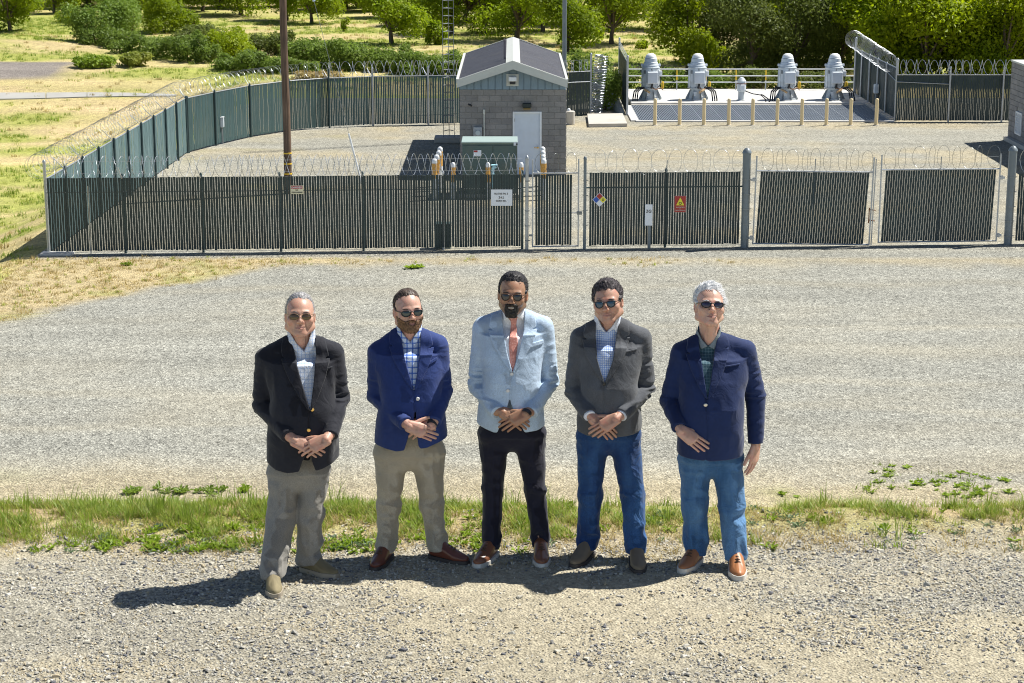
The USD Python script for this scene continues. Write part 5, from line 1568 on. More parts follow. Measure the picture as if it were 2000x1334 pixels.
frame_black = plain('black_spectacle_frame', (0.012, 0.012, 0.014), 0.3, 0, 0.05, 20)
frame_brown = plain('brown_spectacle_frame', (0.06, 0.03, 0.015), 0.3, 0, 0.1, 40)
frame_gold = plain('thin_metal_spectacle_frame', (0.25, 0.17, 0.10), 0.3, 0.7, 0.05, 20)
lens_dark = lens_mat('dark_lens', (0.012, 0.013, 0.018)); lens_amber = lens_mat('amber_lens_glass', (0.07, 0.035, 0.006)); lens_blue = lens_mat('blue_mirror_lens', (0.015, 0.05, 0.085)); lens_purple = lens_mat('dark_violet_lens', (0.02, 0.012, 0.035))
teeth_m = plain('teeth', (0.6, 0.55, 0.48), 0.3); lip_m = plain('lips', (0.43, 0.21, 0.17), 0.45)
sole_w = plain('off_white_sole', (0.55, 0.52, 0.47), 0.7, 0, 0.08, 20); sole_d = plain('dark_sole', (0.05, 0.04, 0.035), 0.7); sole_t = plain('tan_sole', (0.30, 0.26, 0.20), 0.7)
lace_m = plain('brown_lace', (0.09, 0.05, 0.03), 0.8)
watch_m = plain('dark_watch', (0.03, 0.03, 0.035), 0.3, 0.3)
button_w = plain('pale_button', (0.6, 0.6, 0.6), 0.3); button_d = plain('dark_button', (0.02, 0.02, 0.02), 0.3)


def hull_balls(balls):
    """The convex skin round some balls (x, y, z, r)."""
    m = [manifold3d.Manifold.sphere(r, 14).translate((x, y, z)) for x, y, z, r in balls]
    return manifold3d.Manifold.batch_hull(m)


def hand_solid(wrist, f, n, curl, spread=0.06, thumb_up=0.55, forearm=None, k=1.0, bends=None):
    """A hand. f: the way the fingers go, n: the way the back of the hand faces; the thumb is on the upper side."""
    f = np.array(f, float); f /= np.linalg.norm(f); n = np.array(n, float); n -= f * (n @ f); n /= np.linalg.norm(n)
    l = np.cross(n, f); l *= 1 if l[2] > 0 or (abs(l[2]) < 1e-3 and l[1] < 0) else -1
    at = lambda u, v, w: np.array(wrist) + k * (f * u + l * v + n * w)
    B = lambda p, r: (*p, r * k)
    parts = [hull_balls([B(at(-0.005, 0.018, 0), 0.019), B(at(-0.005, -0.018, 0), 0.019), B(at(0.088, 0.031, 0.002), 0.0125), B(at(0.094, 0.010, 0.006), 0.0135), B(at(0.090, -0.012, 0.005), 0.0130), B(at(0.080, -0.032, 0.0), 0.0120), B(at(0.035, 0.030, -0.006), 0.016)])]
    root = [(0.088, 0.031, 0.0), (0.095, 0.0105, 0.003), (0.091, -0.0115, 0.002), (0.082, -0.031, -0.002)]
    lens = [(0.040, 0.025, 0.021), (0.044, 0.028, 0.022), (0.041, 0.026, 0.021), (0.032, 0.021, 0.019)]
    for i in range(4):
        c0 = curl if bends is None else bends[i]
        p = at(*root[i]); ang = c0 * 0.7; sp = spread * (1.5 - i)
        rr = [0.0100, 0.0092, 0.0084, 0.0074] if i < 3 else [0.0088, 0.0080, 0.0074, 0.0066]
        for j in range(3):
            d = (f * math.cos(sp) + l * math.sin(sp)) * math.cos(ang) - n * math.sin(ang)
            q = p + d * lens[i][j] * k
            parts.append(hull_balls([B(p, rr[j]), B(q, rr[j + 1])]))
            p = q; ang += c0 * (0.85 if j == 0 else 0.6)
    p = at(0.022, 0.024, -0.006); d = f * 0.75 + l * thumb_up - n * 0.12; d /= np.linalg.norm(d)
    for j, (L, r0, r1) in enumerate(((0.044, 0.0155, 0.0125), (0.034, 0.0120, 0.0108), (0.026, 0.0105, 0.0085))):
        q = p + d * L * k; parts.append(hull_balls([B(p, r0), B(q, r1)])); p = q
        d = d * 0.9 + f * 0.28 - n * 0.06; d /= np.linalg.norm(d)
    if forearm is not None:
        parts.append(hull_balls([B(np.array(wrist), 0.027), (*forearm, 0.036)]))
    return manifold3d.Manifold.batch_boolean(parts, manifold3d.OpType.Add)


def soften(man, edge, it=6):
    q = man.refine_to_length(edge).to_mesh()
    m = trimesh.Trimesh(q.vert_properties[:, :3], q.tri_verts, process=False)
    trimesh.smoothing.filter_taubin(m, iterations=it)
    return m


def to_manifold(v, f):
    if f.shape[1] == 4:
        f = np.vstack([f[:, [0, 1, 2]], f[:, [0, 2, 3]]])
    m = manifold3d.Manifold(manifold3d.Mesh(np.ascontiguousarray(v, np.float32), np.ascontiguousarray(f, np.uint32)))
    return m if m.status() == manifold3d.Error.NoError and m.volume() > 0 else None


def head_field(F, hp, smile=0.0, jaw=1.0, cheek=1.0, brow=1.0):
    """Distance to a head in its own space: eyes at height 0, face towards -y, chin at -0.115."""
    d = F.ball((0, 0.014, 0.034), (0.0755, 0.096, 0.084))
    d = smin(d, F.ball((0, -0.026, -0.018), (0.0665 * cheek, 0.066, 0.085)), 0.03)
    for s in (-1, 1):
        d = smin(d, F.cone((s * 0.052 * jaw, 0.008, -0.066), (s * 0.016, -0.066, -0.100), 0.020 * jaw, 0.019), 0.03)
        d = smin(d, F.ball((s * 0.046 * cheek, -0.060, -0.028), 0.024), 0.02)
    d = smin(d, F.ball((0, -0.074, -0.100), (0.024 * jaw, 0.020, 0.018)), 0.018)
    for s in (-1, 1):
        d = smin(d, F.cone((s * 0.012, -0.086, 0.020), (s * 0.046, -0.074, 0.019), 0.008 * brow, 0.008), 0.016)
        d = smax(d, -(F.ball((s * 0.032, -0.103, -0.002), (0.019, 0.018, 0.012))), 0.008)
        d = np.minimum(d, F.ball((s * 0.032, -0.079, -0.001), 0.0125))
    d = smin(d, F.cone((0, -0.090, 0.010), (0, -0.111, -0.030), 0.0075, 0.0115), 0.012)
    for s in (-1, 1):
        d = smin(d, F.ball((s * 0.0125, -0.099, -0.035), (0.009, 0.011, 0.008)), 0.007)
    d = smin(d, F.ball((0, -0.082, -0.066), (0.030, 0.013, 0.022)), 0.014)
    for z, r in ((-0.059, 0.0042), (-0.0715, 0.0050)):
        for s in (-1, 1):
            d = smin(d, F.cone((0, -0.0950, z), (s * 0.022, -0.085, z + (0.004 * smile if z > -0.065 else 0.006 * smile)), r, r * 0.6), 0.006)
    for s in (-1, 1):
        d = smax(d, -F.cone((0, -0.1005, -0.0655), (s * 0.025, -0.087, -0.0655 + 0.007 * smile), 0.0026, 0.0022), 0.004)
    for s in (-1, 1):
        d = smax(d, -F.cone((s * 0.020, -0.100, -0.036), (s * 0.036, -0.084, -0.066), 0.0022, 0.0016), 0.006)
        d = smin(d, np.maximum(F.ball((s * 0.0785, 0.012, -0.012), (0.012, 0.021, 0.033)), -F.ball((s * 0.088, 0.006, -0.010), (0.008, 0.012, 0.020))), 0.006)
    return d


def strands(parent, mesh, mat, style, n, seed, put, base):
    """Single hairs over a cap of hair: (length, combing direction, disorder)."""
    r = np.random.default_rng(seed)
    v, f = mesh; f = np.vstack([f[:, [0, 1, 2]], f[:, [0, 2, 3]]])
    a, b, c = v[f[:, 0]], v[f[:, 1]], v[f[:, 2]]
    nr = np.cross(b - a, c - a); ar = np.linalg.norm(nr, axis=1); nr /= ar[:, None] + 1e-12
    k = r.choice(len(f), n, p=ar / ar.sum())
    u, w = r.uniform(size=(2, n)); flip = u + w > 1; u[flip], w[flip] = 1 - u[flip], 1 - w[flip]
    p = a[k] + u[:, None] * (b - a)[k] + w[:, None] * (c - a)[k]; nn = nr[k]
    keep = (p - v.mean(0))[:, None, :] @ nn[:, :, None] > 0
    p, nn = p[keep[:, 0, 0]], nn[keep[:, 0, 0]]
    ln, comb, mess = style
    t = np.array(comb, float) + r.normal(size=p.shape) * mess
    t -= nn * (t * nn).sum(1, keepdims=True) ; t /= np.linalg.norm(t, axis=1, keepdims=True) + 1e-9
    L = (ln * r.uniform(0.5, 1.2, len(p)))[:, None]
    lift = r.uniform(0.0, 0.24, len(p))[:, None]
    q = np.stack([p - nn * 0.001, p + (t * 0.35 + nn * lift * 0.45) * L, p + (t * 0.70 + nn * lift * 0.6) * L, p + (t * 1.0 + nn * lift * 0.55) * L], 1)
    q = put(q.reshape(-1, 3)) + base - parent.base
    path = numbered(parent.path + '/strand')
    cv = UsdGeom.BasisCurves.Define(stage, path)
    cv.CreateTypeAttr('linear'); cv.CreateWrapAttr('nonperiodic')
    cv.CreatePointsAttr(Vt.Vec3fArray.FromNumpy(q.astype(np.float32)))
    cv.CreateCurveVertexCountsAttr(Vt.IntArray.FromNumpy(np.full(len(p), 4, np.int32)))
    cv.CreateWidthsAttr(Vt.FloatArray.FromNumpy(np.tile(np.array([0.0015, 0.0015, 0.0012, 0.0006], np.float32), len(p)))); cv.SetWidthsInterpolation('vertex')
    UsdShade.MaterialBindingAPI.Apply(cv.GetPrim()).Bind(mat)
    tag(cv.GetPrim(), kind='stuff')


def poly_tube(b, pts, r, closed=True, n=6):
    b.tube(np.array(pts), r, n, closed=closed)


def lens_outline(kind, s):
    if kind == 'oval':
        a = np.linspace(0, 2 * PI, 22)[:-1]; return np.stack([s * 0.034 + 0.027 * np.cos(a), -0.004 + 0.0175 * np.sin(a) * (1 + 0.12 * np.cos(a) * s)], 1)
    if kind == 'wrap':
        q = [(0.008, 0.010), (0.030, 0.016), (0.055, 0.013), (0.064, 0.006), (0.058, -0.011), (0.040, -0.019), (0.018, -0.015), (0.010, -0.004)]
    else:
        q = [(0.009, 0.012), (0.030, 0.017), (0.054, 0.016), (0.060, 0.008), (0.054, -0.013), (0.040, -0.022), (0.024, -0.020), (0.012, -0.008)]
    q = np.array(q)
    t = np.linspace(0, len(q), 25)[:-1]; i = t.astype(int); u = t - i     # rounded corners
    p0, p1, p2 = q[i % len(q)], q[(i + 1) % len(q)], q[(i + 2) % len(q)]
    p = 0.5 * ((1 - u)[:, None] ** 2 * (p0 + p1) / 1 + 2 * (u * (1 - u))[:, None] * p1 * 2 * 0.5 + (u ** 2)[:, None] * (p1 + p2)) if False else ((1 - u) ** 2 / 2)[:, None] * p0 + (0.5 + u * (1 - u))[:, None] * p1 + (u ** 2 / 2)[:, None] * p2
    p[:, 0] *= s
    return p


def person(D):
    sl, sr_ = D['shoes']
    hl_, hr2 = ground(*sl[0], LEVEE_Z), ground(*sr_[0], LEVEE_Z)
    base = (hl_ + hr2) / 2
    X0, Y0 = base[0], base[1]

    def L(px, py, y=0.0):
        p = on_wall(px, py, Y0 + y)
        return np.array([p[0] - X0, y, p[2] - LEVEE_Z])

    def XZ(pts, y):
        return [(lambda q: (q[0], q[2]))(L(px, py, y)) for px, py in pts]

    T = Thing('person', D['label'], 'person', base, rotz=0.0)
    out = lambda v, f, name, mat, parent=T, smooth=True, **kw: MB().raw(np.asarray(v) + base, f).build(name, mat, parent, smooth=smooth, **kw)
    nm = D['name']

    # ---- key heights
    prof = D['torso']                                    # (py, x left, x right, half depth, y centre)
    zs, cx, cy, A, B = [], [], [], [], []
    for py, xl, xr, hd, yc in prof:
        a, b = L(xl, py, yc), L(xr, py, yc)
        zs.append((a[2] + b[2]) / 2); cx.append((a[0] + b[0]) / 2); cy.append(yc); A.append((b[0] - a[0]) / 2); B.append(hd)
    zs[0] -= 0.10
    arms = D['arms']
    S, E, W = [[L(*p) for p in side] for side in zip(*arms)]
    neck = L(*D['neck'], 0.03)
    headc = L(*D['head'], -0.035)
    ztop = max(S[0][2], S[1][2])
    zmax = neck[2] + 0.10
    zhem = min(L(px, py, -0.1)[2] for px, py in D['hem'])
    xs = [s[0] for s in S] + [e[0] for e in E] + [w[0] for w in W]
    F = Field((min(xs) - 0.13, -0.34, zhem - 0.04), (max(xs) + 0.13, 0.24, zmax), 0.0052)
    # ---- trunk
    def trunk_on(F):
        core = F.stack(zs, cx, cy, A, B)
        tops = np.maximum(core, F.z - (ztop - 0.04))
        for s in (0, 1):
            sgn = -1 if s == 0 else 1
            yk = F.cone((neck[0] + sgn * 0.045, 0.03, neck[2] - 0.045), S[s] + [sgn * 0.004, 0.005, 0.020], 0.056, 0.048, sy=1.25)
            tops = smin(tops, yk, 0.055)
        tops = smin(tops, F.ball(((S[0][0] + S[1][0]) / 2, -0.012, ztop - 0.10), ((S[1][0] - S[0][0]) * 0.42, 0.088, 0.13)), 0.08)
        if D.get('belly'):
            bx_, by_, bz, br = D['belly']; q = L(bx_, by_, -0.10)
            tops = smin(tops, F.ball((q[0], -0.07, q[2]), (br * 1.25, br * 0.95, br * 1.2)), 0.07)
        folds = F.noise((0.11, 0.11, 0.10), D['seed']) * 0.0035 + (np.abs(F.noise((0.055, 0.08, 0.11), D['seed'] + 1)) - 0.35) * 0.0045
        return tops + folds

    trunk = trunk_on(F)
    # ---- sleeves
    d = trunk
    for s in (0, 1):
        up = F.cone(S[s] + [0, 0, -0.004], E[s], 0.066 * D.get('arm', 1), 0.062 * D.get('arm', 1))
        fo = F.cone(E[s], W[s], 0.062 * D.get('arm', 1), 0.047 * D.get('arm', 1))
        ax = W[s] - E[s]; ax = ax / np.linalg.norm(ax)
        cut = (F.x - W[s][0]) * ax[0] + (F.y - W[s][1]) * ax[1] + (F.z - W[s][2]) * ax[2]
        fo = smax(fo, cut, 0.006)
        near = np.exp(-(((F.x - E[s][0]) ** 2 + (F.y - E[s][1]) ** 2 + (F.z - E[s][2]) ** 2) / 0.13 ** 2))
        ring = F.noise((0.09, 0.09, 0.030), D['seed'] + 5 + s)
        rip = (np.abs(ring) * 2.0 - 0.6) * (0.0022 + 0.0085 * near)
        up, fo = up + rip, fo + rip * 0.8
        d = smin(d, up, 0.022)
        d = smin(d, fo, 0.007)
    # ---- hem, neck hole, opening, quarters
    hp = np.array(XZ(D['hem'], -0.12)); o = np.argsort(hp[:, 0])
    hz_ = np.interp(F.x, hp[o, 0], hp[o, 1]).astype(np.float32)
    armreg = np.minimum.reduce([F.cone(E[s], W[s], 0.075, 0.06) for s in (0, 1)])
    trunk_cut = smax(trunk, hz_ - F.z, 0.008)
    d = np.where(armreg < 0.0, d, smax(d, hz_ - F.z, 0.008))
    NR_ = D.get('neck_r', 0.062)
    nk = F.cone((neck[0], 0.035, neck[2] - 0.14), headc + [0, 0.03, -0.05], NR_, NR_ - 0.004)
    vee = np.array(XZ(D['vee'], -0.13))
    vp = F.poly(vee)
    front_ = F.y - 0.02
    vcut = np.maximum(np.maximum(vp, front_), -(trunk + 0.022))
    d = smax(d, -vcut, 0.004)
    d = smax(d, -(nk - 0.013), 0.006)
    d = np.maximum(d, F.z - (neck[2] + 0.012 + 0.25 * (F.y - 0.02)))
    if D.get('quarters'):
        qp = F.poly(np.array(XZ(D['quarters'], -0.12)))
        d = smax(d, -np.maximum(np.maximum(qp, F.y + 0.02), -(trunk + 0.10)), 0.006)
    # the line where the left front laps over the right one
    lp = np.array(XZ(D['lap'], -0.14))
    lx = np.interp(F.z, lp[np.argsort(lp[:, 1]), 1], lp[np.argsort(lp[:, 1]), 0]).astype(np.float32)
    lap = np.exp(-((F.x - lx) / 0.006) ** 2) * (F.y < 0) * (F.z < lp[:, 1].max()) * (armreg > 0.01)
    d = d + 0.006 * lap
    jk = out(*F.mesh(d), 'jacket', D['jacket'])
    # ---- lapels, pocket, buttons: raised on the jacket, sampled more finely
    ztv = min(q[2] for q in (L(*p, -0.13) for p in D['vee'])) - 0.06
    C = F
    F = Field((S[0][0] - 0.0, -0.30, ztv), (S[1][0] + 0.0, 0.16, zmax), 0.0036)
    trunk_c, vp_c = trunk, vp
    trunk = trunk_on(F)
    nk = F.cone((neck[0], 0.035, neck[2] - 0.14), headc + [0, 0.03, -0.05], NR_, NR_ - 0.004)
    vp = F.poly(vee); front_ = F.y - 0.02
    for pts in D['lapels']:
        pd = F.poly(np.array(XZ(pts, -0.13)))
        l = np.maximum(np.maximum(pd, F.y + 0.0), np.maximum(trunk - 0.0105, -(trunk + 0.010)))
        l = np.maximum(l, -(np.maximum(np.maximum(vp + 0.001, front_), -(trunk + 0.03))))
        l = np.maximum(l, -(nk - 0.016))
        m = F.mesh(l)
        if len(m[1]):
            out(*m, 'lapel', D['jacket'], jk)
    for pts in D.get('pockets', []):
        pd = F.poly(np.array(XZ(pts, -0.13)))
        m = F.mesh(np.maximum(np.maximum(pd, F.y), np.maximum(trunk - 0.0075, -(trunk + 0.010))))
        if len(m[1]):
            out(*m, 'breast_pocket', D['jacket'], jk)

    def surf_y(x, z, vol, off=0.0, F=C):
        """Where the front of a field is, at a place across and up."""
        i = int(np.clip(round((x - F.lo[0]) / F.step), 0, F.n[0] - 1)); k = int(np.clip(round((z - F.lo[2]) / F.step), 0, F.n[2] - 1))
        col = np.broadcast_to(vol, F.n)[i, :, k]
        h = np.nonzero(col < off)[0]
        return float(F.lo[1] + F.step * h[0]) if len(h) else -0.12

    for px, py, m in D['buttons']:
        q = L(px, py, -0.14); yb = surf_y(q[0], q[2], d)
        q = L(px, py, yb)
        MB().lathe([(0.0001, -0.004), (0.0115, -0.003), (0.0115, 0.002), (0.008, 0.005), (0.0001, 0.005)], (0, 0, 0), 12)
        bm = MB().lathe([(0.0001, -0.006), (0.0115, -0.005), (0.0115, 0.003), (0.008, 0.006), (0.0001, 0.006)], (0, 0, 0), 12)
        v = bm.v[0]; v = np.stack([v[:, 0], -v[:, 2], v[:, 1]], 1)
        MB().raw(v + q + [0, -0.002, 0] + base, bm.f[0]).build('button', m, jk, smooth=40)
    if D.get('pin'):
        px, py, m, kind = D['pin']; q = L(px, py, -0.14); q = L(px, py, surf_y(q[0], q[2], trunk, 0.0, F) - 0.014)
        bm = MB()
        if kind == 'bird':
            bm.box(q + base + [0, 0, 0], [0.012, 0.006, 0.026], bevel=0.002).box(q + base + [-0.010, 0, 0.008], [0.018, 0.005, 0.012], bevel=0.002).box(q + base + [0.010, 0, 0.010], [0.018, 0.005, 0.012], bevel=0.002).box(q + base + [0.005, 0, -0.014], [0.012, 0.005, 0.010], bevel=0.002)
        else:
            bm.cyl(q + base + [0, 0.003, 0], q + base + [0, -0.004, 0], 0.011, n=12)
        bm.build('lapel_pin', m, jk)
    # ---- shirt in the opening, with its collar
    shirt_d = smin(trunk + 0.009, nk - 0.0085, 0.03)
    big = F.poly(vee + (vee - vee.mean(0)) * 0.06)
    ctop = neck[2] + 0.016 + 0.55 * (F.y + 0.02)
    sh = np.maximum(shirt_d, -(shirt_d + 0.03))
    body_part = np.maximum(np.maximum(sh, F.y - 0.03), big - 0.012)
    ring = np.maximum(np.maximum(nk - 0.0105, -(nk - 0.002)), np.maximum(F.z - ctop, (neck[2] - 0.06) - F.z))
    sv = np.minimum(body_part, ring)
    sv = np.maximum(sv, F.z - ctop)
    if D.get('open'):
        op = F.poly(np.array(XZ(D['open'], -0.10)))
        sv = np.maximum(sv, -np.maximum(op, F.y - 0.0))
    st = out(*F.mesh(sv), 'shirt', D['shirt'])
    for pts in D['collar']:
        pd = F.poly(np.array(XZ(pts, -0.11)))
        cd = smin(trunk + 0.009, nk - 0.010, 0.035)
        m = F.mesh(np.maximum(np.maximum(pd, F.y - 0.02), np.maximum(cd - 0.0075, -(cd + 0.006))))
        if len(m[1]):
            out(*m, 'collar', D.get('collar_mat', D['shirt']), st)
    if D.get('tie'):
        pd = F.poly(np.array(XZ(D['tie'], -0.13)))
        kn = F.poly(np.array(XZ(D['knot'], -0.12)))
        cd = smin(trunk + 0.009, nk - 0.010, 0.035)
        m = F.mesh(np.maximum(np.maximum(pd, F.y), np.maximum(cd - 0.006, -(cd + 0.01))))
        t = out(*m, 'tie', D['tie_mat'])
        m = F.mesh(np.maximum(np.maximum(kn, F.y), np.maximum(cd - 0.014, -(cd + 0.01))))
        if len(m[1]):
            out(*m, 'knot', D['tie_mat'], t)
    # ---- trousers
    hips, knees = [L(*p) for p in D['hips']], [L(*p) for p in D['knees']]
    ank = []
    foot = []
    for (he, to) in D['shoes']:
        h_, t_ = ground(*he, LEVEE_Z) - base, ground(*to, LEVEE_Z) - base
        dr = (t_ - h_)[:2]; dr /= np.linalg.norm(dr)
        foot.append((h_, dr)); ank.append(np.array([h_[0] + dr[0] * 0.065, h_[1] + dr[1] * 0.065, 0.075]))
    r0, r1, r2 = D['legr']
    zt = hips[0][2] + 0.20
    G = Field((min(a[0] for a in ank + hips) - 0.17, min(a[1] for a in ank) - 0.20, 0.02), (max(a[0] for a in ank + hips) + 0.17, max(a[1] for a in ank + hips) + 0.22, zt), 0.0065)
    hm_ = (hips[0] + hips[1]) / 2; hw_ = (hips[1][0] - hips[0][0]) / 2
    pel = G.stack([hm_[2] - 0.05, hm_[2] + 0.02, zt], [hm_[0]] * 3, [0.0, 0.0, 0.0], [hw_ + r0 * 0.80, hw_ + r0 * 0.90, hw_ + r0 * 0.75], [0.115, 0.122, 0.112])
    pel = np.maximum(pel, (hm_[2] + 0.02) - G.z)
    pel = smin(pel, G.ball((hm_[0], 0.0, hm_[2] + 0.015), (hw_ + r0 * 0.72, 0.112, 0.118)), 0.04)
    tr = None
    lg = []
    for s in (0, 1):
        th = G.cone(hips[s] + [0, 0.0, 0.0], knees[s], r0, r1, sy=1.12)
        ca = G.cone(knees[s], ank[s] + [0, 0.005, 0], r1, r2, sy=1.10)
        e = smin(th, ca, 0.03)
        zk, za = knees[s][2], ank[s][2]
        amp = 0.003 + 0.009 * np.exp(-((G.z - za - 0.06) / 0.10) ** 2) + 0.0035 * np.exp(-((G.z - zk) / 0.10) ** 2) + 0.004 * np.exp(-((G.z - hips[s][2]) / 0.15) ** 2)
        e = e + amp * ((np.abs(G.noise((0.09, 0.12, 0.065), D['seed'] + 20 + s)) * 2.2 - 0.7) + (np.abs(G.noise((0.045, 0.07, 0.12), D['seed'] + 24 + s)) * 1.6 - 0.5))
        e = e - 0.004 * np.exp(-((G.x - (knees[s][0] + hips[s][0]) / 2) / 0.008) ** 2) * (G.y < 0) * D.get('crease', 0)
        hz2 = 0.055 + 0.30 * (-(G.x - ank[s][0]) * foot[s][1][0] - (G.y - ank[s][1]) * foot[s][1][1]) * -0.35
        e = smax(e, hz2 - G.z, 0.006)
        lg.append(e)
    tr = smin(smin(lg[0], lg[1], 0.020), pel, 0.035)
    tp = out(*G.mesh(tr), 'trousers', D['trousers'])
    # ---- shoes
    for s in (0, 1):
        h_, dr = foot[s]; lat = np.array([-dr[1], dr[0]]); k = D.get('shoe_k', 1.0)
        P3 = lambda u, v, w: (h_[0] + dr[0] * u * k + lat[0] * v * k, h_[1] + dr[1] * u * k + lat[1] * v * k, w * k)
        mk = lambda q: hull_balls([(*P3(u, v, w), r * k) for u, v, w, r in q])
        up = mk([(0.035, 0, 0.045, 0.033), (0.05, 0, 0.095, 0.040), (0.10, 0, 0.085, 0.036), (0.20, 0.016, 0.036, 0.032), (0.20, -0.016, 0.036, 0.032)]) + mk([(0.11, 0, 0.075, 0.032), (0.20, 0.017, 0.034, 0.032), (0.20, -0.017, 0.034, 0.032), (0.262, 0, 0.030, 0.026), (0.25, 0.012, 0.028, 0.024), (0.25, -0.012, 0.028, 0.024)])
        up = up.trim_by_plane((0, 0, 1), 0.012)
        m = soften(up, 0.012, 8)
        sh = out(m.vertices, m.faces, 'shoe', D['shoe'])
        from shapely.geometry import MultiPoint, Point
        foot_poly = Point(0.038, 0).buffer(0.038).union(Point(0.20, 0.0).buffer(0.052)).union(Point(0.255, 0).buffer(0.036)).convex_hull
        m = trimesh.creation.extrude_polygon(foot_poly.buffer(0.003), D.get('sole_h', 0.026), engine='earcut')
        v = np.array(m.vertices); v = np.stack([h_[0] + (dr[0] * v[:, 0] + lat[0] * v[:, 1]) * k, h_[1] + (dr[1] * v[:, 0] + lat[1] * v[:, 1]) * k, v[:, 2] - 0.004], 1)
        out(v, m.faces, 'sole', D['sole'], sh, smooth=30)
        if D.get('laces'):
            b = MB()
            for u in (0.125, 0.148, 0.170, 0.190):
                w = 0.109 - (u - 0.11) * 0.335 + 0.004
                b.tube(np.array([P3(u - 0.01, -0.026, w - 0.016), P3(u, 0, w + 0.002), P3(u - 0.01, 0.026, w - 0.016)]) + base, 0.0055, 5)
            b.build('lace', lace_m, sh)
    # ---- head, hair, spectacles
    yaw, pitch, roll = [math.radians(a) for a in D['turn']]
    R = rot(yaw, -pitch, roll); k = D['head_k']
    HF = Field((-0.105, -0.135, -0.135), (0.105, 0.125, 0.14), 0.0042)
    hd = head_field(HF, None, D.get('smile', 0), D.get('jaw', 1), D.get('cheek', 1))
    put = lambda v: (np.asarray(v) * k) @ R.T + headc
    hv, hf = HF.mesh(hd)
    # body: head, neck, trunk and arms under the clothes, hands - one continuous surface
    solids = []
    hm = to_manifold(put(hv), hf)
    nkm = hull_balls([(*(headc + R @ np.array([0, 0.022, -0.045]) * k), (NR_ - 0.005) * k), (neck[0], 0.035, neck[2] - 0.08, NR_)])
    nkm2 = hull_balls([(*(headc + R @ np.array([0, -0.035, -0.078]) * k), 0.030 * k), (neck[0], 0.0, neck[2] - 0.06, 0.045), (*(headc + R @ np.array([0, 0.02, -0.06]) * k), 0.05 * k)]) if D.get('jowl', 1) else None
    tk = hull_balls([(S[0][0] + 0.02, 0.01, S[0][2] - 0.02, 0.04), (S[1][0] - 0.02, 0.01, S[1][2] - 0.02, 0.04), (neck[0], 0.03, neck[2] - 0.07, 0.055), (cx[2] - A[2] * 0.6, 0.0, zs[2], 0.06), (cx[2] + A[2] * 0.6, 0.0, zs[2], 0.06)])
    pelv = hull_balls([(cx[1] - A[1] * 0.5, 0.0, zs[1], 0.07), (cx[1] + A[1] * 0.5, 0.0, zs[1], 0.07), (hips[0][0], 0, hips[0][2] + 0.03, 0.05), (hips[1][0], 0, hips[1][2] + 0.03, 0.05), (cx[2], 0.0, zs[2], 0.1)])
    solids += [nkm, tk, pelv] + ([nkm2] if nkm2 is not None else [])
    for s in (0, 1):
        ax = W[s] - E[s]; ax = ax / np.linalg.norm(ax)
        solids += [hull_balls([(*S[s], 0.045), (*E[s], 0.040)]), hull_balls([(*E[s], 0.040), (*(W[s] - ax * 0.01), 0.029)])]
        solids += [hull_balls([(*hips[s], 0.07), (*knees[s], 0.05)]), hull_balls([(*knees[s], 0.045), (*ank[s], 0.028)]), hull_balls([(*ank[s], 0.028), (ank[s][0] + foot[s][1][0] * 0.06, ank[s][1] + foot[s][1][1] * 0.06, 0.05, 0.025)])]
        H = D['hands'][s]
        wr = L(*H['wrist'])
        hs = hand_solid(wr, H['f'], H['n'], H.get('curl', 0.35), H.get('spread', 0.03), H.get('thumb', 0.55), W[s] - ax * 0.03, 1.02, H.get('bends'))
        sm = soften(hs, 0.006, 5)
        mm = to_manifold(sm.vertices, sm.faces)
        solids.append(mm if mm is not None else hs)
    if hm is not None:
        solids.append(hm)
    bm = manifold3d.Manifold.batch_boolean(solids, manifold3d.OpType.Add)
    q = bm.to_mesh()
    body = out(q.vert_properties[:, :3], q.tri_verts, 'body', D['skin'], smooth=True)
    if hm is None:
        out(put(hv), hf, 'head', D['skin'], smooth=True)
    # hair
    hn = HF.noise((0.022, 0.035, 0.03), D['seed'] + 40) * 0.0034 * D.get('rough', 0.5) + HF.noise((0.010, 0.014, 0.014), D['seed'] + 41) * 0.0014 * D.get('rough', 0.5)
    yl, zl = np.array(D['hairline']).T
    lim = np.interp(HF.y, yl, zl).astype(np.float32) + D.get('temple', 0.0) * np.clip((np.abs(HF.x) - 0.030) / 0.03, 0, 1) * (HF.y < -0.02) + HF.noise((0.012, 0.02, 0.02), D['seed'] + 42) * 0.006
    skull = HF.ball((0, 0.014, 0.034), (0.0755, 0.096, 0.084)); skull = smin(skull, HF.ball((0, -0.026, -0.018), (0.0665, 0.066, 0.085)), 0.03)
    thick = D['hair_t'] * (0.35 + 0.65 * np.clip((HF.z + 0.04) / 0.10, 0, 1))
    fy, rec, asym = D.get('front', (-0.066, 9.0, 0.0))
    ln = fy + rec * HF.x ** 2 + asym * HF.x + HF.noise((0.007, 0.02, 0.02), D['seed'] + 43) * 0.009
    thin = np.clip((HF.z - lim) / 0.030, 0.12, 1) * np.where(HF.z > 0.05, np.clip((HF.y - ln) / 0.028, 0.15, 1), 1)
    hr_ = smax(skull - thick * thin + hn * (0.3 + 0.7 * thin), lim - HF.z, 0.005)
    hr_ = smax(hr_, np.where(HF.z > 0.012, (ln - HF.y) * np.clip((HF.z - 0.012) / 0.02, 0, 1) - 0.02 * (1 - np.clip((HF.z - 0.012) / 0.02, 0, 1)), -0.02), 0.006)
    hr_ = np.maximum(hr_, -(skull + 0.012))
    hm2 = HF.mesh(hr_)
    hp_ = out(put(hm2[0]), hm2[1], 'hair', D['hair'])
    strands(hp_, hm2, D['hair'], D.get('strand', (0.022, (0, 0.8, 0.2), 0.25)), 6500, D['seed'] + 60, put, base)
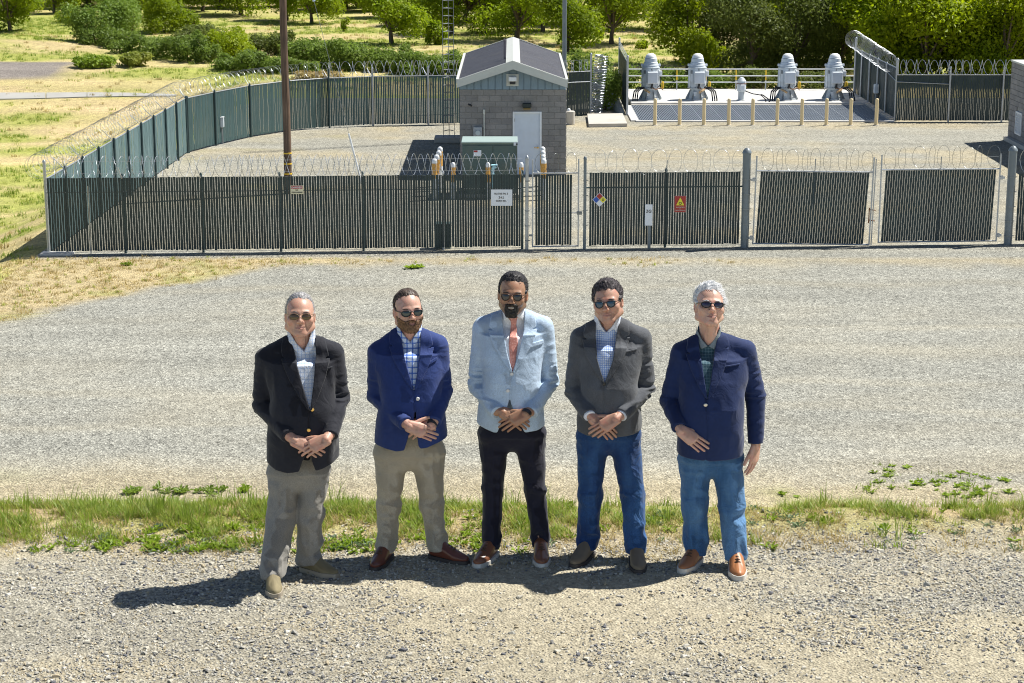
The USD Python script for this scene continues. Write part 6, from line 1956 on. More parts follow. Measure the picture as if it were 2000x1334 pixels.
    if D.get('beard'):
        bt, zone = D['beard']
        bpoly = HF.poly(zone)
        mouth = HF.poly([(-0.021, -0.058), (0, -0.056), (0.021, -0.058), (0.017, -0.070), (0, -0.075), (-0.017, -0.070)])
        bv = np.maximum(np.maximum(hd - bt + HF.noise((0.008, 0.008, 0.008), D['seed'] + 50) * 0.0016, -(hd + 0.006)), np.maximum(bpoly, HF.y - 0.015))
        bv = np.maximum(bv, -np.maximum(mouth, HF.y + 0.05))
        m = HF.mesh(bv); bp_ = out(put(m[0]), m[1], 'beard', D['beard_mat'])
        strands(bp_, m, D['beard_mat'], (0.008, (0, 0.1, -0.9), 0.3), 1800, D['seed'] + 61, put, base)
    if D.get('stubble'):
        zone = [(-.085, -.030), (-.066, -.038), (-.036, -.048), (0, -.046), (.036, -.048), (.066, -.038), (.085, -.030), (.075, -.10), (.03, -.125), (-.03, -.125), (-.075, -.10)]
        bv = np.maximum(np.maximum(hd - 0.0007, -(hd + 0.006)), np.maximum(HF.poly(zone) + HF.noise((0.008, 0.008, 0.008), 5) * 0.004, HF.y - 0.008))
        m = HF.mesh(bv); out(put(m[0]), m[1], 'stubble', D['stubble'])
    mp_ = HF.poly([(-0.023, -0.062), (-0.010, -0.0545), (0, -0.0565), (0.010, -0.0545), (0.023, -0.062), (0.012, -0.0775), (-0.012, -0.0775)])
    m = HF.mesh(np.maximum(np.maximum(hd - 0.0006, -(hd + 0.006)), np.maximum(mp_, HF.y + 0.06)))
    if len(m[1]):
        out(put(m[0]), m[1], 'lips', D.get('lip', lip_m))
    if D.get('teeth'):
        m = MB().box([0, -0.0945, -0.0640], [0.034, 0.012, 0.0085], bevel=0.003); out(put(np.vstack(m.v)), np.vstack(m.f), 'teeth', teeth_m, smooth=False)
    if D.get('brows'):
        for s in (-1, 1):
            b = MB()
            b.tube([(s * 0.014, -0.0930, 0.021), (s * 0.032, -0.0905, 0.0245), (s * 0.050, -0.080, 0.020)], np.array([0.0032, 0.0036, 0.0024]), 6)
            out(put(np.vstack(b.v)), np.vstack(b.f), 'eyebrow', D['brows'])
    # spectacles
    bend_ = lambda x: -0.1105 + 1.5 * x ** 2 + 18 * np.maximum(np.abs(x) - 0.045, 0) ** 2
    sg = Part(T.path, T.base)
    fr = MB()
    parts_l = []
    for s in (-1, 1):
        p = lens_outline(D['glasses'], s)
        rim = np.stack([p[:, 0], bend_(p[:, 0]), p[:, 1]], 1)
        fr.tube(rim, D.get('rim', 0.0026), 6, closed=True)
        c = rim.mean(0); c[1] = bend_(c[0]) - 0.003
        mid = (rim + c) / 2; mid[:, 1] = bend_(mid[:, 0]) - 0.0022
        k_ = len(rim); vv = np.vstack([c[None], mid, rim]); ff = []
        for i in range(k_):
            j = (i + 1) % k_
            ff += [[0, 1 + i, 1 + j], [1 + i, 1 + k_ + i, 1 + k_ + j], [1 + i, 1 + k_ + j, 1 + j]]
        back = vv + [0, 0.002, 0]
        n0 = len(vv); ff = np.array(ff); fb = ff[:, ::-1] + n0
        rimf = []
        for i in range(k_):
            j = (i + 1) % k_
            rimf += [[1 + k_ + i, n0 + 1 + k_ + i, n0 + 1 + k_ + j], [1 + k_ + i, n0 + 1 + k_ + j, 1 + k_ + j]]
        ff2 = np.vstack([ff, fb, np.array(rimf)])
        if s > 0:
            ff2 = ff2[:, ::-1]
        parts_l.append((np.vstack([vv, back]), ff2))
        ox = p[np.argmax(np.abs(p[:, 0]))]
        fr.tube([(ox[0], bend_(ox[0]), 0.008), (s * 0.0765, -0.055, 0.009), (s * 0.0795, -0.005, 0.006), (s * 0.079, 0.02, -0.002)], D.get('rim', 0.0026) * 0.9, 6)
    fr.tube([(-0.010, bend_(0.01), 0.006), (0, bend_(0.0) - 0.001, 0.0085), (0.010, bend_(0.01), 0.006)], D.get('rim', 0.0026), 6)
    fp = out(put(np.vstack(fr.v)), np.vstack([f for f in fr.f]), 'sunglasses', D['frame'])
    for v, f in parts_l:
        out(put(v), f, 'lens', D['lens'], fp)
    # cuffs and watch
    for s in (0, 1):
        ax = W[s] - E[s]; ax = ax / np.linalg.norm(ax)
        if D.get('cuffs', True):
            MB().cyl(W[s] + base - ax * 0.03, W[s] + base + ax * D.get('cuff_len', 0.008), 0.040, 0.037, 14).build('cuff', D.get('collar_mat', D['shirt']), st, smooth=40)
    if D.get('watch') is not None:
        s = D['watch']; H = D['hands'][s]; w = L(*H['wrist']); f = np.array(H['f'], float); f /= np.linalg.norm(f)
        ax = W[s] - E[s]; ax /= np.linalg.norm(ax)
        c = w - ax * 0.004
        MB().cyl(c - ax * 0.011 + base, c + ax * 0.011 + base, 0.034, 0.033, 14).build('watch', watch_m, T, smooth=40)
    return T


def lapel(edge, sgn, w, notch=0.33):
    """A lapel's outline: the edge of the opening from the neck down to the button, and a notched outer edge."""
    e = np.array(edge, float); t = np.concatenate([[0], np.cumsum(np.linalg.norm(np.diff(e, axis=0), axis=1))]); t /= t[-1]
    ts = np.array([0, 0.10, notch - 0.06, notch, notch + 0.015, notch + 0.05, 0.6, 0.85, 1.0]); ws = np.array([0.30, 0.62, 0.86, 0.88, 0.62, 1.0, 0.80, 0.42, 0.10]) * w
    px, py = np.interp(ts, t, e[:, 0]), np.interp(ts, t, e[:, 1])
    rise = np.array([0, 0, 0, 0, 3, -2, 0, 0, 0.0])
    outer = [(a + sgn * c, b + r) for a, b, c, r in zip(px, py, ws, rise)]
    inner = [(a - sgn * 0.5, b) for a, b in zip(px, py)]
    return inner + outer[::-1]


def stripes_tie():
    return M('salmon_tie_silk', {'tc': ('texture_coordinate', {}), 'v': ('voronoi_texture', {'scale': 95.0}), 'r': ('rgb_ramp', {'ramp': [(0.0, (0.78, 0.52, 0.46)), (0.22, (0.70, 0.36, 0.30)), (0.38, (0.58, 0.24, 0.19)), (1.0, (0.51, 0.19, 0.15))]}),
                                 'p': ('principled_bsdf', {'roughness': 0.4, 'sheen_weight': 0.2})}, [('tc.object', 'v.vector'), ('v.distance', 'r.fac'), ('r.color', 'p.base_color')])


full_hair = [(-.12, .088), (-.085, .080), (-.06, .064), (-.048, .036), (-.034, .004), (-.012, -.012), (.02, -.006), (.04, -.04), (.08, -.07), (.12, -.08)]
high_hair = [(-.12, .100), (-.085, .098), (-.06, .082), (-.045, .052), (-.030, .006), (-.010, -.012), (.02, -.006), (.04, -.04), (.08, -.07), (.12, -.08)]

p1v = [(561, 651), (575, 700), (592, 750), (608, 794)]; p1r = [(611, 653), (616, 700), (614, 745), (609, 794)]
person(dict(
    name='one', label='man in a black blazer with gold buttons and grey trousers, hands clasped', seed=11,
    torso=[(905, 521, 662, .155, -.035), (850, 522, 661, .172, -.060), (800, 527, 656, .167, -.055), (745, 526, 656, .145, -.028), (700, 523, 655, .114, -.004)], belly=(596, 822, .6, .13),
    arms=[((519, 702, .01), (513, 790, .01), (564, 852, -.235)), ((651, 691, .01), (663, 778, 0), (645, 851, -.225))],
    neck=(587, 655), head=(586, 616), head_k=1.04, turn=(7, 10, 2), cheek=1.10, jaw=1.22,
    hem=[(515, 902), (540, 914), (564, 918), (590, 914), (612, 914), (630, 911), (650, 903), (668, 895)], vee=[(560, 640)] + p1v + p1r[::-1] + [(610, 640)],
    quarters=[(607, 846), (601, 878), (592, 896), (583, 926), (623, 926), (612, 893), (609, 872)], lap=[(608, 792), (606, 845)],
    lapels=[lapel(p1v, -1, 29), lapel(p1r, 1, 27)], pockets=[[(632, 722), (655, 716), (655, 719), (632, 725)]],
    buttons=[(610, 800, brass), (603, 840, brass)], pin=(626, 682, brass, 'bird'),
    open=[(563, 640), (566, 656), (578, 673), (592, 689), (600, 673), (605, 656), (607, 640)],
    collar=[[(559, 646), (562, 674), (583, 696), (592, 690), (578, 674), (566, 656), (564, 646)], [(611, 648), (613, 680), (600, 695), (593, 690), (600, 674), (605, 656), (607, 648)]],
    jacket=cloth('black_blazer_wool', (0.011, 0.012, 0.019), 0.8), shirt=cloth('white_check_shirt', (0.62, 0.66, 0.74), 0.8, check=(0.022, (0.30, 0.42, 0.66), 0.16, 0.75)),
    trousers=cloth('grey_trouser_twill', (0.225, 0.215, 0.195), 0.85, fold=0.026, fscale=8.0), hips=[(554, 925, 0), (613, 920, .02)], knees=[(549, 1010, -.03), (605, 1005, .03)], legr=(.094, .082, .079),
    shoes=[((531, 1137), (538, 1168)), ((588, 1112), (664, 1130))], shoe=plain('olive_slip_on_canvas', (0.20, 0.165, 0.09), 0.8, 0, 0.12, 20), sole=sole_t, shoe_k=1.0, sole_h=0.034,
    hands=[dict(wrist=(576, 861, -.245), f=(.93, -.10, -.36), n=(.05, -.80, .55), curl=.30, thumb=.5), dict(wrist=(637, 859, -.272), f=(-.90, -.10, -.42), n=(-.05, -.85, .45), curl=.36, spread=.05, thumb=.45)],
    skin=skin('ruddy_skin', (0.50, 0.29, 0.21), (0.50, 0.23, 0.17)), hairline=[(-.12, .125), (-.088, .118), (-.065, .100), (-.05, .074), (-.034, .030), (-.012, -.012), (.02, -.008), (.04, -.04), (.08, -.07), (.12, -.08)],
    hair=hair_mat('grey_hair', (0.20, 0.19, 0.195), (0.50, 0.49, 0.49)), hair_t=.012, strand=(.020, (0, .9, -.2), .12), front=(-.047, 12.0, 0.0), neck_r=.072, glasses='oval', rim=.0016, frame=frame_gold, lens=lens_amber, cuffs=False, brows=hair_mat('grey_brows', (0.10, 0.085, 0.075), (0.22, 0.20, 0.19))))

p2v = [(774, 635), (787, 690), (798, 725), (809, 757)]; p2r = [(821, 641), (820, 690), (816, 725), (810, 757)]
person(dict(
    name='two', label='bearded man in a bright navy blue blazer and khaki trousers', seed=31,
    torso=[(868, 726, 877, .138, -.02), (820, 735, 871, .152, -.054), (775, 743, 865, .152, -.050), (730, 740, 866, .138, -.026), (690, 737, 862, .108, -.002)],
    arms=[((739, 689, .01), (737, 775, 0), (792, 827, -.23)), ((855, 677, .01), (864, 763, 0), (848, 824, -.21))],
    neck_r=.067, neck=(798, 640), head=(797, 606), head_k=1.04, turn=(16, 3, -2), smile=.8, jaw=1.14, cheek=1.04,
    hem=[(718, 866), (745, 872), (774, 878), (800, 874), (834, 871), (860, 862), (884, 854)], vee=[(773, 625)] + p2v + p2r[::-1] + [(820, 625)],
    quarters=[(812, 800), (806, 828), (798, 850), (787, 886), (831, 886), (818, 866), (814, 835)], lap=[(810, 755), (812, 800)],
    lapels=[lapel(p2v, -1, 27), lapel(p2r, 1, 27)], pockets=[[(830, 711), (858, 698), (858, 704), (830, 717)]],
    buttons=[(816, 779, button_w)], pin=(833.5, 666, plain('enamel_pin', (0.7, 0.55, 0.5), 0.3), 'round'),
    open=[(775, 625), (777, 640), (786, 654), (801, 671), (812, 653), (816, 641), (818, 625)],
    collar=[[(772, 630), (775, 656), (793, 679), (800, 672), (786, 655), (777, 641), (775, 630)], [(822, 636), (822, 660), (809, 679), (802, 672), (812, 654), (816, 642), (818, 636)]],
    jacket=cloth('blue_blazer_wool', (0.016, 0.036, 0.150), 0.8), shirt=cloth('blue_plaid_shirt', (0.58, 0.68, 0.86), 0.8, check=(0.034, (0.03, 0.12, 0.50), 0.26, 0.8)),
    trousers=cloth('khaki_twill', (0.36, 0.32, 0.25), 0.85, fold=0.026, fscale=8.0), hips=[(763, 890, 0), (836, 885, 0)], knees=[(760, 985, -.02), (843, 985, 0)], legr=(.099, .070, .061),
    shoes=[((762, 1086), (732, 1112)), ((838, 1087), (902, 1099))], shoe=plain('oxblood_leather', (0.13, 0.038, 0.022), 0.3, 0, 0.2, 10, coat=0.2), sole=sole_d, laces=True, shoe_k=1.0,
    hands=[dict(wrist=(800, 833, -.252), f=(.90, -.06, -.32), n=(.0, -.92, .30), curl=.34, thumb=.95, bends=(.55, .4, .32, .3)), dict(wrist=(843, 829, -.218), f=(-.92, .02, -.34), n=(0, -.80, .5), curl=.45)],
    skin=skin('fair_skin', (0.54, 0.32, 0.24), (0.56, 0.27, 0.21)), hairline=high_hair, temple=.012, hair=hair_mat('brown_hair', (0.035, 0.022, 0.016), (0.11, 0.075, 0.055)), hair_t=.009, strand=(.010, (0, .7, .2), .25), brows=hair_mat('brown_brows', (0.06, 0.035, 0.02), (0.14, 0.09, 0.06)), front=(-.054, 10.0, 0.0),
    beard=(.0050, [(-.075, -.022), (-.058, -.040), (-.040, -.052), (-.024, -.047), (0, -.044), (.024, -.047), (.040, -.052), (.058, -.040), (.075, -.022), (.07, -.09), (.03, -.125), (-.03, -.125), (-.07, -.09)]),
    beard_mat=hair_mat('ginger_beard', (0.085, 0.045, 0.024), (0.22, 0.125, 0.07)), glasses='wrap', rim=.0034, frame=frame_black, lens=lens_mat('green_grey_lens', (0.02, 0.035, 0.035)), cuffs=False, watch=1))

p3v = [(978, 605), (983, 650), (991, 690), (1000.6, 722)]; p3r = [(1027, 602), (1023, 650), (1013, 690), (1001.6, 722)]
person(dict(
    lip=plain('brown_lips', (0.26, 0.11, 0.08), 0.45), name='three', label='tallest man, in a light blue blazer with a salmon tie and dark trousers', seed=51,
    torso=[(832, 927, 1067, .138, -.02), (790, 935, 1062, .154, -.056), (740, 944, 1056, .154, -.052), (690, 942, 1060, .140, -.026), (650, 940, 1061, .108, -.002)],
    arms=[((944, 641, .01), (933, 752, 0), (972, 806, -.22)), ((1061, 639, .01), (1072, 745, 0), (1036, 806, -.215))],
    neck=(1003, 606), head=(1001.5, 574), head_k=1.07, turn=(-4, 2, 2), smile=1.0, jaw=1.12,
    hem=[(918, 826), (945, 835), (964, 841), (1000, 841), (1028, 841), (1048, 840), (1073, 833)], vee=[(979, 596)] + p3v + p3r[::-1] + [(1026, 596)],
    quarters=[(995, 776), (985, 804), (977, 826), (967, 853), (1034, 853), (1023, 838), (1008, 806)], lap=[(1001, 718), (996, 776)],
    lapels=[lapel(p3v, -1, 30), lapel(p3r, 1, 27)], pockets=[[(1036, 671), (1064, 666.5), (1064, 674), (1036, 679)]],
    buttons=[(999.6, 730, button_w), (992, 762.5, button_w)],
    collar=[[(980, 600), (984, 630), (997, 623), (1001, 619), (990, 612), (985, 600)], [(1025, 598), (1022, 629), (1010.5, 622), (1004, 619), (1014, 611), (1019, 598)]],
    tie=[(999, 630), (1008, 630), (1011.5, 672), (1006, 712), (1000, 724), (996, 706), (993.5, 672)], knot=[(996, 621), (1011, 620), (1009, 635), (998, 636)], tie_mat=stripes_tie(),
    jacket=cloth('light_blue_blazer_wool', (0.41, 0.52, 0.66), 0.8), shirt=cloth('white_shirt_cotton', (0.80, 0.82, 0.86), 0.7),
    trousers=cloth('dark_navy_trousers', (0.010, 0.010, 0.022), 0.8), crease=1.0, hips=[(966, 850, 0), (1034, 850, 0)], knees=[(962, 960, -.02), (1046, 955, -.02)], legr=(.097, .064, .054),
    shoes=[((968, 1081), (928, 1111)), ((1055, 1078), (1059, 1111))], shoe=plain('brown_leather', (0.20, 0.075, 0.035), 0.35, 0, 0.2, 10, coat=0.15), sole=sole_w, laces=True, shoe_k=1.03, sole_h=.03,
    hands=[dict(wrist=(983, 806, -.228), f=(.84, -.08, -.46), n=(.05, -.85, .45), curl=.36), dict(wrist=(1027, 808, -.258), f=(-.84, -.08, -.46), n=(-.05, -.88, .42), curl=.30, spread=.06, thumb=.6)],
    skin=skin('tan_skin', (0.36, 0.20, 0.125), (0.36, 0.17, 0.105)), hairline=full_hair, temple=.008, hair=hair_mat('black_hair', (0.008, 0.007, 0.008), (0.035, 0.03, 0.034)), hair_t=.011, strand=(.017, (.05, .95, .0), .08), stubble=skin('stubbled_tan_skin', (0.215, 0.125, 0.085), (0.19, 0.105, 0.07)), front=(-.064, 10.0, 0.0),
    beard=(.0055, [(-.034, -.046), (-.012, -.042), (.012, -.042), (.034, -.046), (.040, -.080), (.030, -.125), (-.030, -.125), (-.040, -.080)]), beard_mat=hair_mat('black_goatee', (0.007, 0.006, 0.006), (0.05, 0.045, 0.042)), teeth=True,
    glasses='round', rim=.003, frame=frame_brown, lens=lens_dark, cuffs=False, watch=1, brows=hair_mat('black_brows', (0.01, 0.008, 0.008), (0.03, 0.025, 0.02))))

p4v = [(1165, 622), (1164, 660), (1166, 700), (1173, 724), (1180, 742)]; p4r = [(1213, 617), (1205, 665), (1196, 705), (1181, 742)]
person(dict(
    name='four', label='dark haired man in a charcoal grey blazer and blue jeans', seed=71,
    torso=[(844, 1125, 1254, .135, -.02), (800, 1129, 1251, .156, -.057), (750, 1135, 1245, .157, -.054), (705, 1132, 1249, .140, -.026), (665, 1130, 1253, .108, -.002)],
    arms=[((1134, 662, .01), (1122, 762, 0), (1151, 811, -.215)), ((1252, 662, .01), (1260, 758, 0), (1214, 811, -.22))],
    neck_r=.068, neck=(1190, 621), head=(1187, 589), head_k=1.05, turn=(-11, 4, -7), jaw=1.2, cheek=1.05,
    hem=[(1115, 841), (1147, 849), (1180, 851), (1210, 849), (1240, 846), (1262, 841)], vee=[(1166, 608)] + p4v + p4r[::-1] + [(1214, 608)],
    quarters=[(1177, 806), (1173, 838), (1166, 862), (1193, 862), (1183, 838)], lap=[(1180, 740), (1176, 808)],
    lapels=[lapel(p4v, -1, 27), lapel(p4r, 1, 27)], pockets=[[(1215, 687), (1245, 682.5), (1245, 685), (1215, 690)]],
    buttons=[(1180, 750, button_d)],
    open=[(1166, 610), (1169, 624), (1176, 640), (1185, 652), (1200, 634), (1211, 616), (1213, 606)],
    collar=[[(1164, 614), (1160, 649), (1173, 648), (1184, 653), (1175, 640), (1168, 624), (1166, 614)], [(1216, 610), (1209, 657), (1199, 646), (1186, 653), (1200, 635), (1211, 617), (1213, 610)]],
    jacket=cloth('charcoal_blazer_wool', (0.080, 0.085, 0.096), 0.85, var=0.18), shirt=cloth('fine_blue_check_shirt', (0.60, 0.68, 0.82), 0.8, check=(0.013, (0.12, 0.24, 0.60), 0.35, 0.6)), collar_mat=cloth('pale_collar_cotton', (0.68, 0.72, 0.80), 0.8),
    trousers=denim('blue_jeans', (0.010, 0.036, 0.125), (0.040, 0.115, 0.27)), hips=[(1157, 855, 0), (1220, 855, 0)], knees=[(1153, 965, -.02), (1235, 965, -.02)], legr=(.097, .073, .066),
    shoes=[((1155, 1081), (1119, 1109)), ((1240, 1089), (1249, 1120))], shoe=plain('taupe_suede', (0.20, 0.155, 0.105), 0.8, 0, 0.15, 10), sole=sole_d, shoe_k=1.03,
    hands=[dict(wrist=(1159, 818, -.222), f=(.74, -.08, -.62), n=(.1, -.85, .4), curl=.32), dict(wrist=(1203, 818, -.255), f=(-.84, -.10, -.50), n=(-.05, -.88, .42), curl=.28, spread=.05, thumb=.7)],
    skin=skin('light_tan_skin', (0.46, 0.265, 0.19), (0.48, 0.22, 0.16)), hairline=full_hair, hair=hair_mat('dark_curly_hair', (0.014, 0.011, 0.012), (0.12, 0.10, 0.105), 70.0), hair_t=.017, strand=(.016, (.2, .3, .4), 0.9), brows=hair_mat('dark_brows', (0.02, 0.014, 0.012), (0.06, 0.045, 0.04)), rough=1.0, front=(-.067, 8.0, 0.08),
    glasses='square', rim=.0028, frame=frame_black, lens=lens_blue, cuffs=True, cuff_len=.010))

p5v = [(1366, 651), (1368, 690), (1373, 730), (1379, 772)]; p5r = [(1408, 650), (1398, 690), (1389, 732), (1380, 772)]
person(dict(
    name='five', label='white haired man in a navy blazer and faded jeans, one arm hanging straight', seed=91,
    torso=[(885, 1322, 1450, .150, -.03), (840, 1322, 1452, .170, -.062), (790, 1327, 1453, .170, -.060), (740, 1327, 1455, .148, -.034), (695, 1329, 1454, .111, -.002)], belly=(1386, 815, .6, .12),
    arms=[((1331, 691, .01), (1309, 783, 0), (1327, 836, -.19)), ((1456, 687, .01), (1476, 775, .02), (1476, 866, -.03))],
    neck=(1387, 651), head=(1386, 597), head_k=1.06, turn=(3, 15, 3), smile=.4, jaw=1.16, cheek=1.05,
    hem=[(1312, 890), (1386, 894), (1456, 892)], vee=[(1365, 640)] + p5v + p5r[::-1] + [(1409, 640)], lap=[(1379, 770), (1377, 890)],
    lapels=[lapel(p5v, -1, 28), lapel(p5r, 1, 28, .25)], pockets=[[(1410, 715), (1446, 711), (1446, 713.5), (1410, 718)]],
    buttons=[(1378, 791, plain('silver_button', (0.7, 0.66, 0.58), 0.25, 0.8))],
    open=[(1362, 635), (1366, 653), (1374, 668), (1385, 679), (1397, 665), (1407, 649), (1409, 635)],
    collar=[[(1361, 646), (1363, 667), (1371, 686), (1384, 680), (1373, 668), (1366, 654), (1364, 646)], [(1411, 644), (1408, 668), (1396, 686), (1386, 680), (1397, 666), (1407, 650), (1409, 644)]],
    jacket=cloth('navy_blazer_wool', (0.009, 0.022, 0.085), 0.8), shirt=cloth('dark_teal_check_shirt', (0.035, 0.085, 0.115), 0.8, check=(0.018, (0.16, 0.24, 0.28), 0.14, 0.6)), collar_mat=cloth('grey_collar_cotton', (0.20, 0.24, 0.27), 0.8),
    trousers=denim('faded_jeans', (0.035, 0.105, 0.24), (0.12, 0.245, 0.42)), hips=[(1357, 900, 0), (1420, 900, 0)], knees=[(1357, 985, -.02), (1430, 988, -.02)], legr=(.097, .079, .070),
    shoes=[((1367, 1092), (1328, 1123)), ((1434, 1102), (1444, 1136))], shoe=plain('tan_leather', (0.36, 0.145, 0.055), 0.45, 0, 0.15, 12), sole=sole_w, laces=True, shoe_k=1.05, sole_h=.036,
    hands=[dict(wrist=(1331, 842, -.212), f=(.80, -.22, -.55), n=(.25, -.92, .12), curl=.13, spread=.05, thumb=.5), dict(wrist=(1476, 871, -.03), f=(-.10, -.10, -1.0), n=(.75, -.65, 0), curl=.30, spread=.03, thumb=.45)],
    skin=skin('pink_skin', (0.56, 0.34, 0.255), (0.58, 0.28, 0.21)), hairline=[(-.12, .092), (-.085, .086), (-.06, .066), (-.046, .034), (-.030, .000), (-.010, -.014), (.02, -.006), (.04, -.04), (.08, -.07), (.12, -.08)], hair=hair_mat('white_hair', (0.62, 0.62, 0.63), (0.78, 0.78, 0.77), 60.0), hair_t=.017, strand=(.032, (.8, .5, -.1), .14), front=(-.060, 9.0, -.10),
    glasses='wrap', rim=.0030, frame=frame_black, lens=lens_purple, cuffs=False, brows=hair_mat('white_brows', (0.5, 0.48, 0.46), (0.7, 0.68, 0.66))))

# ================================================================== trees and bushes
def leaf_cloud(r, lobes, n, size, droop=0.0, shell=0.22, up_bias=0.25, cut=None):
    """Leaf-sized faces spread through the outer part of some lobes (x, y, z, rx, ry, rz)."""
    L = np.array(lobes, float)
    w = (L[:, 3] * L[:, 4] + L[:, 3] * L[:, 5] + L[:, 4] * L[:, 5]); w /= w.sum()
    k = r.choice(len(L), n, p=w)
    d = r.normal(size=(n, 3)); d[:, 2] += up_bias; d /= np.linalg.norm(d, axis=1, keepdims=True)
    rad = 1 - shell * r.uniform(0, 1, n) ** 0.7 * 2.2
    lump = 1 + 0.16 * (lat_noise(d[:, 0] * 3 + k, d[:, 1] * 3 + d[:, 2] * 3, 1.0, 5) - 0.5) * 2
    p = L[k, :3] + d * L[k, 3:] * (np.maximum(rad, 0.2) * lump)[:, None]
    if cut is not None:
        keep = p[:, 2] > cut; p, d, n = p[keep], d[keep], int(keep.sum())
    nrm = d * 0.55 + r.normal(size=(n, 3)) * 0.55 + [0.12, 0.0, 0.45]; nrm /= np.linalg.norm(nrm, axis=1, keepdims=True)
    t = np.cross(nrm, r.normal(size=(n, 3))); t[:, 2] -= droop; t -= nrm * (t * nrm).sum(1, keepdims=True); t /= np.linalg.norm(t, axis=1, keepdims=True) + 1e-9
    b = np.cross(nrm, t)
    s = size * r.uniform(0.6, 1.35, n)[:, None]
    fold = nrm * s * 0.12
    v = np.stack([p - t * s * 0.5, p + b * s * 0.30 + fold, p + t * s * 0.55, p - b * s * 0.30 + fold], 1).reshape(-1, 3)
    i = np.arange(n) * 4
    return v, np.concatenate([np.stack([i, i + 1, i + 2], 1), np.stack([i, i + 2, i + 3], 1)])


def tree(name, label, base, seed, H, R, crown0, n, size, mat, group=None, lobes_n=16, rotz=0.0):
    r = np.random.default_rng(seed)
    T = Thing(name, label, 'tree', base, group, rotz=rotz)
    T.base = np.zeros(3)
    cz = (H + crown0) / 2; hz = (H - crown0) / 2
    lobes = []
    for i in range(lobes_n):
        a = 2.4 * i + r.uniform(-.4, .4); q = math.sqrt((i + 0.5) / lobes_n)
        z = crown0 + (H - crown0) * (0.13 + 0.68 * ((i * 0.618 + 0.1 * seed) % 1.0)) * (1.0 - 0.18 * q)
        lr = R * r.uniform(0.34, 0.50)
        lobes.append((math.cos(a) * R * 0.66 * q, math.sin(a) * R * 0.66 * q, z, lr * 1.1, lr * 1.1, lr * r.uniform(0.75, 1.0)))
    lobes.append((0, 0, cz + hz * 0.45, R * 0.5, R * 0.5, hz * 0.5))
    b = MB()
    fork = np.array([r.normal() * 0.08, r.normal() * 0.08, max(crown0, 0.4) + 0.15 * hz])
    b.tube([(0, 0, -0.2), (r.normal() * 0.05, r.normal() * 0.05, fork[2] * 0.5), fork, (fork[0] * 1.5, fork[1], cz + hz * 0.4)], np.array([0.19, 0.14, 0.12, 0.04]) * R / 3, 8)
    for l in lobes[:9]:
        e = np.array(l[:3]); m = (fork + e) / 2 + [0, 0, -0.15]
        b.tube([fork - [0, 0, 0.1], m, e], np.array([0.075, 0.05, 0.02]) * R / 3, 5)
    b.build('trunk', bark_m, T, smooth=40)
    v, f = leaf_cloud(r, lobes, n, size, droop=0.5)
    MB().raw(v, f).build('crown', mat, T)
    return T


orchard = [tree('orchard_tree', 'round crowned orchard tree with a forked trunk above the hedge, left of the mast', on_field(766, 86), 201, 6.8, 2.9, 0.35, 9500, 0.21, leaf_walnut),
           tree('orchard_tree', 'tall bright orchard tree hanging to the ground behind the light pole', on_field(1108, 103), 202, 6.6, 2.5, -0.3, 8500, 0.20, leaf_walnut),
           tree('orchard_tree', 'orchard tree with a leaning thin trunk right of the hut roof', on_field(1194, 86), 203, 6.8, 2.9, 0.6, 8500, 0.21, leaf_walnut),
           tree('orchard_tree', 'dense orchard tree directly behind the peak of the hut roof', on_field(1010, 78), 204, 7.2, 3.5, 0.1, 10000, 0.21, leaf_walnut)]
near_rows = [(610, 46, 'orchard tree with a dark bare trunk just right of the wooden pole'), (950, 66, 'shaded orchard tree between the mast and the hut roof'), (882, 66, 'orchard tree standing behind the ladder mast'),
             (1294, 57, 'orchard tree with a pale trunk left of the dense riverside trees'), (560, 40, 'orchard tree partly hidden by the wooden pole'), (106, 26, 'orchard tree at left with a thin straight trunk'),
             (20, 62, 'bright leafy orchard tree at the far left edge'), (470, 30, 'orchard tree above the bright lime bush'), (395, 22, 'orchard tree above the dark bush left of the lime bush'),
             (835, 50, 'orchard tree set back left of the mast'), (1060, 62, 'orchard tree set back right of the roof peak'), (248, 14, 'orchard tree above the biggest rounded bush'), (1240, 36, 'orchard tree between two trunks left of the dense trees'),
             (60, 22, 'orchard tree set back between the far left tree and a thin trunk'), (175, 10, 'orchard tree set back above the small lime bush'), (320, 12, 'orchard tree set back above the dark centred bush'), (525, 14, 'orchard tree set back left of the wooden pole'), (735, 22, 'orchard tree set back in the gap left of the forked one'),
             (790, 34, 'orchard tree set back directly behind the forked one'),
             (910, 44, 'orchard tree filling the gap right of the ladder mast'),
             (975, 40, 'orchard tree set back above the left roof slope'),
             (1035, 48, 'orchard tree set back above the right roof slope'),
             (1088, 44, 'orchard tree set back behind the bright one at the light pole'),
             (1152, 48, 'orchard tree set back right of the light pole'),
             (590, 12, 'orchard tree far back beside the top of the wooden pole'),
             (430, 14, 'orchard tree far back between the dark bush and the lime bush'),
             (285, 34, 'orchard tree touching the biggest bush on its right'),
             (668, 20, 'orchard tree with a short dark trunk in the open gap right of the pole'),
             (700, 14, 'orchard tree beyond the short trunked one in the open gap'),
             (1330, 30, 'orchard tree just left of the dense olive trees'),
             (1215, 14, 'orchard tree far back above the leaning trunk'),
             (140, -4, 'orchard tree far back at upper left between two thin trunks')]
for k, (px, py, lab) in enumerate(near_rows):
    dup(orchard[1 if 'far left' in lab else k % 4], lab, on_field(px, py), 1.3 * k, 0.92 + 0.05 * (k % 4), name='orchard_tree')
rt = np.random.default_rng(77)
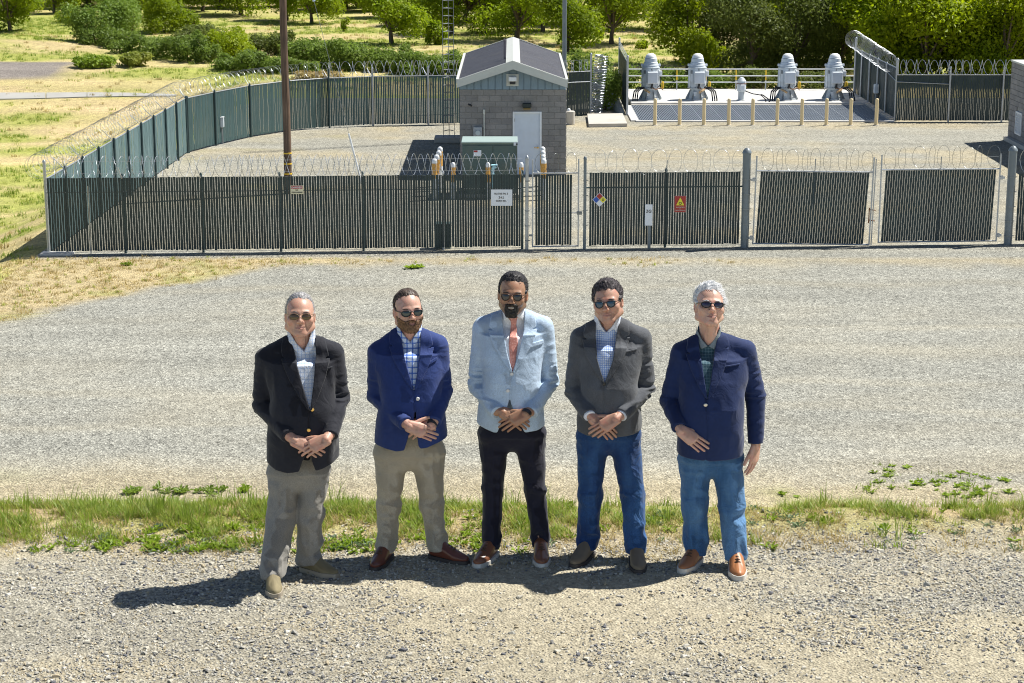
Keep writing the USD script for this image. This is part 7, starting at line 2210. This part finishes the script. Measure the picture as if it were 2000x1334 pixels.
for row in range(5):
    Yr = 163 + row * 8.5
    for i in range(-7, 8):
        x = i * 7.0 + (3.5 if row % 2 else 0) + rt.normal() * 0.6
        if abs(x) > 0.262 * Yr + 5:
            continue
        y = Yr + rt.normal() * 0.6
        dup(orchard[int(rt.integers(4))], 'orchard tree in the far rows along the top of the picture', (x, y, float(field_z(x, y))), rt.uniform(0, 6.28), rt.uniform(0.9, 1.12), group='orchard trees in the far rows', name='orchard_tree')

rip = [tree('riverside_tree', 'bright green tree with a low crown behind the leftmost pumps', (9.6, 107, 0), 211, 5.8, 2.6, -0.3, 10000, 0.19, leaf_rip),
       tree('riverside_tree', 'yellow green tree behind the top of the slanting fence', (19.5, 104, 0), 212, 8.0, 3.4, -0.5, 14000, 0.21, leaf_rip),
       tree('olive_tree', 'dull olive green tree behind the second pump', (12.6, 104, 0), 213, 7.8, 2.9, -0.5, 15000, 0.16, leaf_olive, lobes_n=22),
       tree('olive_tree', 'wide dull olive tree behind the small pump', (15.3, 105.5, 0), 214, 8.2, 3.2, -0.5, 16000, 0.16, leaf_olive, lobes_n=22)]
for k, (src, x, y, s, lab) in enumerate([
        (2, 18.0, 107.5, 1.0, 'olive toned tree behind the rightmost pump'), (1, 23.2, 103, 1.0, 'yellow green tree behind the middle of the right back fence'), (0, 21.4, 101.5, 1.25, 'round bright tree just behind the coil of the slanting fence'),
        (1, 27.0, 104, 1.05, 'yellow green tree above the corner of the right hand building'), (0, 25.2, 100.5, 1.1, 'low bright tree behind the right end of the back fence'), (1, 30.5, 105, 1.0, 'yellow green tree at the right edge behind the building'),
        (3, 11.0, 112, 1.0, 'olive tree set back above the second pump'), (1, 15.0, 113, 1.05, 'green tree set back above the small pump'), (3, 19.5, 113, 1.05, 'olive green tree set back above the rightmost pump'), (1, 24.0, 113, 1.1, 'tall yellow green tree set back above the right back fence'),
        (0, 28.8, 113, 1.35, 'bright tree set back near the right edge'), (1, 33.5, 112, 1.1, 'tree cut off by the right edge behind the building')]):
    dup(rip[src], lab, (x, y, float(field_z(x, y))), 0.9 * k + 0.4, s)


def bush(name, label, lobes, n, size, mat, seed, cut=0.0, stems=True, origin=None):
    """lobes are in the world: (x, y, r across, r deep, height)."""
    r = np.random.default_rng(seed)
    c = np.mean([l[:2] for l in lobes], 0)
    z0 = float(field_z(c[0], c[1]))
    T = Thing(name, label, 'bush', (c[0], c[1], z0))
    LL = []
    for x, y, rx, ry, h in lobes:
        zb = float(field_z(x, y)); k = 6; h = h * r.uniform(0.78, 1.12)
        LL.append((x, y, zb + h * 0.40, rx * 0.95, ry * 0.95, h * 0.52))
        for q in range(k):
            a = r.uniform(0, 6.28); q2 = r.uniform(0.35, 0.95); kk = r.uniform(0.25, 0.55); LL.append((x + math.cos(a) * rx * q2, y + math.sin(a) * ry * q2, zb + h * r.uniform(0.12, 0.78), rx * kk, ry * kk, h * kk * r.uniform(0.6, 0.9)))
    v, f = leaf_cloud(r, LL, int(n * 1.35), size, droop=0.2, shell=0.25, up_bias=0.18, cut=z0 - 0.3)
    MB().raw(v, f).build('foliage', mat, T)
    b = MB()
    for l in LL[::4]:
        for q in range(4):
            a = r.uniform(0, 6.28); e = np.array([l[0] + math.cos(a) * l[3] * 0.6, l[1] + math.sin(a) * l[4] * 0.6, l[2] + l[5] * 0.3])
            b.tube([(l[0], l[1], float(field_z(l[0], l[1])) - 0.1), ((l[0] + e[0]) / 2, (l[1] + e[1]) / 2, l[2] - l[5] * 0.2), e], np.array([0.03, 0.022, 0.01]), 4)
    b.build('stem', bark_m, T, kind='stuff')
    return T


def W2(px, py, w_px, h_px, deep=1.0):
    """A lobe standing at a pixel, as wide and high as so many pixels."""
    p = on_field(px, py); s = FPX / (p[1] * CT + (CAM_H - p[2]) * ST)
    return (p[0], p[1] + w_px / s * 0.3 * deep, w_px / s / 2 * 1.18, w_px / s / 2 * 1.18 * deep, h_px / s * 1.18)


bush('tall_bush', 'biggest rounded green bush at upper left', [W2(195, 86, 110, 84), W2(238, 78, 70, 70), W2(165, 84, 60, 60)], 9000, 0.16, leaf_mat('mid_green_leaves', (0.13, 0.205, 0.025), (0.23, 0.32, 0.05), (0.35, 0.43, 0.09), 0.45), 301)
bush('tall_bush', 'dark centred bush with bright top, right of the biggest bush', [W2(318, 66, 95, 66), W2(350, 62, 55, 52)], 6500, 0.17, leaf_walnut, 302)
bush('lime_bush', 'vivid lime yellow round bush in the hedge left of the wooden pole', [W2(446, 117, 78, 66), W2(425, 112, 50, 46), W2(468, 114, 48, 52)], 5200, 0.15, leaf_bright, 303)
bush('lime_bush', 'small bright lime bush beside the biggest rounded bush', [W2(122, 46, 40, 24), W2(140, 50, 34, 24)], 1800, 0.15, leaf_rip, 304)
bush('bramble_hedge', 'long low bramble hedge below the biggest bush at upper left', [W2(178, 88, 60, 30), W2(222, 95, 70, 34), W2(268, 106, 76, 40), W2(318, 116, 80, 46), W2(366, 122, 76, 46), W2(398, 124, 50, 34)], 11000, 0.15, leaf_bram, 305)
bush('bramble_hedge', 'low bramble mound just left of the wooden pole', [W2(440, 139, 60, 30), W2(490, 143, 76, 38), W2(545, 144, 70, 36), W2(596, 144, 50, 26)], 7500, 0.15, leaf_bram, 306)
bush('bramble_hedge', 'grey green hedge behind the lime bush', [W2(372, 84, 60, 34), W2(405, 80, 50, 30), W2(510, 105, 60, 36), W2(548, 108, 60, 38)], 6000, 0.16, leaf_olive, 307)
bush('bramble_hedge', 'dark green bramble hedge behind the back fence right of the wooden pole', [W2(590, 128, 70, 48), W2(640, 134, 80, 60), W2(695, 138, 80, 62), W2(752, 140, 80, 58)], 12000, 0.15, leaf_bram, 308)
bush('bramble_hedge', 'bramble hedge behind the ladder mast', [W2(805, 146, 76, 52), W2(850, 150, 70, 48), W2(893, 150, 60, 46)], 8000, 0.15, leaf_bram, 309)
bush('young_tree', 'small dark young tree in grass left of the ladder mast', [W2(851, 88, 36, 50)], 1500, 0.15, leaf_walnut, 310)
bush('sapling', 'tiny bright sapling on dry grass right of the hut', [W2(1252, 96, 20, 20)], 320, 0.14, leaf_rip, 311)
bush('sapling', 'small sapling beside its shadow right of the wooden pole', [W2(672, 62, 16, 24)], 300, 0.14, leaf_rip, 312)
bush('green_bush', 'fresh green bush between the wire bundle and the edge-on fence', [W2(1182, 218, 60, 84), W2(1200, 205, 40, 70)], 4200, 0.12, leaf_bram, 313)
bush('green_bush', 'green bushes seen under the guard rail behind the leftmost pumps', [W2(1232, 176, 50, 44), W2(1290, 176, 70, 34), W2(1340, 176, 60, 30), W2(1395, 176, 70, 38)], 6000, 0.13, leaf_bram, 314)
bush('green_bush', 'dark bushes under the guard rail behind the small pump', [W2(1450, 176, 80, 34), W2(1510, 176, 80, 36), W2(1575, 176, 80, 36), W2(1630, 176, 70, 36)], 6500, 0.13, leaf_olive, 315)
bush('green_bush', 'green bush behind the short dark fence right of the hut', [W2(1112, 205, 60, 86), W2(1140, 200, 50, 74)], 3600, 0.12, leaf_bram, 316)
bush('rank_grass', 'clump of tall green and yellow grass on the dry rise at left', [W2(165, 135, 50, 20), W2(200, 134, 50, 20)], 1500, 0.2, leaf_weed, 317)
bush('rank_grass', 'pale feathery clump of tall grass on the rise, beside a greener one', [W2(260, 131, 60, 24)], 1100, 0.2, grass_mix, 318)
bush('rank_grass', 'pale dry grass clump just outside the curving fence', [W2(640, 158, 60, 20), W2(600, 158, 50, 16)], 1300, 0.2, grass_dry, 319)
